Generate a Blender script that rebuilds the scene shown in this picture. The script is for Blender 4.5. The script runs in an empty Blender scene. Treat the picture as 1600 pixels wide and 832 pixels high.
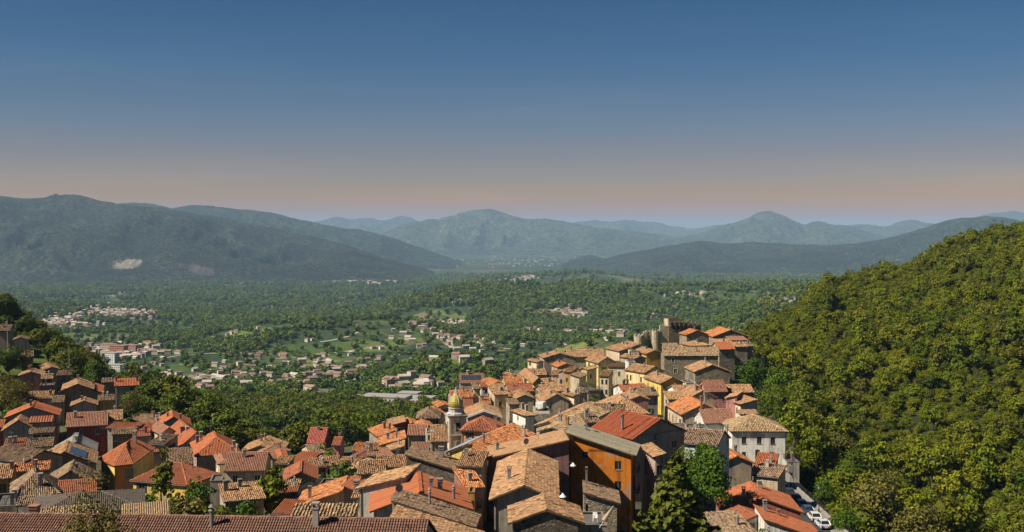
import bpy, math, random
import numpy as np
from mathutils import Vector, Matrix
random.seed(7)
RNG = np.random.default_rng(11)
scene = bpy.context.scene
COL = scene.collection
R = math.radians

# ------------------------------------------------------------------ camera
# the camera stands at the origin, high above the village; the photograph is 1600 x 832
FPX = 1716.0
PITCH = math.atan((416.0 - 365.0) / FPX)
cam_d = bpy.data.cameras.new("camera")
cam_d.sensor_fit = 'HORIZONTAL'
cam_d.sensor_width = 36.0
cam_d.lens = 36.0 * FPX / 1600.0
cam_d.clip_start = 1.0
cam_d.clip_end = 90000.0
cam = bpy.data.objects.new("camera", cam_d)
COL.objects.link(cam)
cam.location = (0, 0, 0)
cam.rotation_euler = (math.pi / 2 - PITCH, 0, 0)
scene.camera = cam

# ------------------------------------------------------------------ light
SUN_EL, SUN_AZ = R(45), R(20)          # sun stands over the left, a little behind the camera
TO_SUN = Vector((-math.cos(SUN_EL) * math.cos(SUN_AZ), -math.cos(SUN_EL) * math.sin(SUN_AZ), math.sin(SUN_EL)))
sun_d = bpy.data.lights.new("sun", 'SUN')
sun_d.energy = 5.0
sun_d.angle = R(0.5)
sun_d.color = (1.0, 0.90, 0.74)
sun = bpy.data.objects.new("sun", sun_d)
sun.rotation_euler = (-TO_SUN).to_track_quat('-Z', 'Y').to_euler()
sun.location = (-200, -50, 300)
COL.objects.link(sun)

world = bpy.data.worlds.new("World")
scene.world = world
world.use_nodes = True
wn = world.node_tree
wn.nodes.clear()
w_out = wn.nodes.new('ShaderNodeOutputWorld')
w_bg = wn.nodes.new('ShaderNodeBackground')
w_sky = wn.nodes.new('ShaderNodeTexSky')
w_sky.sky_type = 'NISHITA'
w_sky.sun_disc = False
w_sky.sun_elevation = SUN_EL
w_sky.sun_rotation = math.atan2(TO_SUN.x, TO_SUN.y)
w_sky.altitude = 600
w_sky.air_density = 1.0
w_sky.dust_density = 0.6
w_sky.ozone_density = 3.0
w_bg.inputs['Strength'].default_value = 0.075
# the evening-warm lower air of the photograph: a tint by elevation, the same all round
w_geo = wn.nodes.new('ShaderNodeTexCoord')
w_sep = wn.nodes.new('ShaderNodeSeparateXYZ')
w_ramp = wn.nodes.new('ShaderNodeValToRGB')
w_mul = wn.nodes.new('ShaderNodeMixRGB'); w_mul.blend_type = 'MULTIPLY'; w_mul.inputs['Fac'].default_value = 1.0
wn.links.new(w_geo.outputs['Generated'], w_sep.inputs[0])
wn.links.new(w_sep.outputs['Z'], w_ramp.inputs['Fac'])
SKY = [(0.0, (0.64, 0.2, 0.05)), (0.0146, (0.64, 0.2, 0.05)), (0.032, (0.724, 0.27, 0.029)), (0.0495, (0.534, 0.306, 0.218)), (0.0728, (0.428, 0.29, 0.296)), (0.096, (0.302, 0.301, 0.352)), (0.152, (0.144, 0.267, 0.383)), (0.208, (0.087, 0.232, 0.356)), (0.5, (0.068, 0.181, 0.278)), (1.0, (0.054, 0.144, 0.221))]
cr = w_ramp.color_ramp
while len(cr.elements) > 1: cr.elements.remove(cr.elements[-1])
cr.elements[0].position = 0.0; cr.elements[0].color = (*SKY[0][1], 1)
for p, c in SKY[1:]:
    e = cr.elements.new(p); e.color = (*c, 1)
wn.links.new(w_sky.outputs[0], w_mul.inputs['Color1'])
wn.links.new(w_ramp.outputs[0], w_mul.inputs['Color2'])
# a trace of high thin cirrus
w_map = wn.nodes.new('ShaderNodeMapping'); w_map.inputs['Scale'].default_value = (2.2, 2.2, 26.0); w_map.inputs['Rotation'].default_value = (0, R(9), 0)
w_no = wn.nodes.new('ShaderNodeTexNoise'); w_no.inputs['Scale'].default_value = 1.6; w_no.inputs['Detail'].default_value = 7; w_no.inputs['Roughness'].default_value = 0.62
w_cr = wn.nodes.new('ShaderNodeValToRGB'); w_cr.color_ramp.elements[0].position = 0.52; w_cr.color_ramp.elements[0].color = (0, 0, 0, 1); w_cr.color_ramp.elements[1].position = 0.80; w_cr.color_ramp.elements[1].color = (0.55, 0.55, 0.55, 1)
w_ci = wn.nodes.new('ShaderNodeMixRGB'); w_ci.blend_type = 'MULTIPLY'; w_ci.inputs['Color2'].default_value = (1.5, 1.28, 1.12, 1)
wn.links.new(w_geo.outputs['Generated'], w_map.inputs[0]); wn.links.new(w_map.outputs[0], w_no.inputs['Vector']); wn.links.new(w_no.outputs['Fac'], w_cr.inputs[0])
wn.links.new(w_cr.outputs[0], w_ci.inputs['Fac']); wn.links.new(w_mul.outputs[0], w_ci.inputs['Color1'])
wn.links.new(w_ci.outputs[0], w_bg.inputs['Color'])
wn.links.new(w_bg.outputs[0], w_out.inputs['Surface'])

scene.view_settings.view_transform = 'Standard'
scene.view_settings.look = 'None'
scene.view_settings.exposure = 0.72
scene.view_settings.gamma = 1.0
scene.render.engine = 'CYCLES'
scene.cycles.use_denoising = True
scene.cycles.max_bounces = 5
scene.cycles.diffuse_bounces = 2
scene.cycles.glossy_bounces = 2
scene.cycles.transmission_bounces = 2
scene.cycles.volume_bounces = 0
scene.cycles.transparent_max_bounces = 6

# ------------------------------------------------------------------ helpers
CP, SP = math.cos(PITCH), math.sin(PITCH)
def ray(px, py):
    u = (px - 800.0) / FPX
    v = (416.0 - py) / FPX
    # camera looks along +Y pitched down
    y = CP + v * SP
    z = -SP + v * CP
    return u / y, z / y                       # X and Z per metre of Y
def at(px, py, Y):
    a, b = ray(px, py)
    return np.array((a * Y, Y, b * Y))
def px_of(p):
    X, Y, Z = p
    f = Y * CP - Z * SP
    up = Y * SP + Z * CP
    return 800 + FPX * X / f, 416 - FPX * up / f

def mesh_np(name, V, Q=None, T=None, mat=None, smooth=False, matidx=None, mats=None):
    """mesh from numpy vertices, quads and triangles"""
    me = bpy.data.meshes.new(name)
    V = np.asarray(V, dtype=np.float32).reshape(-1, 3)
    Q = np.zeros((0, 4), np.int32) if Q is None or len(Q) == 0 else np.asarray(Q, np.int32)
    T = np.zeros((0, 3), np.int32) if T is None or len(T) == 0 else np.asarray(T, np.int32)
    nq, nt = len(Q), len(T)
    me.vertices.add(len(V))
    me.vertices.foreach_set('co', V.ravel())
    me.loops.add(nq * 4 + nt * 3)
    me.loops.foreach_set('vertex_index', np.concatenate([Q.ravel(), T.ravel()]).astype(np.int32))
    me.polygons.add(nq + nt)
    st = np.concatenate([np.arange(nq) * 4, nq * 4 + np.arange(nt) * 3]).astype(np.int32)
    me.polygons.foreach_set('loop_start', st)
    if matidx is not None:
        me.polygons.foreach_set('material_index', np.asarray(matidx, np.int32))
    me.polygons.foreach_set('use_smooth', np.full(nq + nt, bool(smooth)))
    me.update(calc_edges=True)
    me.validate()
    for m in (mats or ([mat] if mat else [])):
        me.materials.append(m)
    return me
def face_attr(me, name, vals):
    a = me.attributes.new(name, 'FLOAT', 'FACE')
    a.data.foreach_set('value', np.asarray(vals, np.float32))
class MB:
    """collects boxes, prisms, tubes and loose faces into one mesh"""
    def __init__(s): s.v, s.q, s.t, s.mq, s.mt, s.m = [], [], [], [], [], 0
    def add(s, vs): 
        n = len(s.v); s.v.extend([tuple(map(float, x)) for x in vs]); return n
    def quad(s, a, b, c, d): s.q.append((a, b, c, d)); s.mq.append(s.m)
    def tri(s, a, b, c): s.t.append((a, b, c)); s.mt.append(s.m)
    def face(s, pts):
        n = s.add(pts)
        if len(pts) == 4: s.quad(n, n + 1, n + 2, n + 3)
        elif len(pts) == 3: s.tri(n, n + 1, n + 2)
        else:
            for i in range(1, len(pts) - 1): s.tri(n, n + i, n + i + 1)
    def prism(s, base, top):
        k = len(base); n = s.add(list(base) + list(top))
        for i in range(k):
            j = (i + 1) % k
            s.quad(n + i, n + j, n + k + j, n + k + i)
        for i in range(1, k - 1):
            s.tri(n, n + i + 1, n + i); s.tri(n + k, n + k + i, n + k + i + 1)
    def box(s, x0, x1, y0, y1, z0, z1):
        s.prism([(x0, y0, z0), (x1, y0, z0), (x1, y1, z0), (x0, y1, z0)], [(x0, y0, z1), (x1, y0, z1), (x1, y1, z1), (x0, y1, z1)])
    def tube(s, p, q, r0, r1=None, k=6):
        r1 = r0 if r1 is None else r1
        p, q = Vector(p), Vector(q); d = (q - p)
        if d.length < 1e-6: return
        d.normalize(); a = d.orthogonal().normalized(); b = d.cross(a)
        c = [(math.cos(2 * math.pi * i / k), math.sin(2 * math.pi * i / k)) for i in range(k)]
        s.prism([p + (a * x + b * y) * r0 for x, y in c], [q + (a * x + b * y) * r1 for x, y in c])
    def lathe(s, prof, k=12, cx=0, cy=0, rot=0.0):
        rings = []
        for r, z in prof:
            rings.append(s.add([(cx + r * math.cos(rot + 2 * math.pi * i / k), cy + r * math.sin(rot + 2 * math.pi * i / k), z) for i in range(k)]))
        for a, b in zip(rings, rings[1:]):
            for i in range(k):
                j = (i + 1) % k
                s.quad(a + i, a + j, b + j, b + i)
        for i in range(1, k - 1):
            s.tri(rings[0], rings[0] + i + 1, rings[0] + i); s.tri(rings[-1], rings[-1] + i, rings[-1] + i + 1)
    def mesh(s, name, mats, smooth=False):
        mats = mats if isinstance(mats, (list, tuple)) else [mats]
        return mesh_np(name, s.v, s.q, s.t, mats=mats, smooth=smooth, matidx=s.mq + s.mt)
def link(name, me, parent=None, loc=None, rotz=0.0, color=None):
    o = bpy.data.objects.new(name, me)
    COL.objects.link(o)
    if parent is not None: o.parent = parent
    if loc is not None: o.location = loc
    if rotz: o.rotation_euler = (0, 0, rotz)
    if color is not None: o.color = (*color[:3], 1)
    return o
def tag(o, label=None, cat=None, group=None, kind=None):
    if label: o['label'] = label
    if cat: o['category'] = cat
    if group: o['group'] = group
    if kind: o['kind'] = kind
    return o

# value noise
_LAT = np.random.default_rng(3).random((256, 256))
def vnoise(x, y):
    xi, yi = np.floor(x).astype(int), np.floor(y).astype(int)
    fx, fy = x - xi, y - yi
    fx, fy = fx * fx * (3 - 2 * fx), fy * fy * (3 - 2 * fy)
    a, b = _LAT[xi & 255, yi & 255], _LAT[(xi + 1) & 255, yi & 255]
    c, d = _LAT[xi & 255, (yi + 1) & 255], _LAT[(xi + 1) & 255, (yi + 1) & 255]
    return (a * (1 - fx) + b * fx) * (1 - fy) + (c * (1 - fx) + d * fx) * fy
def fbm(x, y, o=4):
    s, a, t = 0, 0.5, 0
    for i in range(o):
        s = s + a * vnoise(x * 2 ** i + 17.3 * i, y * 2 ** i + 9.1 * i); t += a; a *= 0.5
    return s / t - 0.5
def ridged(x, y, o=4):
    s, a, t = 0, 0.5, 0
    for i in range(o):
        s = s + a * (1 - np.abs(2 * vnoise(x * 2 ** i + 5.3 * i, y * 2 ** i + 3.1 * i) - 1)); t += a; a *= 0.5
    return s / t

# ------------------------------------------------------------------ materials
class NT:
    def __init__(s, name):
        s.m = bpy.data.materials.new(name); s.m.use_nodes = True
        s.t = s.m.node_tree; s.t.nodes.clear()
        s.out = s.t.nodes.new('ShaderNodeOutputMaterial')
        s.b = s.t.nodes.new('ShaderNodeBsdfPrincipled')
        s.b.inputs['Roughness'].default_value = 0.9
        s.b.inputs['Specular IOR Level'].default_value = 0.2
        s.t.links.new(s.b.outputs[0], s.out.inputs[0])
    def n(s, typ, **kw):
        nd = s.t.nodes.new(typ)
        for k, v in kw.items(): setattr(nd, k, v)
        return nd
    def l(s, a, b): s.t.links.new(a, b)
    def val(s, sock, v):
        if hasattr(v, 'links'): s.l(v, sock)
        else: sock.default_value = v
    def coord(s, which='Object'):
        if which == 'World':
            return s.n('ShaderNodeNewGeometry').outputs['Position']
        return s.n('ShaderNodeTexCoord').outputs[which]
    def noise(s, vec, scale, detail=3.0, rough=0.6):
        nd = s.n('ShaderNodeTexNoise')
        nd.inputs['Scale'].default_value = scale; nd.inputs['Detail'].default_value = detail; nd.inputs['Roughness'].default_value = rough
        s.l(vec, nd.inputs['Vector']); return nd.outputs['Fac']
    def scalev(s, vec, sc):
        m = s.n('ShaderNodeMapping'); m.inputs['Scale'].default_value = sc; s.l(vec, m.inputs['Vector']); return m.outputs[0]
    def ramp(s, fac, stops, interp='LINEAR'):
        r = s.n('ShaderNodeValToRGB'); c = r.color_ramp; c.interpolation = interp
        while len(c.elements) > 1: c.elements.remove(c.elements[-1])
        c.elements[0].position = stops[0][0]; c.elements[0].color = (*stops[0][1], 1)
        for p, k in stops[1:]:
            e = c.elements.new(p); e.color = (*k, 1)
        s.l(fac, r.inputs[0]); return r.outputs[0]
    def framp(s, fac, stops):
        return s.ramp(fac, [(p, (v, v, v)) for p, v in stops])
    def mix(s, f, a, b, mode='MIX'):
        m = s.n('ShaderNodeMixRGB', blend_type=mode)
        s.val(m.inputs[0], f)
        for i, v in ((1, a), (2, b)):
            if hasattr(v, 'links'): s.l(v, m.inputs[i])
            else: m.inputs[i].default_value = (*v, 1) if len(v) == 3 else v
        return m.outputs[0]
    def math(s, op, a, b=0.0):
        m = s.n('ShaderNodeMath', operation=op); s.val(m.inputs[0], a); s.val(m.inputs[1], b); return m.outputs[0]
    def bump(s, h, strength=0.4, dist=0.1):
        b = s.n('ShaderNodeBump'); b.inputs['Strength'].default_value = strength; b.inputs['Distance'].default_value = dist
        s.l(h, b.inputs['Height']); s.l(b.outputs[0], s.b.inputs['Normal'])
    def color(s, c):
        if hasattr(c, 'links'): s.l(c, s.b.inputs['Base Color'])
        else: s.b.inputs['Base Color'].default_value = (*c, 1)
        return s.m

def mat_plain(name, c, rough=0.8, metal=0.0, spec=0.3, var=0.25, scale=3.0):
    t = NT(name); t.b.inputs['Roughness'].default_value = rough; t.b.inputs['Metallic'].default_value = metal
    t.b.inputs['Specular IOR Level'].default_value = spec
    n = t.noise(t.coord(), scale, 4)
    k = t.framp(n, ((0.3, 1 - var), (0.7, 1.0)))
    return t.color(t.mix(1.0, c, k, 'MULTIPLY'))
def mat_objcolor(name, rough=0.85):
    t = NT(name); t.b.inputs['Roughness'].default_value = rough
    oi = t.n('ShaderNodeObjectInfo')
    n = t.noise(t.coord(), 2.0, 4)
    return t.color(t.mix(1.0, oi.outputs['Color'], t.framp(n, ((0.3, 0.75), (0.7, 1.05))), 'MULTIPLY'))
def mat_wall():
    """rendered wall, tinted by the object's colour, with streaks, patches and grime of its own"""
    t = NT('wall_render'); oi = t.n('ShaderNodeObjectInfo')
    p = t.coord('World')
    big = t.noise(p, 0.35, 5, 0.65); fine = t.noise(p, 3.5, 4, 0.7)
    streak = t.noise(t.scalev(p, (1.6, 1.6, 0.12)), 1.0, 4, 0.7)
    c = t.mix(1.0, oi.outputs['Color'], t.framp(big, ((0.3, 0.72), (0.5, 0.98), (0.75, 1.12))), 'MULTIPLY')
    c = t.mix(1.0, c, t.framp(streak, ((0.32, 0.5), (0.52, 1.0))), 'MULTIPLY')
    c = t.mix(1.0, c, t.framp(fine, ((0.3, 0.8), (0.7, 1.1))), 'MULTIPLY')
    patch = t.framp(t.noise(p, 0.22, 3, 0.6), ((0.59, 0.0), (0.63, 0.6)))
    c = t.mix(patch, c, (0.26, 0.23, 0.2))
    t.bump(fine, 0.25, 0.05)
    return t.color(c)
def mat_stone():
    t = NT('wall_stone'); oi = t.n('ShaderNodeObjectInfo')
    p = t.coord('World')
    v = t.n('ShaderNodeTexVoronoi'); v.inputs['Scale'].default_value = 2.6
    t.l(t.scalev(p, (1, 1, 1.5)), v.inputs['Vector'])
    e = t.n('ShaderNodeTexVoronoi', feature='DISTANCE_TO_EDGE'); e.inputs['Scale'].default_value = 2.6
    t.l(t.scalev(p, (1, 1, 1.5)), e.inputs['Vector'])
    tone = t.ramp(t.n('ShaderNodeRGBToBW').outputs[0], ((0, (1, 1, 1)),))
    bw = t.n('ShaderNodeRGBToBW'); t.l(v.outputs['Color'], bw.inputs[0])
    c = t.mix(1.0, oi.outputs['Color'], t.framp(bw.outputs[0], ((0.1, 0.55), (0.9, 1.35))), 'MULTIPLY')
    c = t.mix(1.0, c, t.framp(e.outputs['Distance'], ((0.0, 0.5), (0.06, 1.0))), 'MULTIPLY')
    c = t.mix(1.0, c, t.framp(t.noise(p, 0.4, 5, 0.7), ((0.3, 0.55), (0.65, 1.1))), 'MULTIPLY')
    t.bump(e.outputs['Distance'], 0.6, 0.15)
    return t.color(c)
def mat_roof():
    """fired tiles: the object's colour, each tile its own tone, lichen and soot in patches"""
    t = NT('roof_tile'); oi = t.n('ShaderNodeObjectInfo')
    at_ = t.n('ShaderNodeAttribute', attribute_name='tone')
    p = t.coord('World')
    c = t.mix(1.0, oi.outputs['Color'], t.ramp(at_.outputs['Fac'], ((0.0, (0.25, 0.23, 0.22)), (0.2, (0.68, 0.64, 0.62)), (0.5, (1, 1, 1)), (0.8, (1.22, 1.18, 1.05)), (1.0, (1.5, 1.6, 1.6)))), 'MULTIPLY')
    li = t.framp(t.noise(p, 0.45, 5, 0.7), ((0.42, 0.0), (0.72, 0.6)))
    c = t.mix(li, c, t.mix(0.5, oi.outputs['Color'], (0.17, 0.15, 0.11)))
    c = t.mix(1.0, c, t.framp(t.noise(p, 2.2, 4, 0.7), ((0.3, 0.78), (0.7, 1.1))), 'MULTIPLY')
    return t.color(c)
def mat_foliage(name, cols, trans=0.13, rough=0.6):
    """leaves: one tone per crown, one lighter or darker tone per leaf spray"""
    t = NT(name); oi = t.n('ShaderNodeObjectInfo')
    at_ = t.n('ShaderNodeAttribute', attribute_name='tone')
    k = len(cols)
    c = t.ramp(oi.outputs['Random'], [(i / (k - 1) if k > 1 else 0, col) for i, col in enumerate(cols)])
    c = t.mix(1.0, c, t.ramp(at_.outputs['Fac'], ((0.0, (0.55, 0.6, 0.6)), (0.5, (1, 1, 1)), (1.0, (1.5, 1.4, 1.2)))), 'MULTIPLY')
    t.b.inputs['Roughness'].default_value = rough
    t.b.inputs['Specular IOR Level'].default_value = 0.15
    tr = t.n('ShaderNodeBsdfTranslucent'); t.l(c, tr.inputs['Color'])
    ms = t.n('ShaderNodeMixShader'); ms.inputs[0].default_value = trans
    t.l(t.b.outputs[0], ms.inputs[1]); t.l(tr.outputs[0], ms.inputs[2]); t.l(ms.outputs[0], t.out.inputs[0])
    return t.color(c)
M = {}
M['wall'] = mat_wall(); M['stone'] = mat_stone(); M['roof'] = mat_roof()
M['glass'] = mat_plain('window_glass', (0.02, 0.024, 0.03), 0.15, 0, 0.5, 0.3)
M['frame'] = mat_objcolor('painted_frame', 0.6)
M['metal'] = mat_plain('dark_iron', (0.05, 0.05, 0.055), 0.5, 0.5)
M['steel'] = mat_plain('grey_steel', (0.3, 0.31, 0.32), 0.45, 0.6)
M['concrete'] = mat_plain('concrete', (0.3, 0.28, 0.25), 0.9)
M['white'] = mat_plain('white_paint', (0.75, 0.74, 0.7), 0.6, 0, 0.3, 0.15)
M['bark'] = mat_plain('bark', (0.09, 0.07, 0.05), 0.95, 0, 0.1, 0.5)
M['solar'] = mat_plain('solar_glass', (0.035, 0.042, 0.058), 0.12, 0.0, 0.6, 0.2)
M['void'] = mat_plain('interior_shade', (0.012, 0.011, 0.01), 0.95, 0, 0.05)  # near black painted in for the shade inside belfry and slits
M['leaf_hill'] = mat_foliage('leaves_hillside', ((0.0635, 0.0959, 0.004), (0.1259, 0.1413, 0.0048), (0.1227, 0.1312, 0.0064), (0.0888, 0.1211, 0.0048), (0.1532, 0.1715, 0.0056), (0.1015, 0.099, 0.0112), (0.0437, 0.0726, 0.0048), (0.1799, 0.1817, 0.008), (0.0931, 0.1312, 0.0048)))
M['leaf_wood'] = mat_foliage('leaves_wood', ((0.042, 0.072, 0.006), (0.085, 0.120, 0.008), (0.120, 0.125, 0.012), (0.095, 0.140, 0.009)))
M['leaf_valley'] = mat_foliage('leaves_valley', ((0.0391, 0.0805, 0.012), (0.0862, 0.1437, 0.02), (0.1207, 0.1725, 0.026), (0.0517, 0.1012, 0.016), (0.1495, 0.1782, 0.038), (0.0276, 0.0575, 0.012)))
M['leaf_bright'] = mat_foliage('leaves_bright', ((0.055, 0.105, 0.006), (0.075, 0.125, 0.008)))
M['leaf_brown'] = mat_foliage('leaves_spring_brown', ((0.135, 0.115, 0.022), (0.11, 0.11, 0.02)))
M['leaf_conifer'] = mat_foliage('needles', ((0.085, 0.095, 0.012), (0.08, 0.095, 0.012)), 0.15)
M['leaf_dark'] = mat_foliage('needles_dark', ((0.014, 0.028, 0.014), (0.018, 0.034, 0.016)), 0.1)
M['leaf_pale'] = mat_foliage('blossom_pale', ((0.26, 0.21, 0.10), (0.28, 0.23, 0.11)))
# ------------------------------------------------------------------ terrain
TY = np.array([60, 100, 150, 200, 250, 300, 350, 420, 500, 600, 680, 780, 950, 1200, 1600, 2100, 2800, 3600, 5000, 7000, 10000, 15000, 22000, 40000], float)
FAR = [-148, -163, -183, -203, -230, -258, -298, -322, -332, -332, -332, -334]          # from 1200 m on
TC = {  # ground height by picture column (x of the 1600 px photo) at the near radii up to 950 m
 -300: [-18, -26, -40, -46, -46, -38, -28, -8, 4, -10, -40, -80, -135],
 0:    [-24, -34, -47, -54, -56, -54, -45, -31, -38, -66, -85, -112, -140],
 100:  [-24, -35, -47, -54, -57, -56, -54, -47, -56, -82, -98, -118, -140],
 200:  [-24, -36, -47, -54, -57, -58, -59, -64, -80, -102, -112, -124, -140],
 400:  [-24, -37, -48, -54, -58, -66, -73, -84, -94, -106, -116, -124, -138],
 600:  [-26, -40, -48, -55, -58, -62, -71, -84, -95, -106, -114, -124, -138],
 750:  [-28, -42, -48, -54, -58, -59, -62, -76, -94, -110, -118, -126, -138],
 900:  [-28, -42, -46, -50, -55, -57, -58, -60, -74, -95, -108, -122, -138],
 1050: [-28, -43, -48, -51, -54, -55, -54, -50, -55, -78, -92, -112, -136],
 1150: [-30, -47, -53, -54, -54, -56, -55, -52, -56, -64, -78, -104, -134],
 1230: [-32, -50, -52, -53, -60, -64, -63, -58, -54, -52, -62, -92, -130],
 1300: [-32, -50, -60, -64, -66, -68, -64, -57, -48, -37, -38, -66, -120],
 1400: [-32, -50, -64, -72, -73, -70, -64, -53, -41, -26, -23, -44, -108],
 1500: [-30, -48, -62, -71, -72, -67, -59, -46, -32, -15, -10, -26, -90],
 1600: [-28, -46, -60, -69, -70, -63, -54, -40, -24, -8, -3, -14, -76],
 1900: [-26, -40, -52, -58, -55, -45, -32, -12, 6, 22, 30, 20, -40],
}
tcx = np.array(sorted(TC)); TZ = np.array([TC[k] + FAR[1:] for k in sorted(TC)], float)
tcu = (tcx - 800) / FPX
LTY = np.log(TY)
def crom(p0, p1, p2, p3, t):
    m1, m2 = (p2 - p0) * 0.5, (p3 - p1) * 0.5
    t2, t3 = t * t, t * t * t
    return (2 * t3 - 3 * t2 + 1) * p1 + (t3 - 2 * t2 + t) * m1 + (-2 * t3 + 3 * t2) * p2 + (t3 - t2) * m2
def table(u, Y):
    u = np.clip(u, tcu[0], tcu[-1] - 1e-6); ly = np.clip(np.log(Y), LTY[0], LTY[-1] - 1e-6)
    i = np.clip(np.searchsorted(tcu, u, side='right') - 1, 0, len(tcu) - 2)
    j = np.clip(np.searchsorted(LTY, ly, side='right') - 1, 0, len(LTY) - 2)
    s = (u - tcu[i]) / (tcu[i + 1] - tcu[i]); s = s * s * (3 - 2 * s) * 0.5 + s * 0.5
    t = (ly - LTY[j]) / (LTY[j + 1] - LTY[j])
    j0, j3 = np.maximum(j - 1, 0), np.minimum(j + 2, len(LTY) - 1)
    def colz(k): return crom(TZ[k, j0], TZ[k, j], TZ[k, j + 1], TZ[k, j3], t)
    return colz(i) * (1 - s) + colz(i + 1) * s
def smoothmax(a, b, k):
    h = np.clip(0.5 + 0.5 * (a - b) / k, 0, 1)
    return b * (1 - h) + a * h + k * h * (1 - h)
# low wooded hills in the valley: (crest pixels, distance of the crest, width to the front, width to the back)
LOWHILLS = [
 ([(560, 486), (620, 470), (660, 458), (700, 450), (760, 443), (850, 447), (920, 445), (1000, 449), (1100, 446), (1200, 446), (1290, 444), (1360, 452), (1420, 470)], 3400, 900, 800),
 ([(690, 446), (740, 438), (800, 433), (860, 429), (900, 427), (930, 426), (970, 432), (1010, 437), (1080, 443), (1180, 450)], 6300, 700, 900),
 ([(280, 545), (330, 526), (400, 512), (470, 503), (540, 501), (600, 500), (650, 506), (710, 520), (760, 540)], 2050, 380, 420),
 ([(560, 610), (600, 588), (650, 562), (700, 554), (740, 554), (780, 566), (800, 590), (820, 612)], 1080, 150, 120),
 ([(820, 560), (880, 545), (940, 530), (1000, 524), (1060, 524), (1120, 528), (1180, 530)], 1250, 200, 260),
 ([(1080, 510), (1130, 497), (1180, 478), (1210, 466), (1240, 454), (1270, 448), (1300, 447), (1350, 455), (1420, 470)], 1900, 420, 500),
 ([(-100, 470), (0, 476), (120, 480), (240, 490), (330, 500), (400, 512)], 3300, 500, 500),
]
VIL = []      # (X, Y, ground z) of every building, filled by the house list
_VIL = None
def ground_z(X, Y):
    X = np.asarray(X, float); Y = np.asarray(Y, float)
    u = X / Y
    z = table(u, Y)
    for cr_, Yc, wf, wb in LOWHILLS:
        px = 800 + u * FPX
        xs = np.array([c[0] for c in cr_], float); ys = np.array([c[1] for c in cr_], float)
        crest = np.array([at(x_, y_, Yc)[2] for x_, y_ in cr_])
        c = np.interp(px, xs, crest)
        edge = np.clip((px - xs[0]) / 50, 0, 1) * np.clip((xs[-1] - px) / 50, 0, 1)
        base = table(u, np.full_like(u, Yc))
        t = (Y - Yc) / np.where(Y < Yc, wf, wb)
        f = np.clip(1 - np.abs(t), 0, 1); f = f * f * (3 - 2 * f)
        n = 1 + 0.35 * fbm(X / (wf * 0.35), Y / (wf * 0.35), 3) * np.clip(np.abs(t) * 3, 0, 1)
        z = z + np.maximum(c - base, 0) * f * edge * n
    far = np.clip((Y - 450) / 500, 0, 1)
    z = z + far * fbm(X / 160, Y / 160, 4) * 14 * np.clip(1.4 - Y / 9000, 0.15, 1)
    near = np.clip((Y - 250) / 200, 0, 1) * np.clip((X / Y - 0.22) / 0.05, 0, 1)
    z = z + near * (fbm(X / 60, Y / 95, 3) * 17)
    if _VIL is not None:
        sh = z.shape; zz = z.ravel().copy(); xx, yy = X.ravel(), Y.ravel()
        sel = np.where((yy < 520))[0]
        for k in range(0, len(sel), 4000):
            s = sel[k:k + 4000]
            d2 = (xx[s, None] - _VIL[None, :, 0]) ** 2 + (yy[s, None] - _VIL[None, :, 1]) ** 2
            w = np.exp(-d2 / (2 * 9.0 ** 2)); ws = w.sum(1)
            zz[s] = (w @ _VIL[:, 2] + 0.12 * zz[s]) / (ws + 0.12)
        z = zz.reshape(sh)
    return z
def gz(x, y): return float(ground_z(np.array([x]), np.array([y]))[0])
def hit(px, py, lo=420, hi=30000, n=900):
    """where the ray through a photo point first meets the ground beyond LO metres"""
    Y = np.exp(np.linspace(math.log(lo), math.log(hi), n)); a, b = ray(px, py)
    g = ground_z(a * Y, Y); k = np.where(g >= b * Y)[0]
    if len(k) == 0: return None
    y = Y[k[0]]
    return np.array((a * y, y, g[k[0]]))

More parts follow.
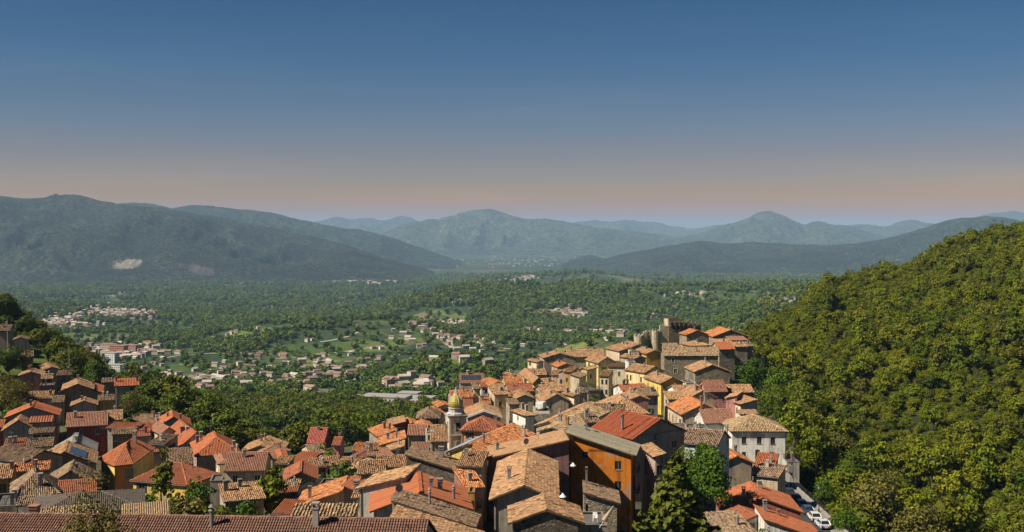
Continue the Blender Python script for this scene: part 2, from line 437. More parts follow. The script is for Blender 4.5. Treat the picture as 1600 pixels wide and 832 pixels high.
def mat_ground():
    t = NT('ground'); p = t.coord('World')
    sp = t.n('ShaderNodeSeparateXYZ'); t.l(p, sp.inputs[0]); Y = sp.outputs['Y']
    flat = t.scalev(p, (1, 1, 0))
    # village ground: earth, dust and thin grass
    near = t.ramp(t.noise(flat, 0.25, 6, 0.65), ((0.3, (0.05, 0.045, 0.036)), (0.5, (0.075, 0.068, 0.05)), (0.62, (0.04, 0.055, 0.018)), (0.8, (0.12, 0.105, 0.08))))
    # valley: a patchwork of fields and woods
    v = t.n('ShaderNodeTexVoronoi'); v.inputs['Scale'].default_value = 0.011
    wob = t.n('ShaderNodeTexNoise'); wob.inputs['Scale'].default_value = 0.012; t.l(flat, wob.inputs['Vector'])
    vm = t.n('ShaderNodeVectorMath', operation='MULTIPLY_ADD'); t.l(wob.outputs['Color'], vm.inputs[0]); vm.inputs[1].default_value = (60, 60, 0); t.l(flat, vm.inputs[2])
    t.l(vm.outputs[0], v.inputs['Vector'])
    bw = t.n('ShaderNodeSeparateColor'); t.l(v.outputs['Color'], bw.inputs[0])
    field = t.ramp(bw.outputs[0], ((0.0, (0.055, 0.095, 0.018)), (0.25, (0.10, 0.135, 0.03)), (0.45, (0.075, 0.095, 0.035)), (0.6, (0.15, 0.165, 0.045)), (0.75, (0.15, 0.13, 0.075)), (0.88, (0.10, 0.145, 0.03))), 'CONSTANT')
    rows = t.noise(t.scalev(flat, (0.35, 0.05, 0)), 1.0, 3, 0.6)
    field = t.mix(1.0, field, t.framp(rows, ((0.3, 0.75), (0.7, 1.1))), 'MULTIPLY')
    wood = t.ramp(t.noise(flat, 0.06, 8, 0.75), ((0.32, (0.012, 0.024, 0.010)), (0.55, (0.03, 0.055, 0.02)), (0.72, (0.05, 0.075, 0.028))))
    w = t.framp(t.noise(flat, 0.0042, 6, 0.62), ((0.44, 0.0), (0.52, 1.0)))
    valley = t.mix(w, field, wood)
    # far plain: pale small patches
    v2 = t.n('ShaderNodeTexVoronoi'); v2.inputs['Scale'].default_value = 0.0045; t.l(vm.outputs[0], v2.inputs['Vector'])
    b2 = t.n('ShaderNodeSeparateColor'); t.l(v2.outputs['Color'], b2.inputs[0])
    plain = t.ramp(b2.outputs[1], ((0.0, (0.05, 0.075, 0.03)), (0.35, (0.03, 0.055, 0.024)), (0.6, (0.075, 0.09, 0.045)), (0.85, (0.13, 0.12, 0.08)), (1.0, (0.04, 0.06, 0.03))), 'CONSTANT')
    w2 = t.framp(t.noise(flat, 0.0012, 6, 0.65), ((0.45, 0.0), (0.55, 1.0)))
    plain = t.mix(w2, plain, (0.022, 0.038, 0.016))
    plain = t.mix(1.0, plain, t.framp(t.noise(flat, 0.02, 6, 0.8), ((0.38, 0.35), (0.62, 1.4))), 'MULTIPLY')
    hill = t.ramp(t.noise(flat, 0.12, 6, 0.7), ((0.3, (0.012, 0.018, 0.004)), (0.6, (0.03, 0.038, 0.008)), (0.8, (0.05, 0.045, 0.016))))
    # under the hillside wood: dark litter and undergrowth; elsewhere beyond the houses: meadow
    side = t.math('SUBTRACT', sp.outputs['X'], t.math('MULTIPLY', Y, 0.19))
    side = t.framp(t.math('DIVIDE', side, 100.0), ((0.12, 0.0), (0.2, 1.0)))
    meadow = t.ramp(t.noise(flat, 0.05, 6, 0.7), ((0.3, (0.035, 0.055, 0.012)), (0.5, (0.075, 0.105, 0.018)), (0.7, (0.12, 0.13, 0.035))))
    c = t.mix(t.framp(t.math('DIVIDE', Y, 1000.0), ((0.27, 0.0), (0.33, 1.0))), near, meadow)
    c = t.mix(side, c, hill)
    c = t.mix(t.framp(t.math('DIVIDE', Y, 1000.0), ((0.7, 0.0), (0.82, 1.0))), c, valley)
    c = t.mix(t.framp(t.math('DIVIDE', Y, 10000.0), ((0.45, 0.0), (0.7, 1.0))), c, plain)
    return t.color(c)
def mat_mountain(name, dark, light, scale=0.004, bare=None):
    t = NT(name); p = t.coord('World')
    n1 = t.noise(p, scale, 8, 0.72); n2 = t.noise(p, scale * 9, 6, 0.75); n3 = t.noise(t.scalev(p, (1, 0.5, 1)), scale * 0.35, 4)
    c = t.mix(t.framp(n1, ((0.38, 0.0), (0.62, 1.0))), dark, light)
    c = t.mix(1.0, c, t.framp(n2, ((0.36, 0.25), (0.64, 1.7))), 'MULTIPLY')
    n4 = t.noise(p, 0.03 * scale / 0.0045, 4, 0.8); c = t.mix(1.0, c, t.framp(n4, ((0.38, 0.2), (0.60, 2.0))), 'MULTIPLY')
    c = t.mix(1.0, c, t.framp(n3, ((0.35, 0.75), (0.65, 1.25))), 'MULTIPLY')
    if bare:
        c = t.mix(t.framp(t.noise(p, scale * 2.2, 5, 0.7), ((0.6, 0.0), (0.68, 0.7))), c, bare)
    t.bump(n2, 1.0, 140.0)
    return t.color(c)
MT = [
 # name, crest, distance, front width, back width, relief, material
 ('mountain', [(-260, 306), (-120, 300), (-40, 304), (0, 306), (30, 309), (60, 310), (90, 306), (112, 304), (135, 307), (160, 314), (200, 321), (240, 324), (300, 333), (350, 341), (400, 352), (450, 361), (500, 372), (540, 383), (580, 396), (610, 405), (650, 417), (690, 430), (720, 440)], 9200, 2600, 1600, 1.0, 'near'),
 ('mountain', [(-260, 356), (-100, 350), (0, 349), (60, 346), (100, 350), (140, 366), (180, 384), (230, 400), (300, 415), (380, 420)], 7900, 1200, 900, 1.0, 'near'),
 ('mountain', [(100, 330), (160, 322), (200, 318), (228, 317), (250, 321), (270, 326), (300, 321), (330, 323), (370, 327), (420, 332), (460, 341), (500, 350), (540, 357), (580, 363), (620, 374), (660, 388), (700, 402), (730, 412)], 12500, 2500, 1600, 0.9, 'mid'),
 ('mountain', [(420, 360), (480, 350), (510, 344), (528, 340), (545, 342), (575, 340), (600, 345), (618, 340), (630, 338), (650, 344), (700, 362)], 26000, 4000, 2500, 0.7, 'far'),
 ('mountain', [(560, 382), (600, 365), (630, 352), (660, 345), (690, 341), (720, 333), (745, 329), (765, 328), (780, 331), (800, 338), (820, 342), (850, 343), (880, 346), (910, 352), (940, 358), (980, 361), (1020, 366), (1080, 376), (1140, 392)], 19500, 3000, 2500, 0.9, 'far'),
 ('mountain', [(820, 362), (880, 352), (910, 347), (930, 344), (950, 347), (970, 344), (1000, 347), (1030, 348), (1045, 353), (1080, 357), (1120, 352), (1160, 357), (1240, 366)], 27000, 4000, 2500, 0.7, 'far'),
 ('mountain', [(1000, 392), (1060, 372), (1100, 362), (1130, 353), (1150, 348), (1168, 341), (1184, 333), (1196, 330), (1206, 331), (1222, 337), (1238, 344), (1256, 351), (1268, 348), (1280, 347), (1300, 352), (1320, 354), (1350, 362), (1400, 374), (1460, 384)], 20000, 3200, 2500, 0.9, 'peak'),
 ('mountain', [(1260, 366), (1300, 356), (1340, 352), (1360, 351), (1385, 354), (1410, 346), (1425, 344), (1450, 350), (1480, 348), (1520, 346), (1560, 350), (1640, 358)], 23000, 3500, 2500, 0.7, 'far'),
 ('mountain', [(850, 424), (885, 410), (905, 402), (925, 399), (945, 404), (970, 397), (1000, 392), (1050, 384), (1085, 378), (1100, 377), (1130, 381), (1180, 379), (1240, 382), (1300, 383), (1350, 379), (1400, 369), (1440, 358), (1480, 345), (1520, 340), (1560, 338), (1585, 344), (1620, 352), (1700, 356), (1800, 352)], 11500, 2900, 1800, 1.0, 'mid'),
 ('mountain', [(1460, 352), (1520, 340), (1560, 333), (1580, 331), (1600, 333), (1650, 334), (1720, 330), (1800, 336)], 26000, 4000, 2500, 0.7, 'far'),
]
MLAB = None
def build_mountains():
    mats = {
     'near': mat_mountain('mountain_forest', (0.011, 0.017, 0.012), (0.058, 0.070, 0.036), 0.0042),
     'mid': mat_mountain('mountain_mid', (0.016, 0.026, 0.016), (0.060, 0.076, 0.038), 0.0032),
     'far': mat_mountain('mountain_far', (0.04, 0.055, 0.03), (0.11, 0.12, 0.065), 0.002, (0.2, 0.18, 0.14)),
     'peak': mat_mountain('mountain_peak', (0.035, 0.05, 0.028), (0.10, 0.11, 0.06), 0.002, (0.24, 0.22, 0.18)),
    }
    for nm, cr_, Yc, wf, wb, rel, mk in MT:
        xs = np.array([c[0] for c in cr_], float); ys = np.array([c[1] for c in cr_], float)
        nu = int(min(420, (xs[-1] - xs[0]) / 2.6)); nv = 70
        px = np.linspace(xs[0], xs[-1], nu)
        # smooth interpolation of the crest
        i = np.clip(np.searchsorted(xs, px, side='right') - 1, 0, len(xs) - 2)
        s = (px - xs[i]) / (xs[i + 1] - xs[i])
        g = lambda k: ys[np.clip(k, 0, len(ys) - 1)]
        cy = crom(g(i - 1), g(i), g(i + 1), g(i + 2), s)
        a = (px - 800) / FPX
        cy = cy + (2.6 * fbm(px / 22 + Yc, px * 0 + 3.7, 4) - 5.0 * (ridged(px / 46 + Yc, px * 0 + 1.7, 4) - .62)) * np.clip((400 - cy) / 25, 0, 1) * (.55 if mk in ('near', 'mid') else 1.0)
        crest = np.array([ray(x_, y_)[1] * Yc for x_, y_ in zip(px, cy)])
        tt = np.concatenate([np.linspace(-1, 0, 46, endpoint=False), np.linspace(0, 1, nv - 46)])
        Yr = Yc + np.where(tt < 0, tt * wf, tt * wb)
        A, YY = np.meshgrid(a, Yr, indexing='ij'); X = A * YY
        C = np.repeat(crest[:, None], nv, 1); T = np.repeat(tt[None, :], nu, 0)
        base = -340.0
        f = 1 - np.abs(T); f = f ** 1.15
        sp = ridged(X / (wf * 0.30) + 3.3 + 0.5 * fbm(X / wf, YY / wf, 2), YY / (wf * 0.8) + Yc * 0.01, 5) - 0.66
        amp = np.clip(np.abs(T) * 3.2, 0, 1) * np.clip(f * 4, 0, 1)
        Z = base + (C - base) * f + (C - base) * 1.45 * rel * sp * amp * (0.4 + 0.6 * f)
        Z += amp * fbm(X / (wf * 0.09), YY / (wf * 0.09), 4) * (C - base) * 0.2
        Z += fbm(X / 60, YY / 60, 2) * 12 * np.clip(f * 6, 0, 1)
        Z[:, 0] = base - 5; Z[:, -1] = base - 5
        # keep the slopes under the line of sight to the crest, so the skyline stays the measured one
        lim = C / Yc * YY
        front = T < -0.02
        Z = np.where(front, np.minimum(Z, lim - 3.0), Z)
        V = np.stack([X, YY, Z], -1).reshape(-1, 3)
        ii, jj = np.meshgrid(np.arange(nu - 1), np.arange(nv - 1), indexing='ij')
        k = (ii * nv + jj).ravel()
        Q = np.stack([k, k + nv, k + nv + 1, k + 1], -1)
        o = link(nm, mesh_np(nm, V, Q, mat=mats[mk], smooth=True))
        tag(o, kind='structure')
def build_ground():
    us = np.concatenate([np.linspace(-1.25, -0.56, 40, endpoint=False), np.linspace(-0.56, 0.60, 380), np.linspace(0.60, 1.25, 41)[1:]])
    Ys = np.concatenate([np.linspace(25, 60, 8, endpoint=False), np.exp(np.linspace(math.log(60), math.log(9000), 300)), np.exp(np.linspace(math.log(9000), math.log(60000), 24))[1:]])
    A, YY = np.meshgrid(us, Ys, indexing='ij'); X = A * YY
    Z = ground_z(X, np.maximum(YY, 60))
    V = np.stack([X, YY, Z], -1).reshape(-1, 3); nu, nv = len(us), len(Ys)
    ii, jj = np.meshgrid(np.arange(nu - 1), np.arange(nv - 1), indexing='ij')
    k = (ii * nv + jj).ravel()
    Q = np.stack([k, k + nv, k + nv + 1, k + 1], -1)
    o = link('ground', mesh_np('ground', V, Q, mat=mat_ground(), smooth=True)); tag(o, kind='structure')
def build_haze():
    b = MB(); b.box(-42000, 42000, -1500, 61500, -360, 640)
    m = bpy.data.materials.new('haze'); m.use_nodes = True; nt = m.node_tree; nt.nodes.clear()
    o_ = nt.nodes.new('ShaderNodeOutputMaterial'); v = nt.nodes.new('ShaderNodeVolumePrincipled')
    v.inputs['Color'].default_value = (0.45, 0.71, 1.0, 1)
    v.inputs['Density'].default_value = HAZE
    v.inputs['Anisotropy'].default_value = 0.0
    nt.links.new(v.outputs[0], o_.inputs['Volume'])
    o = link('haze', b.mesh('haze', m)); tag(o, kind='stuff')
    o.visible_shadow = True
HAZE = 3.7e-5
# ------------------------------------------------------------------ houses
ROOFC = dict(or_=(.43, .135, .058), or3=(.54, .215, .085), or2=(.36, .12, .06), oc=(.425, .245, .13), oc2=(.38, .26, .15), br=(.25, .162, .102), br2=(.30, .205, .135),
             rd=(.36, .085, .035), pk=(.33, .16, .105), pk2=(.30, .13, .085), dk=(.135, .11, .095), gy=(.30, .30, .29), gyb=(.27, .24, .18), cor=(.52, .14, .10), dkr=(.19, .07, .05), bg=(.30, .35, .42), pe2=(.46, .31, .21))
WALLC = dict(ye=(.70, .50, .13), ye2=(.66, .53, .27), cr=(.64, .53, .36), wh=(.68, .65, .58), wg=(.47, .43, .37), gr=(.34, .29, .23), st=(.30, .245, .175), dst=(.17, .14, .105), pk=(.55, .25, .22),
             or_=(.54, .175, .02), rd=(.25, .05, .04), pu=(.26, .14, .125), pu2=(.40, .30, .25), be=(.53, .42, .29), bl=(.50, .58, .56), oc=(.46, .28, .08), pe=(.60, .34, .19), cor=(.62, .15, .085), brk=(.34, .12, .085), dol=(.20, .165, .10))
STONE = {'st', 'dst'}
ZPY = [490, 520, 560, 600, 630, 650, 670, 700, 750, 800, 840]
ZPX = [0, 400, 600, 750, 900, 1050, 1150, 1300]
ZT = np.array([
 [-27, -31, -38, -44.5, -46.5, -47, -47, -46.5, -43, -37, -33],
 [-45, -46, -48, -49, -50, -50, -49.5, -47.5, -44, -37, -31],
 [-45, -46, -47, -48, -49, -49, -48, -46, -40, -34, -30],
 [-42, -43, -45, -47, -47.5, -47, -45, -40, -35, -31, -29],
 [-39, -41, -45, -46, -45, -40, -36, -32, -31, -30, -29],
 [-37, -39.5, -42.5, -44, -44, -42, -40, -37.5, -35, -34, -32],
 [-37, -39.5, -42.5, -44, -43.5, -43, -42, -42, -43, -43, -40],
 [-37, -40, -42, -43, -43, -43, -43, -43, -44, -45, -44]], float)
def zeave(px, py):
    i = int(np.clip(np.searchsorted(ZPX, px, side='right') - 1, 0, len(ZPX) - 2)); s = min(max((px - ZPX[i]) / (ZPX[i + 1] - ZPX[i]), 0), 1)
    f = lambda r: np.interp(py, ZPY, ZT[r])
    return f(i) * (1 - s) + f(i + 1) * s
def ydist(px, py):
    return zeave(px, py) / ray(px, py)[1]

SPEC = []
def H(label, x1, x2, y, a, dep, typ, wall, roof, **o):
    m_ = (x1 + x2) / 2
    if x1 > -50 and -14 <= a <= 7 and not o.get('keep'):
        if m_ < 300: a = -19          # the left quarter is laid out along one turned street grid
        elif m_ < 440: a -= 9
    if typ == 's' and 'rise' not in o: dep *= .72
    SPEC.append((label, x1, x2, y, a, dep, typ, wall, roof, o))
def solve(sp):
    label, x1, x2, y, a, dep, typ, wall, roof, o = sp
    right = typ == 'sr'
    xr, xo = (x2, x1) if right else (x1, x2)
    Y = o.get('d') or ydist(xr, y)
    P = at(xr, y, Y); ar = R(a); u = np.array((math.cos(ar), -math.sin(ar)))
    k = ray(xo, y)[0]                      # X = k Y on the other corner's ray
    s = (k * P[1] - P[0]) / (u[0] - k * u[1])
    w = abs(s)
    L = P[:2] if not right else P[:2] + u * s
    back = np.array((math.sin(ar), math.cos(ar)))
    c = L + u * w / 2 + back * dep / 2
    h = o.get('h', 7.0)
    return dict(c=c, w=w, z=P[2], h=h, a=ar, Y=Y)

UNIT = {}
def unit_meshes():
    b = MB()
    # window frame: unit width and height, outward is -y; bars and a sill
    t = 0.07
    for x0, x1, z0, z1 in ((0, t, 0, 1), (1 - t, 1, 0, 1), (t, 1 - t, 0, t), (t, 1 - t, 1 - t, 1), (.5 - t / 2, .5 + t / 2, t, 1 - t)):
        b.box(x0 - .5, x1 - .5, .07, .13, z0, z1)
    b.box(-.58, .58, -.07, .2, -.07, 0)
    UNIT['window'] = b.mesh('window', M['frame'])
    b = MB(); b.box(-.5, .5, .10, .16, 0, 1); UNIT['pane'] = b.mesh('pane', M['glass'])
    b = MB()
    for x0, x1, z0, z1 in ((0, t, 0, 1), (1 - t, 1, 0, 1), (t, 1 - t, 1 - t, 1), (.5 - t / 2, .5 + t / 2, 0, 1 - t)):
        b.box(x0 - .5, x1 - .5, .07, .13, z0, z1)
    b.box(-.58, .58, -.07, .2, -.07, 0)
    b.m = 1; b.box(-.5, .5, .10, .16, 0, 1)
    UNIT['far_window'] = b.mesh('window', [M['frame'], M['glass']])
    b = MB(); b.box(-.5, .5, -.05, 0, 0, 1)
    for i in range(7): b.box(-.42, .42, -.065, -.05, .06 + i * .13, .12 + i * .13)
    UNIT['shutter'] = b.mesh('shutter', M['frame'])
    # surround of dressed stone
    b = MB()
    for x0, x1, z0, z1 in ((-.66, -.5, 0, 1.14), (.5, .66, 0, 1.14), (-.5, .5, 1, 1.14)): b.box(x0, x1, -.05, .02, z0, z1)
    UNIT['surround'] = b.mesh('surround', M['frame'])
    b = MB(); b.box(-.5, .5, .06, .12, 0, 1); 
    for x0, x1, z0, z1 in ((-.4, -.05, .1, .5), (.05, .4, .1, .5), (-.4, -.05, .56, .92), (.05, .4, .56, .92)): b.box(x0, x1, .04, .06, z0, z1)
    UNIT['door'] = b.mesh('door', M['frame'])
    # chimneys (unit footprint, height 1)
    b = MB(); b.box(-.5, .5, -.5, .5, -1.2, .86); b.box(-.62, .62, -.62, .62, .86, .93)
    for sx in (-1, 1): b.box(sx * .5 - .1, sx * .5 + .1, -.55, .55, .93, 1.12)
    b.box(-.66, .66, -.66, .66, 1.12, 1.19)
    UNIT['chimney'] = b.mesh('chimney', M['frame'])
    b = MB(); b.lathe([(.34, -1.2), (.34, .8), (.5, .84), (.5, .9), (.3, .95), (.3, 1.05), (.55, 1.08), (.05, 1.25)], 10)
    UNIT['chimney_round'] = b.mesh('chimney', M['frame'])
    b = MB(); b.tube((0, 0, -.4), (0, 0, 2.6), .03, k=5); b.tube((-.7, 0, 2.4), (.8, 0, 2.4), .02, k=4)
    for i in range(6): b.tube((-.6 + i * .25, -.45 + i * .04, 2.4), (-.6 + i * .25, .45 - i * .04, 2.4), .014, k=4)
    b.tube((0, -.5, 1.7), (0, .5, 1.7), .018, k=4)
    UNIT['antenna'] = b.mesh('antenna', M['steel'])
    b = MB(); b.tube((0, 0, -.5), (0, 0, .5), .035, k=5)
    prof = [(.02, 0.0), (.2, .03), (.36, .1), (.45, .18)]
    n0 = len(b.v)
    b.lathe([(r, z) for r, z in prof], 14)
    for i in range(n0, len(b.v)):
        x, y, z = b.v[i]; b.v[i] = (x, -z - .06 , y + .55)
    b.tube((0, -.06, .5), (0, -.5, .5), .015, k=4)
    UNIT['satellite_dish'] = b.mesh('satellite_dish', M['steel'])

def wall_rect(b, W, z0, z1, holes, place, depth=.22):
    """vertical sheet W wide from z0 to z1 with rectangular openings, PLACE(x, y_in, z) gives points"""
    xs = sorted({-W / 2, W / 2, *[v for h in holes for v in (h[0] - h[2] / 2, h[0] + h[2] / 2)]})
    zs = sorted({z0, z1, *[v for h in holes for v in (h[1], h[1] + h[3])]})
    for xa, xb in zip(xs, xs[1:]):
        for za, zb in zip(zs, zs[1:]):
            xc, zc = (xa + xb) / 2, (za + zb) / 2
            if any(abs(xc - h[0]) < h[2] / 2 and h[1] < zc < h[1] + h[3] for h in holes): continue
            b.face([place(xa, 0, za), place(xb, 0, za), place(xb, 0, zb), place(xa, 0, zb)])
    for hx, hz, hw, hh in holes:
        l, r_, d, u_ = hx - hw / 2, hx + hw / 2, hz, hz + hh
        for (p, q) in (((l, d), (l, u_)), ((l, u_), (r_, u_)), ((r_, u_), (r_, d)), ((r_, d), (l, d))):
            b.face([place(p[0], 0, p[1]), place(q[0], 0, q[1]), place(q[0], depth, q[1]), place(p[0], depth, p[1])])

TILE_STORE = []
def tiles_on(poly, cw, rh, style, rng, out):
    """rows of tiles on a sloping polygon: poly[0] -> poly[1] is the eave"""
    P = np.array(poly, float)
    e = P[1] - P[0]; e /= np.linalg.norm(e)
    n = np.cross(P[1] - P[0], P[2] - P[0]); n /= np.linalg.norm(n)
    if n[2] < 0: n = -n
    s = np.cross(n, e)
    if s @ (P[2] - P[0]) < 0: s = -s
    q = np.stack([(P - P[0]) @ e, (P - P[0]) @ s], 1)
    lo, hi = q.min(0), q.max(0)
    if style == 'rib': rh = (hi[1] - lo[1])
    I = np.arange(lo[0] + cw / 2, hi[0], cw); J = np.arange(lo[1], max(hi[1] - rh * .35, lo[1] + 1e-3), rh)
    X, Yv = np.meshgrid(I, J, indexing='ij'); X = X.ravel(); Yv = Yv.ravel()
    cx, cy = X, Yv + rh * .5
    ins = np.ones(len(X), bool)
    m = len(q)
    area = sum(q[i][0] * q[(i + 1) % m][1] - q[(i + 1) % m][0] * q[i][1] for i in range(m))
    for i in range(m):
        a, c = q[i], q[(i + 1) % m]; dd = c - a; L = np.hypot(*dd)
        if L < 1e-6: continue
        cr_ = (dd[0] * (cy - a[1]) - dd[1] * (cx - a[0])) / L * (1 if area > 0 else -1)
        ins &= cr_ > -.02
    X, Yv = X[ins], Yv[ins]; N = len(X)
    if N == 0: return
    jit = {'old': 1.0, 'new': .25, 'rib': .08, 'fg': .3}[style]
    X = X + rng.normal(0, .05 * jit * cw, N); Yv = Yv + rng.normal(0, .07 * jit * rh, N) * (style != 'rib')
    hgt = cw * (.30 if style == 'old' else .2 if style == 'new' else .16) * (1 + rng.normal(0, .25 * jit, N))
    lift = np.abs(rng.normal(0, .05 * jit * cw, N))
    hw = cw * (.36 if style != 'rib' else .30)
    sk = rng.normal(0, .07 * jit, N) * rh
    prof = ((-1, 0), (-.55, .85), (.55, .85), (1, 0))
    V = np.zeros((N, 8, 3))
    for end, (yo, zo, tw) in enumerate(((-.04, .26 if style == 'fg' else .12 * (style != 'rib'), 1.0), (1.04, .0, .86))):
        for k, (px_, pz) in enumerate(prof):
            x = X + px_ * hw * tw + (sk if end else 0); y = Yv + yo * rh; z = .02 + lift + zo * rh * .5 + pz * hgt
            V[:, end * 4 + k] = P[0] + x[:, None] * e + y[:, None] * s + z[:, None] * n
    base = (np.arange(N) * 8)[:, None]
    Qf = np.concatenate([base + np.array([[k, k + 1, k + 5, k + 4]]) for k in range(3)], 0)
    Qf = np.stack([base + np.array([k, k + 1, k + 5, k + 4]) for k in range(3)], 1).reshape(-1, 4)
    cap = base + np.array([0, 1, 2, 3])
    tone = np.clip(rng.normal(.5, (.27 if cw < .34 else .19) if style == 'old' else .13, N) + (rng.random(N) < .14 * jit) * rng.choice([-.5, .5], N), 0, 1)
    ct = np.clip(tone + .38, 0, 1) if style == 'fg' else tone * .35  # hollow tile ends painted dark as if shaded; foreground ends paler
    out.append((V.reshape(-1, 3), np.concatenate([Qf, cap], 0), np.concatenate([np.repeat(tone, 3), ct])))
def tiles_mesh(parts):
    vs, qs, ts, n = [], [], [], 0
    for V, Q, t in parts:
        vs.append(V); qs.append(Q + n); ts.append(t); n += len(V)
    me = mesh_np('roof_tiles', np.concatenate(vs), np.concatenate(qs), mat=M['roof'])
    face_attr(me, 'tone', np.concatenate(ts)); return me

NHOUSE = 0
CHC = [(.33, .29, .25), (.26, .23, .21), (.42, .37, .31), (.30, .17, .11), (.20, .18, .17)]
SHC = dict(g=(.03, .16, .08), b=(.14, .09, .06), w=(.6, .58, .52), t=(.10, .22, .26), d=(.05, .05, .05), o=(.40, .25, .08))
def roof_polys(typ, w, dep, h, rise, oe=.42, og=.28):
    """the slopes of a roof as polygons, eave edge first; w along x, dep along y"""
    X0, X1, Y0, Y1 = -w / 2, w / 2, -dep / 2, dep / 2
    dz = lambda run: rise * oe / run
    if typ == 'g':
        k = dz(dep / 2)
        return [[(X0 - og, Y0 - oe, h - k), (X1 + og, Y0 - oe, h - k), (X1 + og, 0, h + rise), (X0 - og, 0, h + rise)],
                [(X1 + og, Y1 + oe, h - k), (X0 - og, Y1 + oe, h - k), (X0 - og, 0, h + rise), (X1 + og, 0, h + rise)]]
    if typ == 'e':
        k = dz(w / 2)
        return [[(X0 - oe, Y1 + og, h - k), (X0 - oe, Y0 - og, h - k), (0, Y0 - og, h + rise), (0, Y1 + og, h + rise)],
                [(X1 + oe, Y0 - og, h - k), (X1 + oe, Y1 + og, h - k), (0, Y1 + og, h + rise), (0, Y0 - og, h + rise)]]
    if typ == 's':
        k = rise * oe / dep
        return [[(X0 - og, Y0 - oe, h - k), (X1 + og, Y0 - oe, h - k), (X1 + og, Y1 + .1, h + rise), (X0 - og, Y1 + .1, h + rise)]]
    if typ == 'sl':
        k = rise * oe / w
        return [[(X0 - oe, Y1 + og, h - k), (X0 - oe, Y0 - og, h - k), (X1 + .1, Y0 - og, h + rise), (X1 + .1, Y1 + og, h + rise)]]
    if typ == 'sr':
        k = rise * oe / w
        return [[(X1 + oe, Y0 - og, h - k), (X1 + oe, Y1 + og, h - k), (X0 - .1, Y1 + og, h + rise), (X0 - .1, Y0 - og, h + rise)]]
    if typ == 'h':
        X0, X1, Y0, Y1 = X0 - oe, X1 + oe, Y0 - oe, Y1 + oe; W, D = X1 - X0, Y1 - Y0; m = min(W, D) / 2; z = h - .1; t = h + rise
        if W >= D:
            a, b = (X0 + m * .95, 0, t), (X1 - m * .95, 0, t)
            return [[(X0, Y0, z), (X1, Y0, z), b, a], [(X1, Y1, z), (X0, Y1, z), a, b], [(X0, Y1, z), (X0, Y0, z), a], [(X1, Y0, z), (X1, Y1, z), b]]
        a, b = (0, Y0 + m * .95, t), (0, Y1 - m * .95, t)
        return [[(X0, Y1, z), (X0, Y0, z), a, b], [(X1, Y0, z), (X1, Y1, z), b, a], [(X0, Y0, z), (X1, Y0, z), a], [(X1, Y1, z), (X0, Y1, z), b]]
    return []
def plane_z(poly, x, y):
    a, b, c = [np.array(p, float) for p in poly[:3]]
    n = np.cross(b - a, c - a); return a[2] - (n[0] * (x - a[0]) + n[1] * (y - a[1])) / n[2]
def inside(poly, x, y):
    sg = 0
    for p, q in zip(poly, poly[1:] + poly[:1]):
        c = (q[0] - p[0]) * (y - p[1]) - (q[1] - p[1]) * (x - p[0])
        if abs(c) < 1e-9: continue
        if sg == 0: sg = 1 if c > 0 else -1
        elif sg * c < 0: return False
    return True
def add_window(root, mx, ww, hh, Y, fc, shut, surround=False, kind=None):
    """mx: matrix of the opening's foot centre, outward is its -y"""
    S = Matrix.Diagonal((ww, 1, hh, 1))
    near = Y < 270
    o = link('window', UNIT['window'] if near else UNIT['far_window'], root, color=fc); o.matrix_local = mx @ S
    if near: link('pane', UNIT['pane'], o)
    if shut:
        for sx in (-1, 1):
            s = link('shutter', UNIT['shutter'], o, color=SHC[shut])
            s.matrix_local = Matrix.Translation((sx * .77, 0, 0)) @ Matrix.Diagonal((.5, 1, 1, 1))
    if surround: link('surround', UNIT['surround'], o, color=(.5, .46, .4))
def slab(b, poly, th=.17):
    b.prism([(x, y, z - th) for x, y, z in poly], poly)
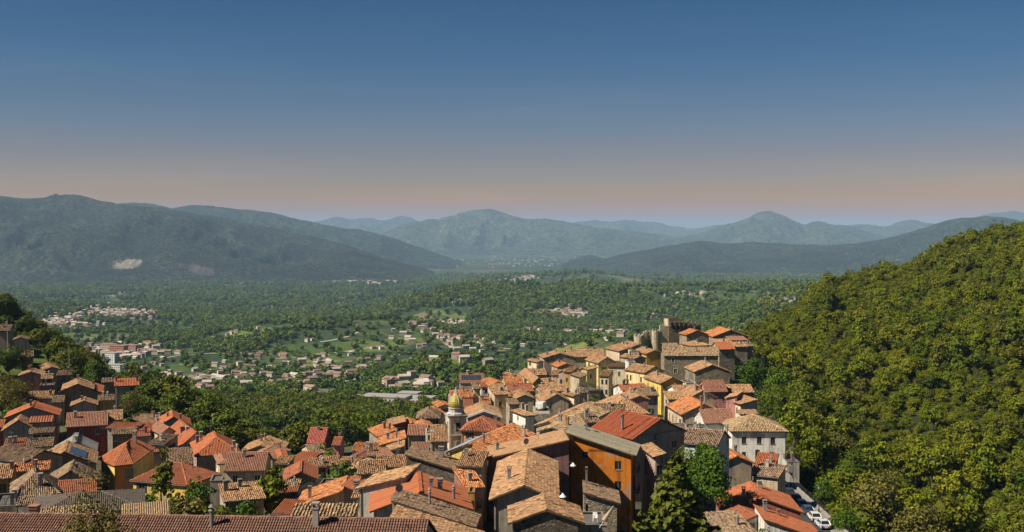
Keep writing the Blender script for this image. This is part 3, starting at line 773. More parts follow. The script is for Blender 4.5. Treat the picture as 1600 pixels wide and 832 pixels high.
def build_house(sp):
    global NHOUSE
    NHOUSE += 1
    label, x1, x2, y, a, dep, typ, wall, roof, o = sp
    s = solve(sp); rng = np.random.default_rng(1000 + NHOUSE); rnd = random.Random(NHOUSE)
    w, h, Y = s['w'], s['h'], s['Y']
    root = bpy.data.objects.new(o.get('name', 'house'), None); COL.objects.link(root)
    root.location = (s['c'][0], s['c'][1], s['z'] - h); root.rotation_euler = (0, 0, -s['a'])
    tag(root, label, o.get('cat', 'house'), o.get('group', 'houses of the hill village'))
    pitch = o.get('pitch', rnd.uniform(16.5, 20.5))
    run = {'g': dep / 2, 'e': w / 2, 's': dep, 'sl': w, 'sr': w, 'h': min(w, dep) / 2 + .4, 'f': 1}[typ]
    if typ in ('s', 'sl', 'sr') and 'pitch' not in o: pitch = rnd.uniform(9, 12) if typ == 's' else rnd.uniform(13, 17)
    rise = o.get('rise', math.tan(R(pitch)) * run)
    wc = np.array(WALLC[wall]) * rnd.uniform(.9, 1.1); wm = M['stone'] if wall in STONE else M['wall']
    # ---- openings
    vis_right = (math.cos(s['a']) * (s['c'][0]) - math.sin(s['a']) * (s['c'][1])) < 0
    # right wall faces the camera when its normal points towards the origin
    sides = {'f': (w, lambda x, yi, z: (x, -dep / 2 + yi, z), Matrix.Translation((0, -dep / 2, 0))),
             'r': (dep, lambda x, yi, z: (w / 2 - yi, x, z), Matrix.Translation((w / 2, 0, 0)) @ Matrix.Rotation(math.pi / 2, 4, 'Z')),
             'l': (dep, lambda x, yi, z: (-w / 2 + yi, -x, z), Matrix.Translation((-w / 2, 0, 0)) @ Matrix.Rotation(-math.pi / 2, 4, 'Z')),
             'b': (w, lambda x, yi, z: (-x, dep / 2 - yi, z), Matrix.Translation((0, dep / 2, 0)) @ Matrix.Rotation(math.pi, 4, 'Z'))}
    holes = {k: [] for k in sides}; wins = []
    dens = o.get('win', .72 if wall not in ('gr', 'dst', 'dol') else .45)
    sh_default = o.get('shut')
    given = o.get('wins')            # explicit windows: (side, x fraction 0..1, metres of the top below the eave, width, height)
    if given is not None:
        for sd, fx, top, ww, hh in given:
            W = sides[sd][0]; wins.append((sd, (fx - .5) * W, h - top - hh, ww, hh))
    else:
        for sd in 'flr':
            W = sides[sd][0]
            if W < 2.6: continue
            nc = max(1, int((W - .8) / rnd.uniform(2.5, 3.3)))
            ww, hh = rnd.choice(((.85, 1.25), (.95, 1.4), (.8, 1.1)))
            for fl in range(int((h - .3) / 2.9)):
                for c in range(nc):
                    if rnd.random() > dens: continue
                    xx = (-W / 2) + W * (c + .5) / nc + rnd.uniform(-.2, .2)
                    zt = h - .55 - fl * 2.95
                    if zt - hh < .4: continue
                    wins.append((sd, xx, zt - hh, ww, hh))
    if typ == 'f': wins = [q for q in wins]
    for sd, xx, zz, ww, hh in wins: holes[sd].append((xx, zz, ww, hh))
    b = MB()
    for sd in 'frlb':
        wall_rect(b, sides[sd][0], -4.0, h, holes[sd], sides[sd][1])
    if typ == 'e':
        for sd in 'fb':
            pl = sides[sd][1]; b.face([pl(-w / 2, 0, h), pl(w / 2, 0, h), pl(0, 0, h + rise - .05)])
    elif typ == 'g':
        for sd in 'rl':
            pl = sides[sd][1]; b.face([pl(-dep / 2, 0, h), pl(dep / 2, 0, h), pl(0, 0, h + rise - .05)])
    elif typ == 's':
        b.face([sides['r'][1](-dep / 2, 0, h), sides['r'][1](dep / 2, 0, h), sides['r'][1](dep / 2, 0, h + rise - .05)])
        b.face([sides['l'][1](-dep / 2, 0, h), sides['l'][1](dep / 2, 0, h), sides['l'][1](-dep / 2, 0, h + rise - .05)])
        b.face([sides['b'][1](-w / 2, 0, h), sides['b'][1](w / 2, 0, h), sides['b'][1](w / 2, 0, h + rise - .05), sides['b'][1](-w / 2, 0, h + rise - .05)])
    elif typ in ('sl', 'sr'):
        hiR = typ == 'sl'
        for sd, sg in (('f', 1), ('b', -1)):
            pl = sides[sd][1]; xe = (w / 2) * (1 if hiR else -1) * sg
            b.face([pl(-w / 2, 0, h), pl(w / 2, 0, h), pl(xe, 0, h + rise - .05)])
        pl = sides['r' if hiR else 'l'][1]
        b.face([pl(-dep / 2, 0, h), pl(dep / 2, 0, h), pl(dep / 2, 0, h + rise - .05), pl(-dep / 2, 0, h + rise - .05)])
    link('wall', b.mesh('wall', wm), root, color=wc)
    wallcs = {}
    fc = o.get('frame') or rnd.choice(((.5, .47, .42), (.16, .11, .07), (.55, .53, .5), (.1, .09, .08)))
    for i, (sd, xx, zz, ww, hh) in enumerate(wins):
        shut = sh_default if given is not None or sh_default else rnd.choice((None, None, None, 'b', 'g', 'd'))
        add_window(root, sides[sd][2] @ Matrix.Translation((xx, 0, zz)), ww, hh, Y, fc, shut, o.get('sur', False))
    for sd, fx, ww, hh, colr in o.get('doors', ()):
        d_ = link('door', UNIT['door'], root, color=colr); d_.matrix_local = sides[sd][2] @ Matrix.Translation(((fx - .5) * sides[sd][0], -.14, 0)) @ Matrix.Diagonal((ww, 1, hh, 1))
    # ---- roof
    rc = np.array(ROOFC['or_' if roof == 'or' else roof]) * rnd.uniform(.92, 1.08)
    if typ == 'f':
        b = MB()
        b.box(-w / 2 + .12, w / 2 - .12, -dep / 2 + .12, dep / 2 - .12, h - .35, h - .2)
        link('roof', b.mesh('roof', M['frame']), root, color=(.13, .12, .11))
        b = MB()
        for q in ((-w / 2 - .06, w / 2 + .06, -dep / 2 - .06, -dep / 2 + .2), (-w / 2 - .06, w / 2 + .06, dep / 2 - .2, dep / 2 + .06), (-w / 2 - .06, -w / 2 + .2, -dep / 2 + .2, dep / 2 - .2), (w / 2 - .2, w / 2 + .06, -dep / 2 + .2, dep / 2 - .2)):
            b.box(q[0], q[1], q[2], q[3], h + .003, h + .07)
        link('coping', b.mesh('coping', M['frame']), root, color=wc * .62)
        polys = []
        rf = root
        if o.get('rail'): 
            b = MB(); railing_path(b, [(-w / 2 + .1, dep / 2 - .1, h + .1), (-w / 2 + .1, -dep / 2 + .1, h + .1), (w / 2 - .1, -dep / 2 + .1, h + .1), (w / 2 - .1, dep / 2 - .1, h + .1)])
            link('railing', b.mesh('railing', M['metal']), root)
    else:
        polys = roof_polys(typ, w, dep, h, rise, o.get('oe', .42), o.get('og', .28))
        b = MB()
        for p in polys: slab(b, p)
        rf = link('roof', b.mesh('roof', M['roof']), root, color=rc * .8)
        style = o.get('tile') or ('new' if roof in ('or', 'rd', 'cor', 'or2', 'pk', 'pk2', 'dkr', 'dk') else 'rib' if roof in ('gy', 'gyb', 'bg') else 'old')
        cw = .27 if Y < 165 else .32 if Y < 235 else .36 if Y < 300 else .43
        cw *= o.get('cw', 1)
        if style == 'rib': cw = o.get('ribw', .8)
        parts = []
        for p in polys: tiles_on(p, cw, cw * 1.55, style, rng, parts)
        if Y < 310:      # dark tubes added as the eaves' shadow line, and a downpipe
            for p in polys[:2] if typ != 'h' else polys:
                b = MB(); e0, e1 = Vector(p[0]) + Vector((0, 0, -.1)), Vector(p[1]) + Vector((0, 0, -.1)); b.tube(e0, e1, .085, k=5)
                link('eave_shadow_line', b.mesh('eave_shadow_line', M['metal']), rf)
            sx = rnd.choice((-1, 1)); b = MB(); b.tube((sx * (w / 2 - .25), -dep / 2 - .07, h - .15), (sx * (w / 2 - .25), -dep / 2 - .07, -3), .055, k=5)
            link('downpipe', b.mesh('downpipe', M['metal']), root)
        # ridge and hip caps
        if typ in ('g', 'e', 'h'):
            caps = []
            if typ in ('g', 'e'): caps = [(polys[0][2], polys[0][3])]
            else: caps = [(polys[0][2], polys[0][3]), (polys[0][0], polys[0][3]), (polys[0][1], polys[0][2]), (polys[1][0], polys[1][3]), (polys[1][1], polys[1][2])]
            for p, q in caps:
                p, q = np.array(p), np.array(q); L = np.linalg.norm(q - p); 
                if L < .5: continue
                e = (q - p) / L; sd = np.cross(e, (0, 0, 1)); sd /= np.linalg.norm(sd); up = np.cross(sd, e)
                k = max(1, int(L / .45)); r_ = cw * .55
                for i in range(k):
                    A, B = p + e * L * i / k, p + e * L * (i + .97) / k; jt = rng.normal(0, .015, 2)
                    V = []
                    for E, li in ((A, .05), (B, .02)):
                        for cx_, cz_ in ((-1, -.15), (-.5, .5), (.5, .5), (1, -.15)): V.append(E + sd * (cx_ * r_ + jt[0]) + up * (cz_ * r_ * .8 + li + jt[1]))
                    parts.append((np.array(V), np.array([[0, 1, 5, 4], [1, 2, 6, 5], [2, 3, 7, 6]]), np.full(3, np.clip(rng.normal(.6, .2), 0, 1))))
        if parts:
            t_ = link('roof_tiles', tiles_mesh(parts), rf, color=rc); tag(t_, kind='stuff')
        if o.get('band'):          # rows of darker stone-weighted tiles across the slopes
            pass
    # ---- chimneys, aerials
    nch = o.get('chim', rnd.choice((0, 1, 1, 2)))
    if isinstance(nch, int):
        lst = []
        for _ in range(nch):
            lst.append((rnd.uniform(.15, .85), rnd.uniform(.2, .8), rnd.uniform(.8, 1.5), rnd.uniform(.4, .62), rnd.choice('bbr')))
    else: lst = nch
    for fx, fy, ch, cwid, st in lst:
        x, yv = (fx - .5) * w, (fy - .5) * dep
        zz = max([plane_z(p, x, yv) for p in polys if inside(p, x, yv)] or [h])
        c = link('chimney', UNIT['chimney' if st == 'b' else 'chimney_round'], rf, color=rnd.choice(CHC))
        c.matrix_local = Matrix.Translation((x, yv, zz)) @ Matrix.Diagonal((cwid, cwid, ch, 1))
    if Y < 330 and rnd.random() < o.get('aer', .55):
        x, yv = rnd.uniform(-.4, .4) * w, rnd.uniform(-.3, .3) * dep
        zz = max([plane_z(p, x, yv) for p in polys if inside(p, x, yv)] or [h])
        c = link('antenna', UNIT['antenna'], rf); c.location = (x, yv, zz); c.rotation_euler = (0, 0, rnd.uniform(0, 6))
    for fx, fy in o.get('dish', ()):
        x, yv = (fx - .5) * w, (fy - .5) * dep
        zz = max([plane_z(p, x, yv) for p in polys if inside(p, x, yv)] or [h])
        c = link('satellite_dish', UNIT['satellite_dish'], rf); c.location = (x, yv, zz + .4); c.rotation_euler = (0, 0, .5)
    for pi, fx0, fx1, fy0, fy1 in o.get('solar', ()):     # solar panels lying on a slope
        P = [Vector(v) for v in polys[pi]]
        def on(fx, fy, up):
            lo = P[0].lerp(P[1], fx); hi = P[3].lerp(P[2], fx); n_ = (P[1] - P[0]).cross(P[2] - P[0]).normalized(); n_ = n_ if n_.z > 0 else -n_
            return lo.lerp(hi, fy) + n_ * up
        k = 3
        for i in range(k):
            f0, f1 = fx0 + (fx1 - fx0) * (i + .03) / k, fx0 + (fx1 - fx0) * (i + .95) / k
            b = MB(); b.prism([on(f0, fy0, .18), on(f1, fy0, .18), on(f1, fy1, .18), on(f0, fy1, .18)], [on(f0, fy0, .26), on(f1, fy0, .26), on(f1, fy1, .26), on(f0, fy1, .26)])
            link('solar_panel', b.mesh('solar_panel', M['solar']), rf)
    if o.get('rake'):              # pale verge along the front gable
        b = MB()
        for sx in (-1, 1):
            p, q = Vector((sx * (w / 2 + .45), -dep / 2 - .32, h - .1)), Vector((0, -dep / 2 - .32, h + rise + .12))
            b.prism([p + Vector((0, -.1, -.3)), q + Vector((0, -.1, -.3)), q + Vector((0, .15, -.3)), p + Vector((0, .15, -.3))], [p + Vector((0, -.1, .22)), q + Vector((0, -.1, .22)), q + Vector((0, .15, .22)), p + Vector((0, .15, .22))])
        link('verge', b.mesh('verge', M['white']), root)
    for sd, fx, zz, ww in o.get('balc', ()):      # balconies: slab and iron railing
        b = MB(); b.box(-ww / 2, ww / 2, -1.0, 0, 0, .14); sl = b
        bo = link('balcony', b.mesh('balcony', M['concrete']), root); bo.matrix_local = sides[sd][2] @ Matrix.Translation(((fx - .5) * sides[sd][0], 0, h - zz))
        b = MB(); railing_path(b, [(-ww / 2 + .04, 0, .14), (-ww / 2 + .04, -.95, .14), (ww / 2 - .04, -.95, .14), (ww / 2 - .04, 0, .14)], .95, .16)
        link('balcony_railing', b.mesh('balcony_railing', M['metal']), bo)
    if o.get('extra'): o['extra'](root, rf, w, dep, h, rise, polys)
    return root
def railing_path(b, pts, H_=1.0, step=.22):
    for p, q in zip(pts, pts[1:]):
        p, q = Vector(p), Vector(q); L = (q - p).length; up = Vector((0, 0, H_))
        b.tube(p + up, q + up, .035, k=4); b.tube(p + up * .1, q + up * .1, .02, k=4)
        n = max(1, int(L / step))
        for i in range(n + 1):
            m = p.lerp(q, i / n); b.tube(m, m + up, .03 if i % 6 == 0 else .013, k=4)
# label, x1, x2 (front wall's corners), y (eave) in photo pixels, turn, depth, roof form, wall, roof
def house_list():
    # --- long brown roof in front and the roofs at the lower edge
    H("long brown tiled roof along the bottom of the view with two tall grey chimneys", -60, 652, 879, 3, 13, 'g', 'gr', 'fg', d=102.5, h=8, rise=3.0, chim=[(.515, .40, 1.7, .62, 'r'), (.752, .42, 1.9, .55, 'b'), (.07, .62, 1.0, .8, 'b')], aer=0, cw=1.0, win=0, tile='fg')
    H("old lumpy pale tiled roof below the orange ribbed roof, cut by the bottom edge", 612, 746, 852, 2, 5, 'sr', 'gr', 'oc', d=113.5, h=6, rise=2.7, chim=0, aer=0, win=0)
    H("narrow brown stone roof strip between the lumpy tiles and the orange red ribbed roof", 613, 738, 822, 4, 5, 'sr', 'gr', 'br', d=120.5, h=6, rise=2.7, chim=[(.42, .6, 1.6, .4, 'r')], aer=0, win=0, dish=[(.03, .5)])
    H("dark rough stone house with a small gable of pale lumpy tiles at the bottom edge", 801, 907, 815, -1, 6.5, 'e', 'dst', 'oc', d=113, h=9, rise=1.25, chim=0, aer=0, win=0)
    H("broad house with patched ochre gable roof and a shaded arch under the eaves", 772, 866, 777, 2, 22, 'e', 'gr', 'oc', d=134, h=9, rise=1.55, chim=[(.22, .3, 1.5, .45, 'b')], aer=0, oe=.6, og=.5, wins=[('f', .72, 1.2, 1.0, .9)], cw=1.0)
    H("bright orange house with sloping ribbed roof and a diagonal shadow across its front", 889, 986, 709, 11, 8, 'sr', 'or_', 'gyb', d=161, h=12.5, rise=2.75, og=.55, chim=[(.2, .75, 1.5, .3, 'b')], aer=0, wins=[('f', .795, 1.2, 1.0, 1.3), ('f', .26, -.4, 1.0, 1.4), ('f', .795, 4.2, 1.0, 1.3), ('r', .4, 1.3, 1.0, 2.0), ('r', .4, 4.3, 1.0, 2.0)], frame=(.3, .2, .12), balc=[('r', .4, 3.4, 3.2), ('r', .4, 6.5, 3.2)])
    H("purple brown house with a long peach tiled roof beside the bright orange house", 764, 889, 715, -3, 7.5, 'sl', 'pu', 'oc', d=156.5, h=9, rise=2.5, og=.5, chim=[(.12, .5, 1.0, .4, 'b')], aer=1, win=0, tile='new', dish=[(.46, .15)])
    H("grey house with a large orange red roof of long ribs and two roof vents", 584, 731, 797, -6, 11, 'e', 'wg', 'or', d=131, h=7, rise=2.0, chim=[(.62, .42, 1.0, .45, 'b'), (.72, .45, 1.2, .6, 'b'), (.86, .2, 1.4, .5, 'r')], aer=0, tile='rib', ribw=.55, wins=[('l', .5, 1.0, 1, 1.2)])
    H("pale grey house with lumpy orange tiles sloping up behind the orange red ribbed roof", 562, 634, 762, 9, 8, 'sl', 'wg', 'oc', d=140, h=9, rise=1.6, chim=0, aer=0, win=0, wins_=0)
    H("weathered grey stone house with a mossy brown roof sloping above the orange red roof", 635, 721, 737, 4, 6, 'sr', 'dst', 'br', d=153, h=9, rise=2.3, chim=[(.55, .8, 1.3, .6, 'b')], aer=0, win=0)
    H("small ruined stone house with a sagging roof below the bright orange house", 912, 964, 785, 3, 6, 'sr', 'st', 'br', d=129, h=8, rise=1.15, chim=[(.1, .8, 1.8, .25, 'b')], aer=0, win=0)
    # --- between the orange house and the church
    H("yellow walled building with a long orange roof and a blue grey metal lean-to", 702, 776, 706, 20, 19, 'e', 'ye', 'or3', d=176, h=8, rise=1.7, chim=[(.62, .12, 1.4, .5, 'r'), (.9, .8, 1.6, .5, 'b')], wins=[('f', .3, 1.5, .8, 1)], extra=blue_leanto)
    H("small peach roofed house with a round vent beside the yellow walled building", 738, 762, 713, 0, 6, 'sr', 'pu2', 'or3', d=158, h=7, rise=1.0, chim=0, win=0)
    H("low roof of loose tiles with a pale beam in front of the yellow walled building", 716, 752, 727, 8, 7, 's', 'be', 'oc', d=152, h=6, chim=[(.2, .6, 1, .4, 'b')], aer=0, win=0)
    H("roof of bright ridged tiles behind the weathered grey stone house", 728, 754, 762, -18, 6, 's', 'pu', 'or3', d=146, h=8, rise=1.3, chim=[(.45, .3, 1, .5, 'b')], aer=0, wins=[('f', .8, 1.5, .8, 1.6)])
    H("narrow ochre wall house squeezed beside the orange red ribbed roof", 731, 741, 770, 0, 3, 'f', 'oc', 'oc', d=138, h=8, chim=0, win=0, aer=0)
    H("tall weathered roof with bright lower rows beside the church", 838, 876, 664, 22, 26, 'e', 'be', 'oc', d=208, h=8, chim=[(.2, .4, 1, .4, 'b')], wins=[])
    H("long terracotta roof stepping up behind the purple brown house", 843, 884, 673, 22, 24, 'e', 'be', 'oc2', d=186, h=8, chim=[(.25, .3, 1.2, .5, 'b'), (.7, .2, 1.2, .5, 'b')], wins=[])
    H("grey gabled house with a big deep red ribbed roof behind the orange house", 924, 990, 669, 54, 11.5, 'g', 'gr', 'rd', d=186, h=9, rise=2.5, chim=[(.62, .1, 2.2, .3, 'b')], aer=0, tile='rib', ribw=.42, wins=[('r', .42, -.2, .5, 1.3), ('r', .8, 1.5, 1.1, 1.3)])
    H("small brown tiled lean-to at the end of the deep red ribbed roof", 917, 936, 660, -10, 6, 's', 'gr', 'br', d=192, h=6, chim=[(.2, .5, 1.5, .6, 'b')], win=0)
    H("narrow house with a single tiled slope next to the orange house's balconies", 1024, 1038, 713, -8, 8, 'sl', 'pu2', 'oc', d=162, h=10, chim=0, aer=0, wins=[('f', .5, 1.4, .9, 1.5), ('f', .5, 4.4, .9, 1.5), ('l', .3, 1.6, .9, 2.2)])
    H("low brown ridge roof below the vine garden in the middle of the village", 930, 976, 648, 3, 8, 'g', 'be', 'br', d=222, h=6, chim=[(.5, .4, .8, .6, 'b')])
    H("wide ochre hipped roof filling the slope under the maroon gable", 948, 1012, 647, -6, 14, 'h', 'be', 'oc', d=236, h=7, rise=2.8, chim=[(.6, .3, .9, .4, 'b')])
    H("house with maroon shaded gable above the wide ochre hipped roof", 986, 1013, 624, -6, 10, 'e', 'pu', 'oc', d=268, h=7, wins=[])
    H("brown roofed house squeezed between the maroon gable and the yellow gable", 1002, 1028, 618, -8, 9, 'g', 'gr', 'br', d=283, h=7)
    # --- church quarter
    H("church nave with mauve gable edged in white behind the green domed tower", 731, 782, 651.5, -5, 14, 'e', 'pu2', 'oc', d=276, h=9, chim=0, aer=0, win=0, rake=1, cat='church', name='church')
    H("peach walled house with rusty stained hipped roof beside the church tower", 721, 776, 672, 8, 9, 'h', 'pe', 'or2', d=238, h=8, rise=2.2, chim=[(.9, .4, 2.0, .6, 'b')], tile='old')
    H("tall plain beige tower house above the church nave", 773, 796, 617, -14, 9, 's', 'be', 'oc', d=312, h=13, rise=1.6, wins=[('f', .38, 2.0, .9, 1.5), ('l', .5, 6, .7, .9)])
    H("large orange roof at the far edge of the village above the beige tower house", 766, 791, 602, -15, 12, 'e', 'be', 'or3', d=344, h=9)
    H("orange roofed house crowded with chimneys beside the long yellow house", 791, 818, 601, -8, 11, 'g', 'be', 'or3', d=338, h=9, chim=3)
    H("brown orange roof with three chimneys below the far orange roofs", 796, 834, 612, -10, 10, 'g', 'be', 'or2', d=322, h=9, chim=3)
    H("small amber walled house beside a grey gable near the beige tower house", 796, 806.5, 619.5, 0, 5, 's', 'oc', 'oc', d=306, h=5, win=.3, chim=0)
    H("grey gabled house with peach roof below the long yellow house", 806, 833, 622.5, -8, 10, 'e', 'be', 'oc', d=302, h=8, wins=[])
    H("bluish walled house with cream side next to the beige tower house", 796, 811, 632, -12, 6, 's', 'gr', 'br', d=292, h=7, wins=[('l', .5, 1.2, .8, 1.4)])
    H("little white house with hipped brown roof facing the white van", 821, 836, 649.5, -22, 8, 'h', 'wh', 'oc', d=262, h=6, wins=[('l', .4, .8, .8, 1.2)])
    H("mauve walled house with broad orange roof behind the church dome", 706, 740, 621.5, -10, 9, 'g', 'pu2', 'or3', d=322, h=7)
    H("orange roof half hidden behind the church dome", 722, 739, 637, -5, 10, 's', 'be', 'or2', d=296, h=6)
    H("pale stone turret house with broken roof by the white roof terrace", 741, 750, 608, -10, 7, 's', 'be', 'br', d=330, h=10)
    H("white house with roof terrace beside the beige tower house", 750, 765, 623, -5, 5, 'f', 'wh', 'oc', d=312, h=6, rail=1)
    H("house with small orange roof under the white roof terrace", 751, 766, 631, -5, 6, 's', 'be', 'or3', d=298, h=6)
    H("small white house with red roof at the village rim by the solar roofed hall", 752, 765, 605, -8, 7, 'g', 'wh', 'or2', d=346, h=6)
    H("weathered roof with dark gable right behind the mauve nave", 727, 752, 647, -4, 8, 's', 'be', 'oc', d=284, h=7)
    H("orange gabled house nearest the factories at the village rim", 685, 704, 636, -15, 8, 'e', 'be', 'or3', d=306, h=7)
    H("orange roof with pale wall below the factories, west of the dome", 671, 694, 647, -15, 8, 'e', 'be', 'or3', d=292, h=7)
    H("dark brown hipped roof over an open loft left of the church tower", 653, 685, 653.5, -3, 9, 'h', 'gr', 'br', d=272, h=7, rise=1.8, wins=[('f', .2, .5, 2.2, 1), ('f', .55, .5, 2.2, 1), ('f', .85, .5, 1.8, 1)])
    H("low orange roof at the wood's edge next to the dark red house", 636, 653, 664, -14, 8, 'e', 'be', 'or3', d=276, h=6)
    H("orange gable roof just below the dark brown hipped roof", 657, 677, 668, -14, 8, 'e', 'pu2', 'or3', d=262, h=7)
    H("grey house with dusty red roof and two small black windows", 638, 665.5, 679.5, -2, 9, 'g', 'gr', 'pk', d=248, h=8, wins=[('f', .3, 1.2, .9, 1.1), ('f', .8, 1.2, .9, 1.1)], chim=0)
    H("reddish roof in front of the grey house with two small black windows", 642, 668, 706, 0, 5, 's', 'be', 'pk', d=214, h=7, rise=1.0, chim=0)
    H("tall thin white house with stacked windows by the church tower", 666, 675.5, 675, -6, 4, 'f', 'wh', 'oc', d=226, h=9, wins=[('f', .5, .7, .55, .9), ('f', .5, 3.3, .55, .9), ('f', .5, 5.8, .55, .9)], chim=0, aer=0)
    H("broad ochre roof sloping up to the foot of the church tower", 674, 699, 690, -4, 12, 's', 'be', 'oc', d=220, h=8, rise=1.3, chim=[(.9, .8, 1, .4, 'b')])
    H("dark red walled house with orange roof at the edge of the wood", 609, 634, 665, -8, 9, 'sl', 'rd', 'oc', d=272, h=7, chim=0)
    H("stone house with orange lit roof facing the wooded slope", 592, 619, 682, -20, 10, 'sl', 'st', 'or3', d=248, h=7)
    H("long orange slope with white end wall above the coral house", 595.5, 633, 695, -8, 9, 'sl', 'st', 'or3', d=232, h=7, wins=[])
    H("mossy tiled shed roof just above the coral house", 606, 632, 705, -5, 6, 'sl', 'gr', 'oc', d=222, h=6, win=0)
    H("coral red house with brown roof", 601.5, 618, 716.5, -38, 7, 'g', 'cor', 'pk', d=212, h=7, wins=[('l', .4, 1.2, .7, 1.6)], chim=0, aer=0)
    H("beige gabled house with dark red roof slope near the bright green tree", 543, 575, 716, 14, 9, 'e', 'be', 'dkr', d=212, h=8, wins=[])
    H("flat looking orange roof behind the beige gabled house", 551, 588, 705, 0, 7, 's', 'be', 'or3', d=232, h=6)
    H("small orange tiled roof beside the coral red house", 619, 635, 726, 0, 6, 's', 'be', 'or3', d=200, h=6, chim=[(.4, .5, .8, .4, 'b')])
    H("long low roof below the coral red house", 586, 634, 729, 0, 7, 's', 'gr', 'oc', d=192, h=6, win=0)
    H("rough stone tower wall next to the coral red house", 576, 589, 712, -5, 6, 's', 'st', 'oc', d=206, h=8, win=.2)
    H("low beige roof above the bright green tree", 540, 571, 736, 10, 8, 'e', 'be', 'oc', d=194, h=6, wins=[])
    H("grey walled shed behind the lumpy orange tiles", 560, 601, 740, -4, 8, 's', 'gr', 'oc', d=180, h=5, win=0)
    H("small salmon roof beside the pale grey house with lumpy orange tiles", 541, 557, 764, 0, 4, 's', 'be', 'or3', d=152, h=6, rise=.8, win=0)
    H("thin cream gable wall next to the pale grey house with lumpy orange tiles", 552, 564, 777, 0, 4, 's', 'cr', 'oc', d=142, h=8, win=.2)
    # --- middle left
    H("cream house with broad dusty red roof and white shuttered windows", 352, 413, 735, 3, 11, 'g', 'cr', 'pk', d=204, h=8, rise=2.2, chim=[(.2, .5, 1.4, .5, 'r'), (.42, .35, 1.5, .5, 'b'), (.05, .6, 1.3, .5, 'b')], wins=[('f', .25, .9, .9, 2.0), ('f', .82, 1.0, 1.1, 1.4)], frame=(.7, .68, .62))
    H("curved cream end house with balcony next to the broad dusty red roof", 343, 359, 724, -20, 8, 'h', 'cr', 'pk', d=214, h=7, balc=[('f', .4, 2.9, 2.4)])
    H("low tan gable roof behind the broad dusty red roof", 377, 437, 707, 6, 11, 'e', 'gr', 'oc', d=240, h=6, wins=[])
    H("grey gable with one dark window in front of the low tan gable roof", 386, 428, 715, 8, 9, 'e', 'gr', 'pk', d=224, h=6, wins=[('f', .6, .6, 1.0, 1.0)])
    H("dark red house with a bright orange ribbed roof split by a terrace", 449, 475, 721, 26, 5, 's', 'rd', 'or', d=206, h=8, rise=1.0, tile='rib', ribw=.5, chim=0, wins=[('f', .6, 1.5, 1.0, 1.6)])
    H("sliver of bright orange roof beside the split roof terrace", 437, 448, 716, -16, 8, 'e', 'gr', 'or', d=214, h=7, win=0, chim=0)
    H("plain brownish wall house below the sliver of orange roof", 431, 450, 724, 6, 5, 's', 'dol', 'oc', d=200, h=8, win=0, chim=0)
    H("small pale house with brown roof by the trees", 486, 513, 709, -25, 8, 'g', 'be', 'br', d=240, h=6, chim=0, wins=[('f', .25, .6, 1.0, 1.8), ('f', .55, .6, 1.0, 1.8)])
    H("bright coral roofed red house standing alone before the wood", 481, 506, 691, 0, 10, 'g', 'rd', 'cor', d=262, h=5, rise=2.6, chim=[(.5, .4, .8, .5, 'b')])
    H("tiny pink house with red roof beside the dark cypress trees", 520, 531, 695, 0, 7, 'g', 'pk', 'or2', d=262, h=4)
    H("low roofed brown shed above the bright green tree", 481, 509, 729, -4, 5, 's', 'pu', 'oc', d=198, h=5, win=0)
    H("low tiled roof behind the low roofed brown shed", 494, 526, 728, -5, 7, 's', 'be', 'oc', d=206, h=5)
    H("scattered tan roof next to the beige gabled house", 526, 556, 729, 6, 7, 's', 'be', 'oc', d=204, h=5)
    H("plain olive walled building with tiled side slope above the iron staircase", 446, 493, 749, -10, 9, 'e', 'dol', 'or2', d=186, h=9, rise=1.2, wins=[], chim=0)
    H("low beige tile roof above the iron staircase", 437, 463, 768, -4, 6, 's', 'be', 'oc2', d=168, h=5, chim=[(.8, .5, 1.2, .4, 'r')], win=0)
    H("brownish orange roof tucked under the low beige tile roof", 436, 459, 780, -4, 6, 's', 'be', 'or2', d=158, h=5, chim=0, win=0)
    H("roof terrace with iron railing and laundry above the peach gable", 491, 536, 767, 0, 8, 'f', 'gr', 'oc', d=166, h=6, rail=1, win=0)
    H("peach walled house with big pale orange slope and white ridge", 466, 535, 791, -4, 9, 'sl', 'pe', 'or3', d=147, h=7, rise=2.0, chim=[(.22, .25, 1.5, .4, 'b')], win=0)
    H("grey corrugated shed wall next to the peach walled house", 535, 555, 766, 8, 6, 'sr', 'gr', 'or2', d=150, h=8, rise=.6, win=0, chim=0, aer=0)
    H("roof of thick cream and brown tiles just above the long brown roof", 457, 553, 806, 0, 3.4, 's', 'be', 'oc2', d=129, h=6, rise=.6, cw=1.5, chim=0, aer=0, win=0)
    H("small bright orange roof beside the thick cream tiles", 429, 456, 801, 12, 3.6, 's', 'gr', 'or', d=136, h=5, rise=.8, chim=0, win=0, aer=0)
    H("lumpy beige roof half hidden by the garden shrubs", 352, 412, 783, -22, 6, 's', 'gr', 'oc', d=152, h=6, rise=1.0, chim=[(.1, .6, 1.3, .6, 'b'), (.5, .75, 1.0, .5, 'b')], win=0)
    H("small grey flat roofed garage behind the hipped yellow house", 328, 346, 752, 0, 5, 'f', 'gr', 'oc', d=190, h=4, win=0)
    H("house with white walled flank and great orange gable roof", 281, 333, 698, -28, 19, 'e', 'wh', 'or', d=246, h=8, rise=2.9, chim=[(.3, .45, 1.1, .9, 'b'), (.4, .35, .8, .6, 'b')], wins=[('l', f, 1.0, .8, 1.7) for f in (.12, .24, .36, .5, .63, .76, .9)])
    H("house with peach flank and wide orange hipped roof and grey end wall", 307.5, 374, 712, -20, 15, 'h', 'pu2', 'or', d=232, h=9, rise=3.0, chim=[(.1, .7, 1.4, .6, 'b'), (.2, .8, 1.4, .6, 'b'), (.9, .2, 1.2, .5, 'b')], wins=[('l', f, 1.2, .8, 1.8) for f in (.12, .4, .7)] + [('f', .72, 1.4, .8, .9), ('f', .75, 6, .8, .9)])
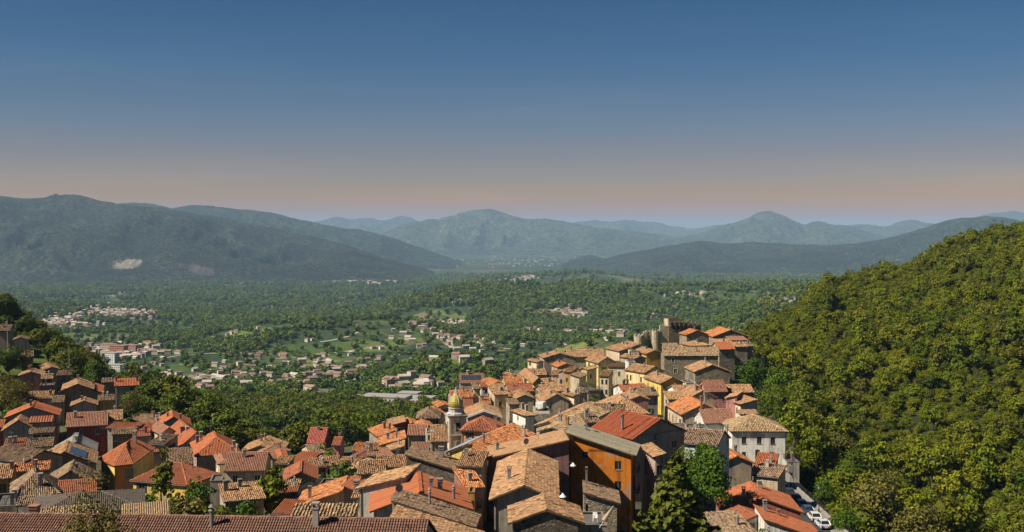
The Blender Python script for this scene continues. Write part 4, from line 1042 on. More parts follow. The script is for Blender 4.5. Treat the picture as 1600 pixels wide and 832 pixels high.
    H("yellow house with hipped red roof behind the slim green poplar", 208, 292, 750, 19, 9.5, 'h', 'ye', 'or2', d=198, h=6, rise=2.6, chim=0, aer=0, wins=[('f', .16, .6, 1.1, 1.6)], shut='d')
    H("brown roofed house next to the round cornered yellow house", 262, 300, 727, -18, 9, 's', 'gr', 'br', d=222, h=6, rise=1.6, chim=0)
    H("red tiled roof with white chimney behind the round cornered yellow house", 240, 273, 706, 2, 9, 's', 'be', 'or2', d=238, h=7, chim=[(.45, .25, 1.6, .5, 'b')])
    # --- left, upper rows
    H("beige tower like house among the trees on the upper left slope", 22, 42, 531, -20, 8, 'e', 'be', 'br', d=352, h=8, wins=[('l', .4, 2, .7, 1.1), ('f', .3, 3, .7, 1.1)])
    H("small brown roof house on the topmost left terrace", -6, 15, 517, -15, 8, 'g', 'gr', 'br', d=366, h=6)
    H("dark olive house with brown lean-to roof under the beige tower like house", 34, 52, 558, -24, 8, 's', 'dol', 'br', d=342, h=7, wins=[])
    H("highest orange roofed house under the left wooded slope", 70, 91, 577.5, -30, 12, 'e', 'gr', 'oc', d=334, h=7, wins=[])
    H("maroon walled house with low tan gable on the left slope", 31, 66, 587, -10, 8, 'e', 'pu', 'oc', d=318, h=8, wins=[])
    H("house with tiled porch and dark loggia beside the maroon walled house", 65, 81, 592, -10, 6, 'g', 'gr', 'oc', d=316, h=4, wins=[('f', .5, .3, 2.4, 1.5)])
    H("maroon terrace wall under the dark loggia", 62, 84, 603, -8, 6, 'f', 'pu', 'oc', d=308, h=6, win=0)
    H("tall dark stone house with a light eave behind the olive gable", 89, 110, 587, -15, 7, 's', 'st', 'br', d=322, h=11, win=.2)
    H("large olive gabled house with a tan roof and pale corner stripe", 98, 144, 610, -20, 13, 'e', 'dol', 'oc', d=300, h=11, rise=1.6, wins=[], chim=[(.48, .7, 1.2, .5, 'b')])
    H("orange roofed house just behind the large olive gabled house", 130, 157, 614, -18, 14, 'e', 'gr', 'or', d=304, h=8, wins=[], chim=[(.5, .6, 1.2, .5, 'b')])
    H("small dark gable with tan tiles in front of the large olive gabled house", 112, 150, 634, -12, 7, 'e', 'gr', 'oc', d=286, h=7, wins=[], chim=[(.4, .4, 1, .5, 'b')])
    H("yellow olive walled outbuilding beside the small dark gable", 154, 178, 626, -6, 6, 's', 'ye', 'br', d=294, h=5, win=0)
    H("grey house with an orange roof patch and two chimneys before bare trees", 180, 217, 603, -8, 8, 'g', 'pu2', 'or', d=312, h=8, chim=[(.05, .3, 1.3, .5, 'b'), (.95, .3, 1.4, .5, 'b')])
    H("stone hut with a mossy roof beside the grey house with the orange patch", 160, 181, 598, -8, 6, 's', 'st', 'br', d=322, h=5)
    H("ragged tan roof below the maroon terrace", 43, 82, 624, -5, 8, 's', 'gr', 'oc', d=298, h=5, chim=[(.9, .4, 1.3, .5, 'b')])
    H("brown low roof between the ragged tan roof and the olive gable", 82, 99, 629, -8, 8, 's', 'gr', 'br', d=294, h=5)
    H("big orange ribbed gable roof with mauve balcony wall", 10, 89, 652, -8, 10, 'e', 'pu2', 'or', d=276, h=11, rise=2.3, tile='rib', ribw=.6, chim=[(.47, .2, 1.4, .5, 'b')], wins=[('r', .3, 1.2, .9, 1.8), ('r', .7, 1.2, .9, 1.8), ('r', .3, 4.4, .9, 1.8), ('f', .3, .6, .8, 1.1)], balc=[('r', .3, 3.1, 2.2)])
    H("smaller orange ribbed roof joined to the front of the mauve balcony house", 47, 81, 660, 6, 4, 's', 'gr', 'or', d=266, h=7, rise=.7, tile='rib', ribw=.6, chim=0, win=0, aer=0)
    H("gable of old tan tiles with a black shaded front below the orange ribbed roof", 5, 52, 672, -12, 8, 'e', 'gr', 'oc', d=262, h=7, rise=2.2, wins=[], chim=0)
    H("open loggia with a thin tiled awning under the smaller orange ribbed roof", 46, 83, 677, 0, 4, 's', 'dol', 'br', d=256, h=6, wins=[('f', .5, .4, 4.2, 1.8)], chim=0)
    H("red walled house cut by the edge of the view", -14, 5, 668, 0, 7, 'g', 'rd', 'or', d=270, h=6)
    H("dark red house with a long dusty roof and a chimney", 104, 167, 666.5, -3, 12, 'g', 'rd', 'pk', d=264, h=10, rise=2.3, chim=[(.2, .3, 1.4, .6, 'b')], wins=[('f', .36, 1.0, .9, 1.3), ('f', .76, 1.0, .9, 1.3)])
    H("tan gable roof peeping over the dark red house", 168, 191, 656, -5, 9, 'g', 'gr', 'oc', d=276, h=6)
    H("narrow bright orange eave roof joined to the dark red house", 168, 212, 668, 10, 5, 's', 'gr', 'or', d=262, h=7, tile='rib', ribw=.5, chim=0, win=0)
    H("brown roofed stone house with one pale framed window", 176, 211, 679, 0, 5, 's', 'dst', 'br', d=250, h=9, wins=[('f', .1, 1.6, 1.0, 1.9)], frame=(.6, .58, .5), chim=0)
    H("orange slope beside the narrow eave roof, under the wood", 197, 233, 671, 14, 7, 's', 'gr', 'or', d=262, h=6, chim=0)
    H("dull orange roof with grey wall and dark chimneys", 209, 234, 682, 5, 6, 's', 'gr', 'or2', d=248, h=7, chim=2)
    H("brown tiled lean-to under the house with white walled flank", 233, 257, 693, 12, 8, 's', 'gr', 'br', d=240, h=6)
    H("row house with a pale tan roof below the dark wood", 206, 249, 656, 18, 6, 's', 'be', 'oc', d=284, h=5)
    H("sunny cream house with two tall windows beside the orange gables", 241, 262, 668, -34, 14, 'e', 'cr', 'br', d=270, h=7, chim=2)
    H("orange gabled house against the dark wood", 245, 297, 667, -12, 11, 'e', 'gr', 'or', d=268, h=7, rise=2.2, wins=[])
    H("cream house with a faded pink roof in front of the orange gabled house", 252, 275, 677, -34, 9, 'e', 'cr', 'pk', d=256, h=7, rise=1.2)
    # --- left, lower rows
    H("ruinous cream walled house with open doorways and a mossy roof", 42, 81, 699, 6, 7, 's', 'cr', 'br', d=230, h=7, wins=[('f', .35, 1.2, 1.4, 3.0), ('f', .75, 1.4, .9, 2.0), ('l', .5, 1.5, 1.2, 2.2)], chim=[(.1, .8, 1.2, .5, 'b')])
    H("low reddish roof left of the ruinous cream walled house", 8, 39, 696, -8, 5, 's', 'gr', 'or2', d=236, h=5, win=0)
    H("long brown ridged roof at the left edge with grey wall", -20, 37, 712, 33, 8, 'g', 'gr', 'br', d=206, h=7, chim=0)
    H("house with a plain grey sheet metal gable roof", 86, 146, 711, -6, 11, 'e', 'gr', 'gy', d=220, h=7, rise=2.0, wins=[], chim=[(.55, .15, 1.3, .5, 'b')], tile='rib', ribw=1.5)
    H("stone house with blue solar panels on both slopes", 54, 147, 728.5, -6, 11, 'e', 'st', 'oc', d=206, h=7, rise=2.4, wins=[], chim=0, aer=0, solar=[(0, .25, .92, .15, .55), (1, .02, .6, .35, .85)])
    H("striped orange pipe tile roof over a shaded wall at lower left", 20, 76, 737, 4, 5, 's', 'gr', 'or3', d=196, h=6, chim=2, win=0)
    H("mottled brown gable roof with a skylight behind the black alley", 72, 146, 759, -18, 9, 'e', 'gr', 'br2', d=182, h=7, rise=2.2, wins=[], chim=[(.62, .4, .9, .4, 'b')])
    H("peach cornered house with a neat hipped roof of brown tiles", 20.5, 90, 776, -24, 9, 'h', 'pe', 'br2', d=160, h=6, rise=2.7, chim=[(.62, .1, 1.6, .5, 'b'), (.52, .7, 1.2, .4, 'b')], aer=0, wins=[('l', .4, .7, .7, 1.3)], cw=1.1)
    H("tiny tiled porch roof below the peach cornered house", 28, 75, 789, -18, 4, 's', 'wh', 'br2', d=150, h=4, chim=0, win=0, aer=0)
    H("orange red roof with a pale ridge before the mottled brown gable", 92, 148, 772, -6, 7, 'g', 'gr', 'or2', d=164, h=5, chim=0, win=0, aer=0)
    H("broad dark slate brown roof with a lit left verge", 52, 222, 806, 3, 11, 'h', 'gr', 'dk', d=141, h=6, rise=1.3, chim=0, aer=0, win=0, tile='new')
    H("ochre house with a sunlit tiled roof at the left edge", -16, 17, 748, 4, 9, 'g', 'oc', 'oc', d=184, h=7, wins=[('f', .6, 1.0, 1.2, 1.6)], chim=[(.98, .3, 1.2, .6, 'b')])
    H("flat grey roof terrace at the lower left corner", -12, 26, 793, 0, 8, 'f', 'gr', 'oc', d=150, h=5, win=0, rail=1)
    H("light tan ridged roof between the dark slate roof and the shrubs", 193, 263, 812, -3, 4.5, 's', 'gr', 'oc2', d=133, h=5, rise=.8, tile='new', chim=0, aer=0, win=0)
    H("beige strip of roof just over the left half of the long brown roof", 60, 150, 811, -2, 3, 's', 'be', 'oc2', d=124, h=4, rise=.4, chim=0, aer=0, win=0)
    # --- middle ridge
    H("lilac grey gabled house on the far rim with a pale side wall", 850, 899, 559.5, -8, 10, 'e', 'pu2', 'oc', d=398, h=8, rise=1.6, wins=[])
    H("narrow cream house at the end of the lilac grey gable", 840, 849, 566, -25, 8, 'e', 'cr', 'oc', d=388, h=6)
    H("orange roofed cottage tucked under the lilac grey gable", 872, 898, 573.5, -14, 8, 'e', 'gr', 'or3', d=376, h=6, wins=[])
    H("long ochre roof on the rim right of the lilac grey gable", 890, 925, 558, -8, 12, 'g', 'be', 'oc', d=420, h=7, chim=2)
    H("ochre roof with sun hoods on the rim near the tall yellow house", 908, 946, 555, -8, 10, 'g', 'be', 'oc', d=436, h=7, chim=2)
    H("tall yellow house with green shutters and an ochre shaded front", 935, 963, 567.5, -17, 12, 'e', 'ye2', 'oc', d=380, h=15, rise=1.9, wins=[('l', f, t, .9, 1.7) for f in (.25, .75) for t in (.9, 4.2, 7.4)] + [('f', .3, 1.5, .8, 1.3)], shut='g', chim=0)
    H("slim cream yellow house with bright green shutters", 905, 917, 577, 28, 8, 'e', 'ye2', 'oc', d=366, h=12, wins=[('f', .35, 1.6, .9, 1.6), ('f', .35, 5, .9, 1.6), ('r', .4, 2, .8, 1.3)], shut='g', chim=0)
    H("white cream house with one small window below the slim cream yellow house", 891, 905, 590, 20, 8, 'sr', 'cr', 'br', d=350, h=10, wins=[('f', .6, 6, .8, 1.4)], chim=0)
    H("ochre yellow slim house between lilac and cream neighbours", 882, 892, 581, 24, 8, 's', 'oc', 'oc', d=362, h=9, wins=[('f', .4, 2, .8, 1.4)], chim=0)
    H("slim lilac house with one dark window", 873, 883, 581, 20, 8, 'e', 'pu2', 'oc', d=366, h=9, wins=[('f', .4, 2.6, .8, 1.6)], chim=0)
    H("small white house between tiled roofs on the middle ridge", 862, 874, 586, 10, 7, 'g', 'wh', 'oc', d=368, h=6)
    H("long yellow house with an arched balcony and lit flank", 834, 848.5, 598, -9, 24, 'e', 'ye', 'oc', d=330, h=12, rise=1.4, wins=[('l', f, t, .8, 1.7) for f in (.15, .4, .65, .88) for t in (1.2, 4.6)] + [('f', .5, 1.0, 1.9, 1.8)], chim=[(.5, .3, 1.2, .5, 'b')])
    H("yellow roofline house behind the long yellow house", 828, 853, 586, -10, 8, 'g', 'ye2', 'oc', d=352, h=9)
    H("dark shaded cottage with a peach roof beside the long yellow house", 849, 874, 601, -14, 8, 'g', 'gr', 'oc', d=334, h=7, wins=[('f', .5, .8, 1.6, 1.2)])
    H("pale pink house at the rim beside the long yellow house", 811, 819, 589, -30, 10, 'e', 'pk', 'oc', d=352, h=8)
    H("stone house with a long ochre roof above the wide beige gable", 847, 889, 612, -12, 8, 'g', 'st', 'oc', d=314, h=6)
    H("wide beige gable with a lit left slope and one small window", 849, 890, 627.5, -8, 11, 'e', 'be', 'oc', d=284, h=8, rise=1.8, wins=[('f', .28, 1.2, .6, 1.0)])
    H("tiny cream house at the vine garden's edge", 897, 908, 619, -28, 6, 'e', 'cr', 'oc', d=292, h=6, wins=[('l', .5, 1, .8, 1.3)])
    H("high terrace wall with planted balcony below the tall yellow house", 919, 937, 611, -16, 10, 'f', 'st', 'oc', d=326, h=10, rail=1, win=0)
    H("brown lean-to beside the planted balcony", 906, 918, 614, -8, 6, 's', 'gr', 'br', d=306, h=6)
    H("cream house with four dark windows between the yellow and the large cream blocks", 937, 951, 587, 18, 8, 's', 'cr', 'oc', d=358, h=11, wins=[('f', f, t, .75, 1.4) for f in (.3, .75) for t in (1.3, 4.6)], chim=0)
    H("large plain cream block with pale blind windows", 951, 978, 573, 18, 10, 's', 'cr', 'br', d=376, h=15, rise=.8, wins=[('f', f, t, .9, 1.6) for f in (.2, .62) for t in (1.6, 6.0)] + [('f', .3, 10.2, .9, 1.6)], frame=(.6, .55, .45), chim=0)
    H("pale yellow house with a long lit tile slope right of the large cream block", 1008, 1037, 582.5, -33, 10, 'e', 'ye2', 'oc', d=348, h=11, rise=1.7, wins=[('l', f, 1.6, .8, 1.6) for f in (.1, .28, .8)] + [('l', .8, 5, .8, 1.4)])
    H("bright yellow house with a broad gable under the stone palace", 1033, 1067, 598.5, -14, 13, 'e', 'ye', 'oc', d=312, h=11, rise=1.5, og=.6, wins=[('l', .2, 1.4, .9, 1.8), ('l', .55, 1.4, .7, 1.5), ('l', .8, 1.4, .7, 1.5), ('f', .6, 1.0, 1.2, 1.1)], chim=[(.3, .6, 1.4, .5, 'b')])
    H("white gabled house with a bright red orange roof below the cream block", 974, 1013, 611, -14, 8, 'g', 'wh', 'or', d=296, h=7, chim=3, wins=[('l', .5, 1, .7, 1.6)])
    H("tiled roof over an open gallery below the castle ruins", 968, 1001, 549, -20, 12, 'sl', 'be', 'oc', d=412, h=7, rise=2.4, wins=[('f', f, .6, 1.4, 2.2) for f in (.2, .5, .8)])
    H("small cream block beside the open gallery", 987, 999, 549, -6, 6, 'f', 'cr', 'oc', d=396, h=6, win=.3)
    H("grey house with a tiled lean-to beside the white framed dormer", 992, 1009, 561, -28, 9, 'e', 'gr', 'oc', d=376, h=6, wins=[])
    H("white framed dormer house above the cream block", 982, 993, 566, -6, 5, 'f', 'wh', 'oc', d=366, h=5, wins=[('f', .3, .6, .7, 1.4), ('f', .75, .6, .7, 1.4)])
    H("orange brown roofed house left of the stone palace", 1010, 1037, 553, -14, 12, 'e', 'oc', 'oc', d=392, h=8, wins=[])
    H("sandy roof showing behind the stone palace", 1040, 1063, 544, -4, 8, 's', 'be', 'br2', d=406, h=6)
    H("long stone palace with a lumpy brown roof and a white framed window", 1038, 1122, 555.5, 0, 9, 'g', 'st', 'oc2', d=382, h=11, rise=2.3, wins=[('f', .165, .9, 1.0, 1.6), ('f', .21, 4.7, 1.1, 1.6)], sur=True, chim=[(.62, .2, 1.3, .4, 'b')], cw=1.1)
    H("tall stone tower house with a small red roof right of the stone palace", 1124, 1148, 545.5, -12, 8, 'g', 'st', 'or', d=394, h=14, rise=2.0, wins=[('f', .5, 1.6, .8, 1.1), ('f', .5, 6.2, .8, .8)], chim=0)
    H("stone house with a half shaded wall behind the tall stone tower house", 1147, 1168, 542, -6, 8, 's', 'st', 'oc', d=404, h=12, win=0)
    H("end house of dark stone above the conifers", 1166, 1177, 541, -4, 8, 's', 'st', 'br', d=408, h=9, win=0)
    H("stone house with a bright orange roof topmost in the village", 1115, 1168, 526, -8, 14, 'e', 'st', 'or3', d=430, h=8, rise=2.5, wins=[('l', .5, 1, .7, 1.2)], chim=[(.65, .2, 1, .5, 'b')])
    H("dusty red strip roof below the topmost orange roof", 1141, 1167, 532, -8, 7, 's', 'st', 'pk', d=416, h=6)
    H("tan roof squeezed behind the red roofed tower house", 1119, 1147, 538, -8, 8, 's', 'st', 'oc', d=408, h=7)
    H("cream sided house with an orange roof beside the castle keep", 1073, 1106, 523.5, -12, 8, 'e', 'st', 'or3', d=434, h=10, rise=1.7, wins=[('f', .7, 2, .8, 1.2)])
    H("low hipped house with a cream side in front of the castle keep", 1081, 1109, 540.5, -20, 8, 'h', 'cr', 'oc', d=402, h=6, chim=[(.5, .3, 1, .5, 'b')])
    # --- right middle
    H("stone gabled house with a stepped tile roof and green shutter under the palace", 1086, 1140, 581, -6, 12, 'e', 'st', 'oc', d=346, h=9, rise=2.1, wins=[('l', .6, 1.0, 1.0, 2.2)], shut='g', chim=[(.45, .5, 1.5, .4, 'b')])
    H("small bluish white house beside the stone gabled house", 1072, 1088, 599, -6, 6, 'f', 'wh', 'oc', d=322, h=6, win=.3)
    H("tall pink house with a dusty red roof", 1103, 1136, 611.5, -5, 9, 'g', 'pk', 'pk2', d=302, h=13, rise=2.4, wins=[('f', .4, 1.8, .9, 1.3), ('f', .85, 1.8, .8, 1.1), ('f', .3, 5.4, 1.1, 1.6), ('f', .75, 5.6, 1.2, 1.8)], chim=0)
    H("low stone house with mottled tiles beside the conifers", 1138, 1178, 613, -3, 9, 'g', 'st', 'oc', d=306, h=7, win=.2)
    H("rose pink annex with a tan lean-to roof", 1135, 1151, 622, 22, 8, 'sl', 'pk', 'oc', d=280, h=10, wins=[('f', .3, 3, .7, .9)], chim=0)
    H("sunny cream house with a bare ochre roof at the edge of the conifers", 1157, 1183, 631.5, -12, 9, 'sl', 'cr', 'oc', d=276, h=9, rise=1.0, wins=[('l', .3, 1.2, .8, 1.8), ('l', .75, 1.2, .8, 1.4)], chim=0)
    H("lower ochre roof step of the sunny cream house", 1157, 1184, 647, -3, 4, 's', 'cr', 'oc', d=258, h=8, chim=0, win=.2)
    H("large house with an orange gable roof and a pale flank of windows", 1066, 1133, 647.5, -6, 14, 'e', 'be', 'or3', d=262, h=9, rise=2.4, wins=[('l', f, 1.6, .7, 1.7) for f in (.12, .35, .6, .85)], chim=[(.55, .05, 2.6, .5, 'b')])
    H("tan gable standing behind the large orange gable roof", 1077, 1118, 621.5, -10, 9, 'e', 'be', 'oc', d=288, h=8, rise=1.8, wins=[])
    H("white loggia house with a low ochre roof near the yellow broad gable", 1058, 1098, 614, -8, 9, 'g', 'wh', 'oc', d=300, h=5, wins=[('f', .25, .4, 1.2, 1.8), ('f', .6, .4, 1.2, 1.8)])
    H("little tan roof at the foot of the bright yellow broad gable", 1045, 1066, 624, -5, 8, 's', 'be', 'oc', d=290, h=6)
    H("white house with a plain dusty roof beside the big white palace", 1102, 1148, 660.5, -6, 9, 'g', 'wh', 'pk', d=248, h=12, rise=2.3, wins=[('f', .25, 1.5, 1.0, 1.4), ('f', .77, 1.5, 1.0, 1.4), ('f', .77, 4.6, 1.6, 1.5), ('l', .5, 1.4, .7, 1.6)], frame=(.1, .09, .08), chim=[(.05, .5, 2.6, .45, 'b')])
    H("big white palace with a broad mottled hipped roof above the parked cars", 1144, 1229, 673.5, 1, 12, 'h', 'wh', 'oc2', d=238, h=13, rise=2.6, wins=[('f', .22, 1.3, 1.0, 1.5), ('f', .5, 1.3, 1.0, 1.5), ('f', .75, 1.4, 1.0, 1.5), ('f', .22, 4.6, .9, 1.0), ('f', .47, 4.1, 1.0, 1.9), ('f', .74, 4.6, 1.0, 1.4)], frame=(.12, .11, .1), chim=[(.85, .6, 1, .5, 'b')], doors=[('f', .72, 1.2, 2.3, (.05, .04, .03))])
    H("low stone annex with a railed terrace beside the big white palace", 1229.5, 1249, 722, 1, 6, 'f', 'wg', 'oc', d=234, h=4.5, rail=1, wins=[], doors=[('f', .2, 1.1, 2.2, (.03, .03, .03))])
    H("pale blue house with a thick brown tile roof above the trees", 1063, 1121, 690, 26, 8, 'g', 'bl', 'br2', d=196, h=7, rise=1.8, wins=[('f', .55, .7, 1.4, 1.3), ('f', .85, .7, 1.2, 1.3)], chim=[(.98, .8, 1.6, .5, 'b')])
    H("cream concrete portico with two black openings", 1047, 1073, 668, 3, 5, 'f', 'cr', 'oc', d=222, h=5, wins=[('f', .28, .6, 1.3, 1.7), ('f', .72, .6, 1.3, 1.7)])
    H("plain grey wall house between the portico and the white house", 1073, 1104, 672, 8, 7, 'f', 'gr', 'oc', d=222, h=6, win=0)
    H("tan roofs in front of the cream concrete portico", 1036, 1061, 687, 5, 9, 's', 'wh', 'oc', d=204, h=7)
    H("grey gable with peach roof above the big orange roof", 1126, 1176, 724, -6, 11, 'e', 'be', 'or3', d=208, h=9, rise=1.3, win=0, chim=[(.9, .8, 1.2, .5, 'b')])
    H("red orange roof behind the grey gable, under the big white palace", 1177, 1207, 735, 22, 7, 's', 'be', 'or', d=212, h=6, rise=2.2, chim=1)
    H("peach roofed wing with a long grey wall near the parked cars", 1177, 1215, 741, 30, 5, 's', 'be', 'pe2', d=198, h=7, rise=1.2, win=0, chim=[(.35, .7, 1.1, .5, 'b')])
    H("house with the biggest orange red roof and a dark brick red wall by the cars", 1131, 1251, 798, 3, 11, 'e', 'brk', 'or', d=171, h=7, rise=2.1, win=0, chim=[(.3, .3, 1.5, .45, 'b'), (.58, .75, 1.0, .6, 'b')], aer=0)
    H("orange roof with white gable end at the bottom, below the brick red wall", 1194, 1283, 842, 3, 8, 'sr', 'wh', 'or', d=155, h=6, rise=2.7, win=0, chim=[(.15, .8, 1.4, .5, 'b'), (.4, .8, .8, .4, 'b')], aer=0)
    H("white framed veranda with glazed front under the brick red wall", 1164, 1200, 813, -14, 6, 'e', 'wh', 'or2', d=160, h=4, wins=[('f', .25, .5, 1.3, 2.2), ('f', .7, .5, 1.3, 2.2)], chim=0, aer=0)
    H("striped brown tile roof at the bottom edge beside the dark conifer", 1126, 1188, 846, -14, 8, 's', 'gr', 'br2', d=147, h=6, rise=1.8, chim=[(.75, .5, 1.2, .5, 'r')], aer=0, win=0)
ROOFC['fg'] = (.22, .112, .082)
def blue_leanto(root, rf, w, dep, h, rise, polys):
    p = polys[0]; P = [Vector(v) for v in p]
    def on(fx, fy): return P[0].lerp(P[1], fx).lerp(P[3].lerp(P[2], fx), fy) + Vector((0, 0, .28))
    b = MB(); slab(b, [tuple(on(fx, fy)) for fx, fy in ((.45, -.05), (1.0, -.05), (1.0, .82), (.45, .82))], .1)
    for i in range(12):
        f = .45 + .55 * (i + .5) / 12; b.tube(on(f, -.05), on(f, .82), .05, k=4)
    link('metal_sheet', b.mesh('metal_sheet', M['frame']), rf, color=(.34, .39, .45))
YARD_Z = at(925, 822, 120)[2] + .1
def extra_houses():
    H("solar roofed brick hall standing at the village rim below the knoll", 719, 757, 599, -4, 15, 's', 'pu2', 'pk', d=640, h=22, rise=4.0, name='hall', cat='hall', win=0, chim=[(.35, .9, 2.0, 2.5, 'r')], aer=0, solar=[(0, .08, .88, .3, .75)])
    H("shaded roof yard with a parapet in the dark alley", 908, 948, 822, 0, 6, 'f', 'gr', 'oc', d=120, h=5, win=0, aer=0, chim=0)
    H("coral roofed cottage alone in the wood", 433, 446, 648, -10, 8, 'g', 'be', 'or2', d=590, h=4, chim=0, aer=0)
# ------------------------------------------------------------------ trees
def leaf_quads(cent, nrm, size, rng, tone=None, elong=1.0):
    """one leaf spray (a bent quad) at every centre, facing roughly along NRM"""
    N = len(cent)
    n = nrm + rng.normal(0, .55, (N, 3)); n /= np.linalg.norm(n, axis=1)[:, None]
    r = rng.normal(0, 1, (N, 3)); a = np.cross(n, r); a /= np.linalg.norm(a, axis=1)[:, None]; b = np.cross(n, a)
    s = size * rng.uniform(.6, 1.3, N)[:, None]
    V = np.stack([cent - a * s * .5 * elong, cent - b * s * .42 + n * s * .12, cent + a * s * .5 * elong, cent + b * s * .42 + n * s * .12], 1)
    Q = np.arange(N * 4).reshape(N, 4)
    t = rng.random(N) if tone is None else tone
    return V.reshape(-1, 3), Q, t
def crown_mesh(name, rx, rz, nclump, nleaf, size, seed, mat, shape='round', core=True, cl=.42):
    """leaf sprays gathered in clumps through an uneven crown, centre at the origin"""
    rng = np.random.default_rng(seed)
    d = rng.normal(0, 1, (nclump, 3)); d /= np.linalg.norm(d, axis=1)[:, None]
    d[:, 2] = np.where(d[:, 2] < -.55, -d[:, 2] * .5, d[:, 2])
    rad = rng.uniform(.45, 1.0, nclump) ** .6
    lump = 1 + .3 * np.sin(d[:, 0] * 3.1 + seed) + .28 * np.sin(d[:, 1] * 4.3 + seed * 2.1) + .15 * np.sin(d[:, 2] * 5 + seed * 1.3)
    c = d * rad[:, None] * lump[:, None] * np.array([rx, rx, rz]) * .8
    if shape == 'column':
        f = np.clip(1.15 - np.abs(c[:, 2] / rz) ** 2 * .8, .2, 1.1); c[:, :2] *= f[:, None]
    cr = rx * cl * rng.uniform(.6, 1.25, nclump)
    ctone = rng.normal(.5, .26, nclump)
    e = rng.normal(0, 1, (nclump, nleaf, 3)); e /= np.linalg.norm(e, axis=2)[:, :, None]
    e[:, :, 2] = np.where(rng.random((nclump, nleaf)) < .6, np.abs(e[:, :, 2]), e[:, :, 2])
    rr = rng.uniform(.55, 1.0, (nclump, nleaf))[:, :, None] * cr[:, None, None]
    P = (c[:, None, :] + e * rr * np.array([1, 1, .8])).reshape(-1, 3)
    Nn = (e * .9 + d[:, None, :] * .35).reshape(-1, 3)
    tn = np.clip(np.repeat(ctone, nleaf) + rng.normal(0, .16, nclump * nleaf), 0, 1)
    V, Q, t = leaf_quads(P, Nn, size, rng, tn)
    if core:      # solid core added to block light, its shade painted as dark leaf tone
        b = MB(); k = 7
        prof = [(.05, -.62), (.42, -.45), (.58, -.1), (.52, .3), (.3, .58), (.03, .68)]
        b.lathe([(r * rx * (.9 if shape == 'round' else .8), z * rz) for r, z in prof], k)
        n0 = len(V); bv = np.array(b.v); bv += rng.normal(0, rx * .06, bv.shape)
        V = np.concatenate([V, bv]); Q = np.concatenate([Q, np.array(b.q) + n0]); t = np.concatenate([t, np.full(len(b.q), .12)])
    me = mesh_np(name, V, Q, mat=mat); face_attr(me, 'tone', t)
    return me
def conifer_mesh(name, r, h, layers, per, size, seed, mat, droop=.3, sparse=1.0):
    rng = np.random.default_rng(seed); C, Nn, T = [], [], []
    for i in range(layers):
        f = i / (layers - 1); z = h * (.06 + .92 * f); R_ = r * (1 - f) ** .7 * rng.uniform(.8, 1.12) + r * .04
        nb = max(4, int(per * (1 - f * .65)))
        for j in range(nb):
            a = 2 * math.pi * (j + rng.uniform(-.35, .35)) / nb + i * 1.7; L = R_ * rng.uniform(.72, 1.15)
            m = max(3, int(L / (size * .42)))
            bt = rng.normal(.5, .16)
            for k in range(m):
                q = (k + .6) / m
                for side in (-1, 0, 1):
                    if rng.random() > sparse: continue
                    wv = side * size * .55 * (1 - q * .5)
                    C.append((math.cos(a) * L * q - math.sin(a) * wv, math.sin(a) * L * q + math.cos(a) * wv, z - droop * L * q + .35 * L * q * q * .6 + rng.normal(0, size * .14)))
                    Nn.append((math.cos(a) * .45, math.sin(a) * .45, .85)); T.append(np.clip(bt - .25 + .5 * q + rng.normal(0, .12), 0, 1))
    V, Q, t = leaf_quads(np.array(C), np.array(Nn), size, rng, np.array(T), 1.25)
    me = mesh_np(name, V, Q, mat=mat); face_attr(me, 'tone', t); return me
def trunk_mesh(h, r, seed, limbs=5, spread=.5, top=.75):
    rnd = random.Random(seed); b = MB(); p = Vector((0, 0, -1.2)); k = 4
    pts = [p]
    for i in range(k): pts.append(Vector((rnd.uniform(-.06, .06) * h, rnd.uniform(-.06, .06) * h, h * top * (i + 1) / k)))
    for i in range(k): b.tube(pts[i], pts[i + 1], r * (1 - .17 * i), r * (1 - .17 * (i + 1)), 7)
    for i in range(limbs):
        f = rnd.uniform(.4, .95); q = Vector((0, 0, h * top * f)); a = rnd.uniform(0, 6.28)
        e = q + Vector((math.cos(a) * h * spread * .6, math.sin(a) * h * spread * .6, h * .25)); b.tube(q, e, r * .38, r * .12, 5)
    return b.mesh('trunk', M['bark'])
PROTO = {}
def make_protos():
    # hillside and wood crowns: unit crown radius about 1, scaled when placed
    for i in range(5):
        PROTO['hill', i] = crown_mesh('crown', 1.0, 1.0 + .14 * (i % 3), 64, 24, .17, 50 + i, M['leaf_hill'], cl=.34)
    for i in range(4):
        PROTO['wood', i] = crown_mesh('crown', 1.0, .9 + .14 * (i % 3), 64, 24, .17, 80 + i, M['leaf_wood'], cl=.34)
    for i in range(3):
        PROTO['valley', i] = crown_mesh('crown', 1.0, .85 + .1 * i, 22, 10, .42, 120 + i, M['leaf_valley'])
    for i in range(2):
        PROTO['trunk', i] = trunk_mesh(3.0, .11, 300 + i, 4, .35)
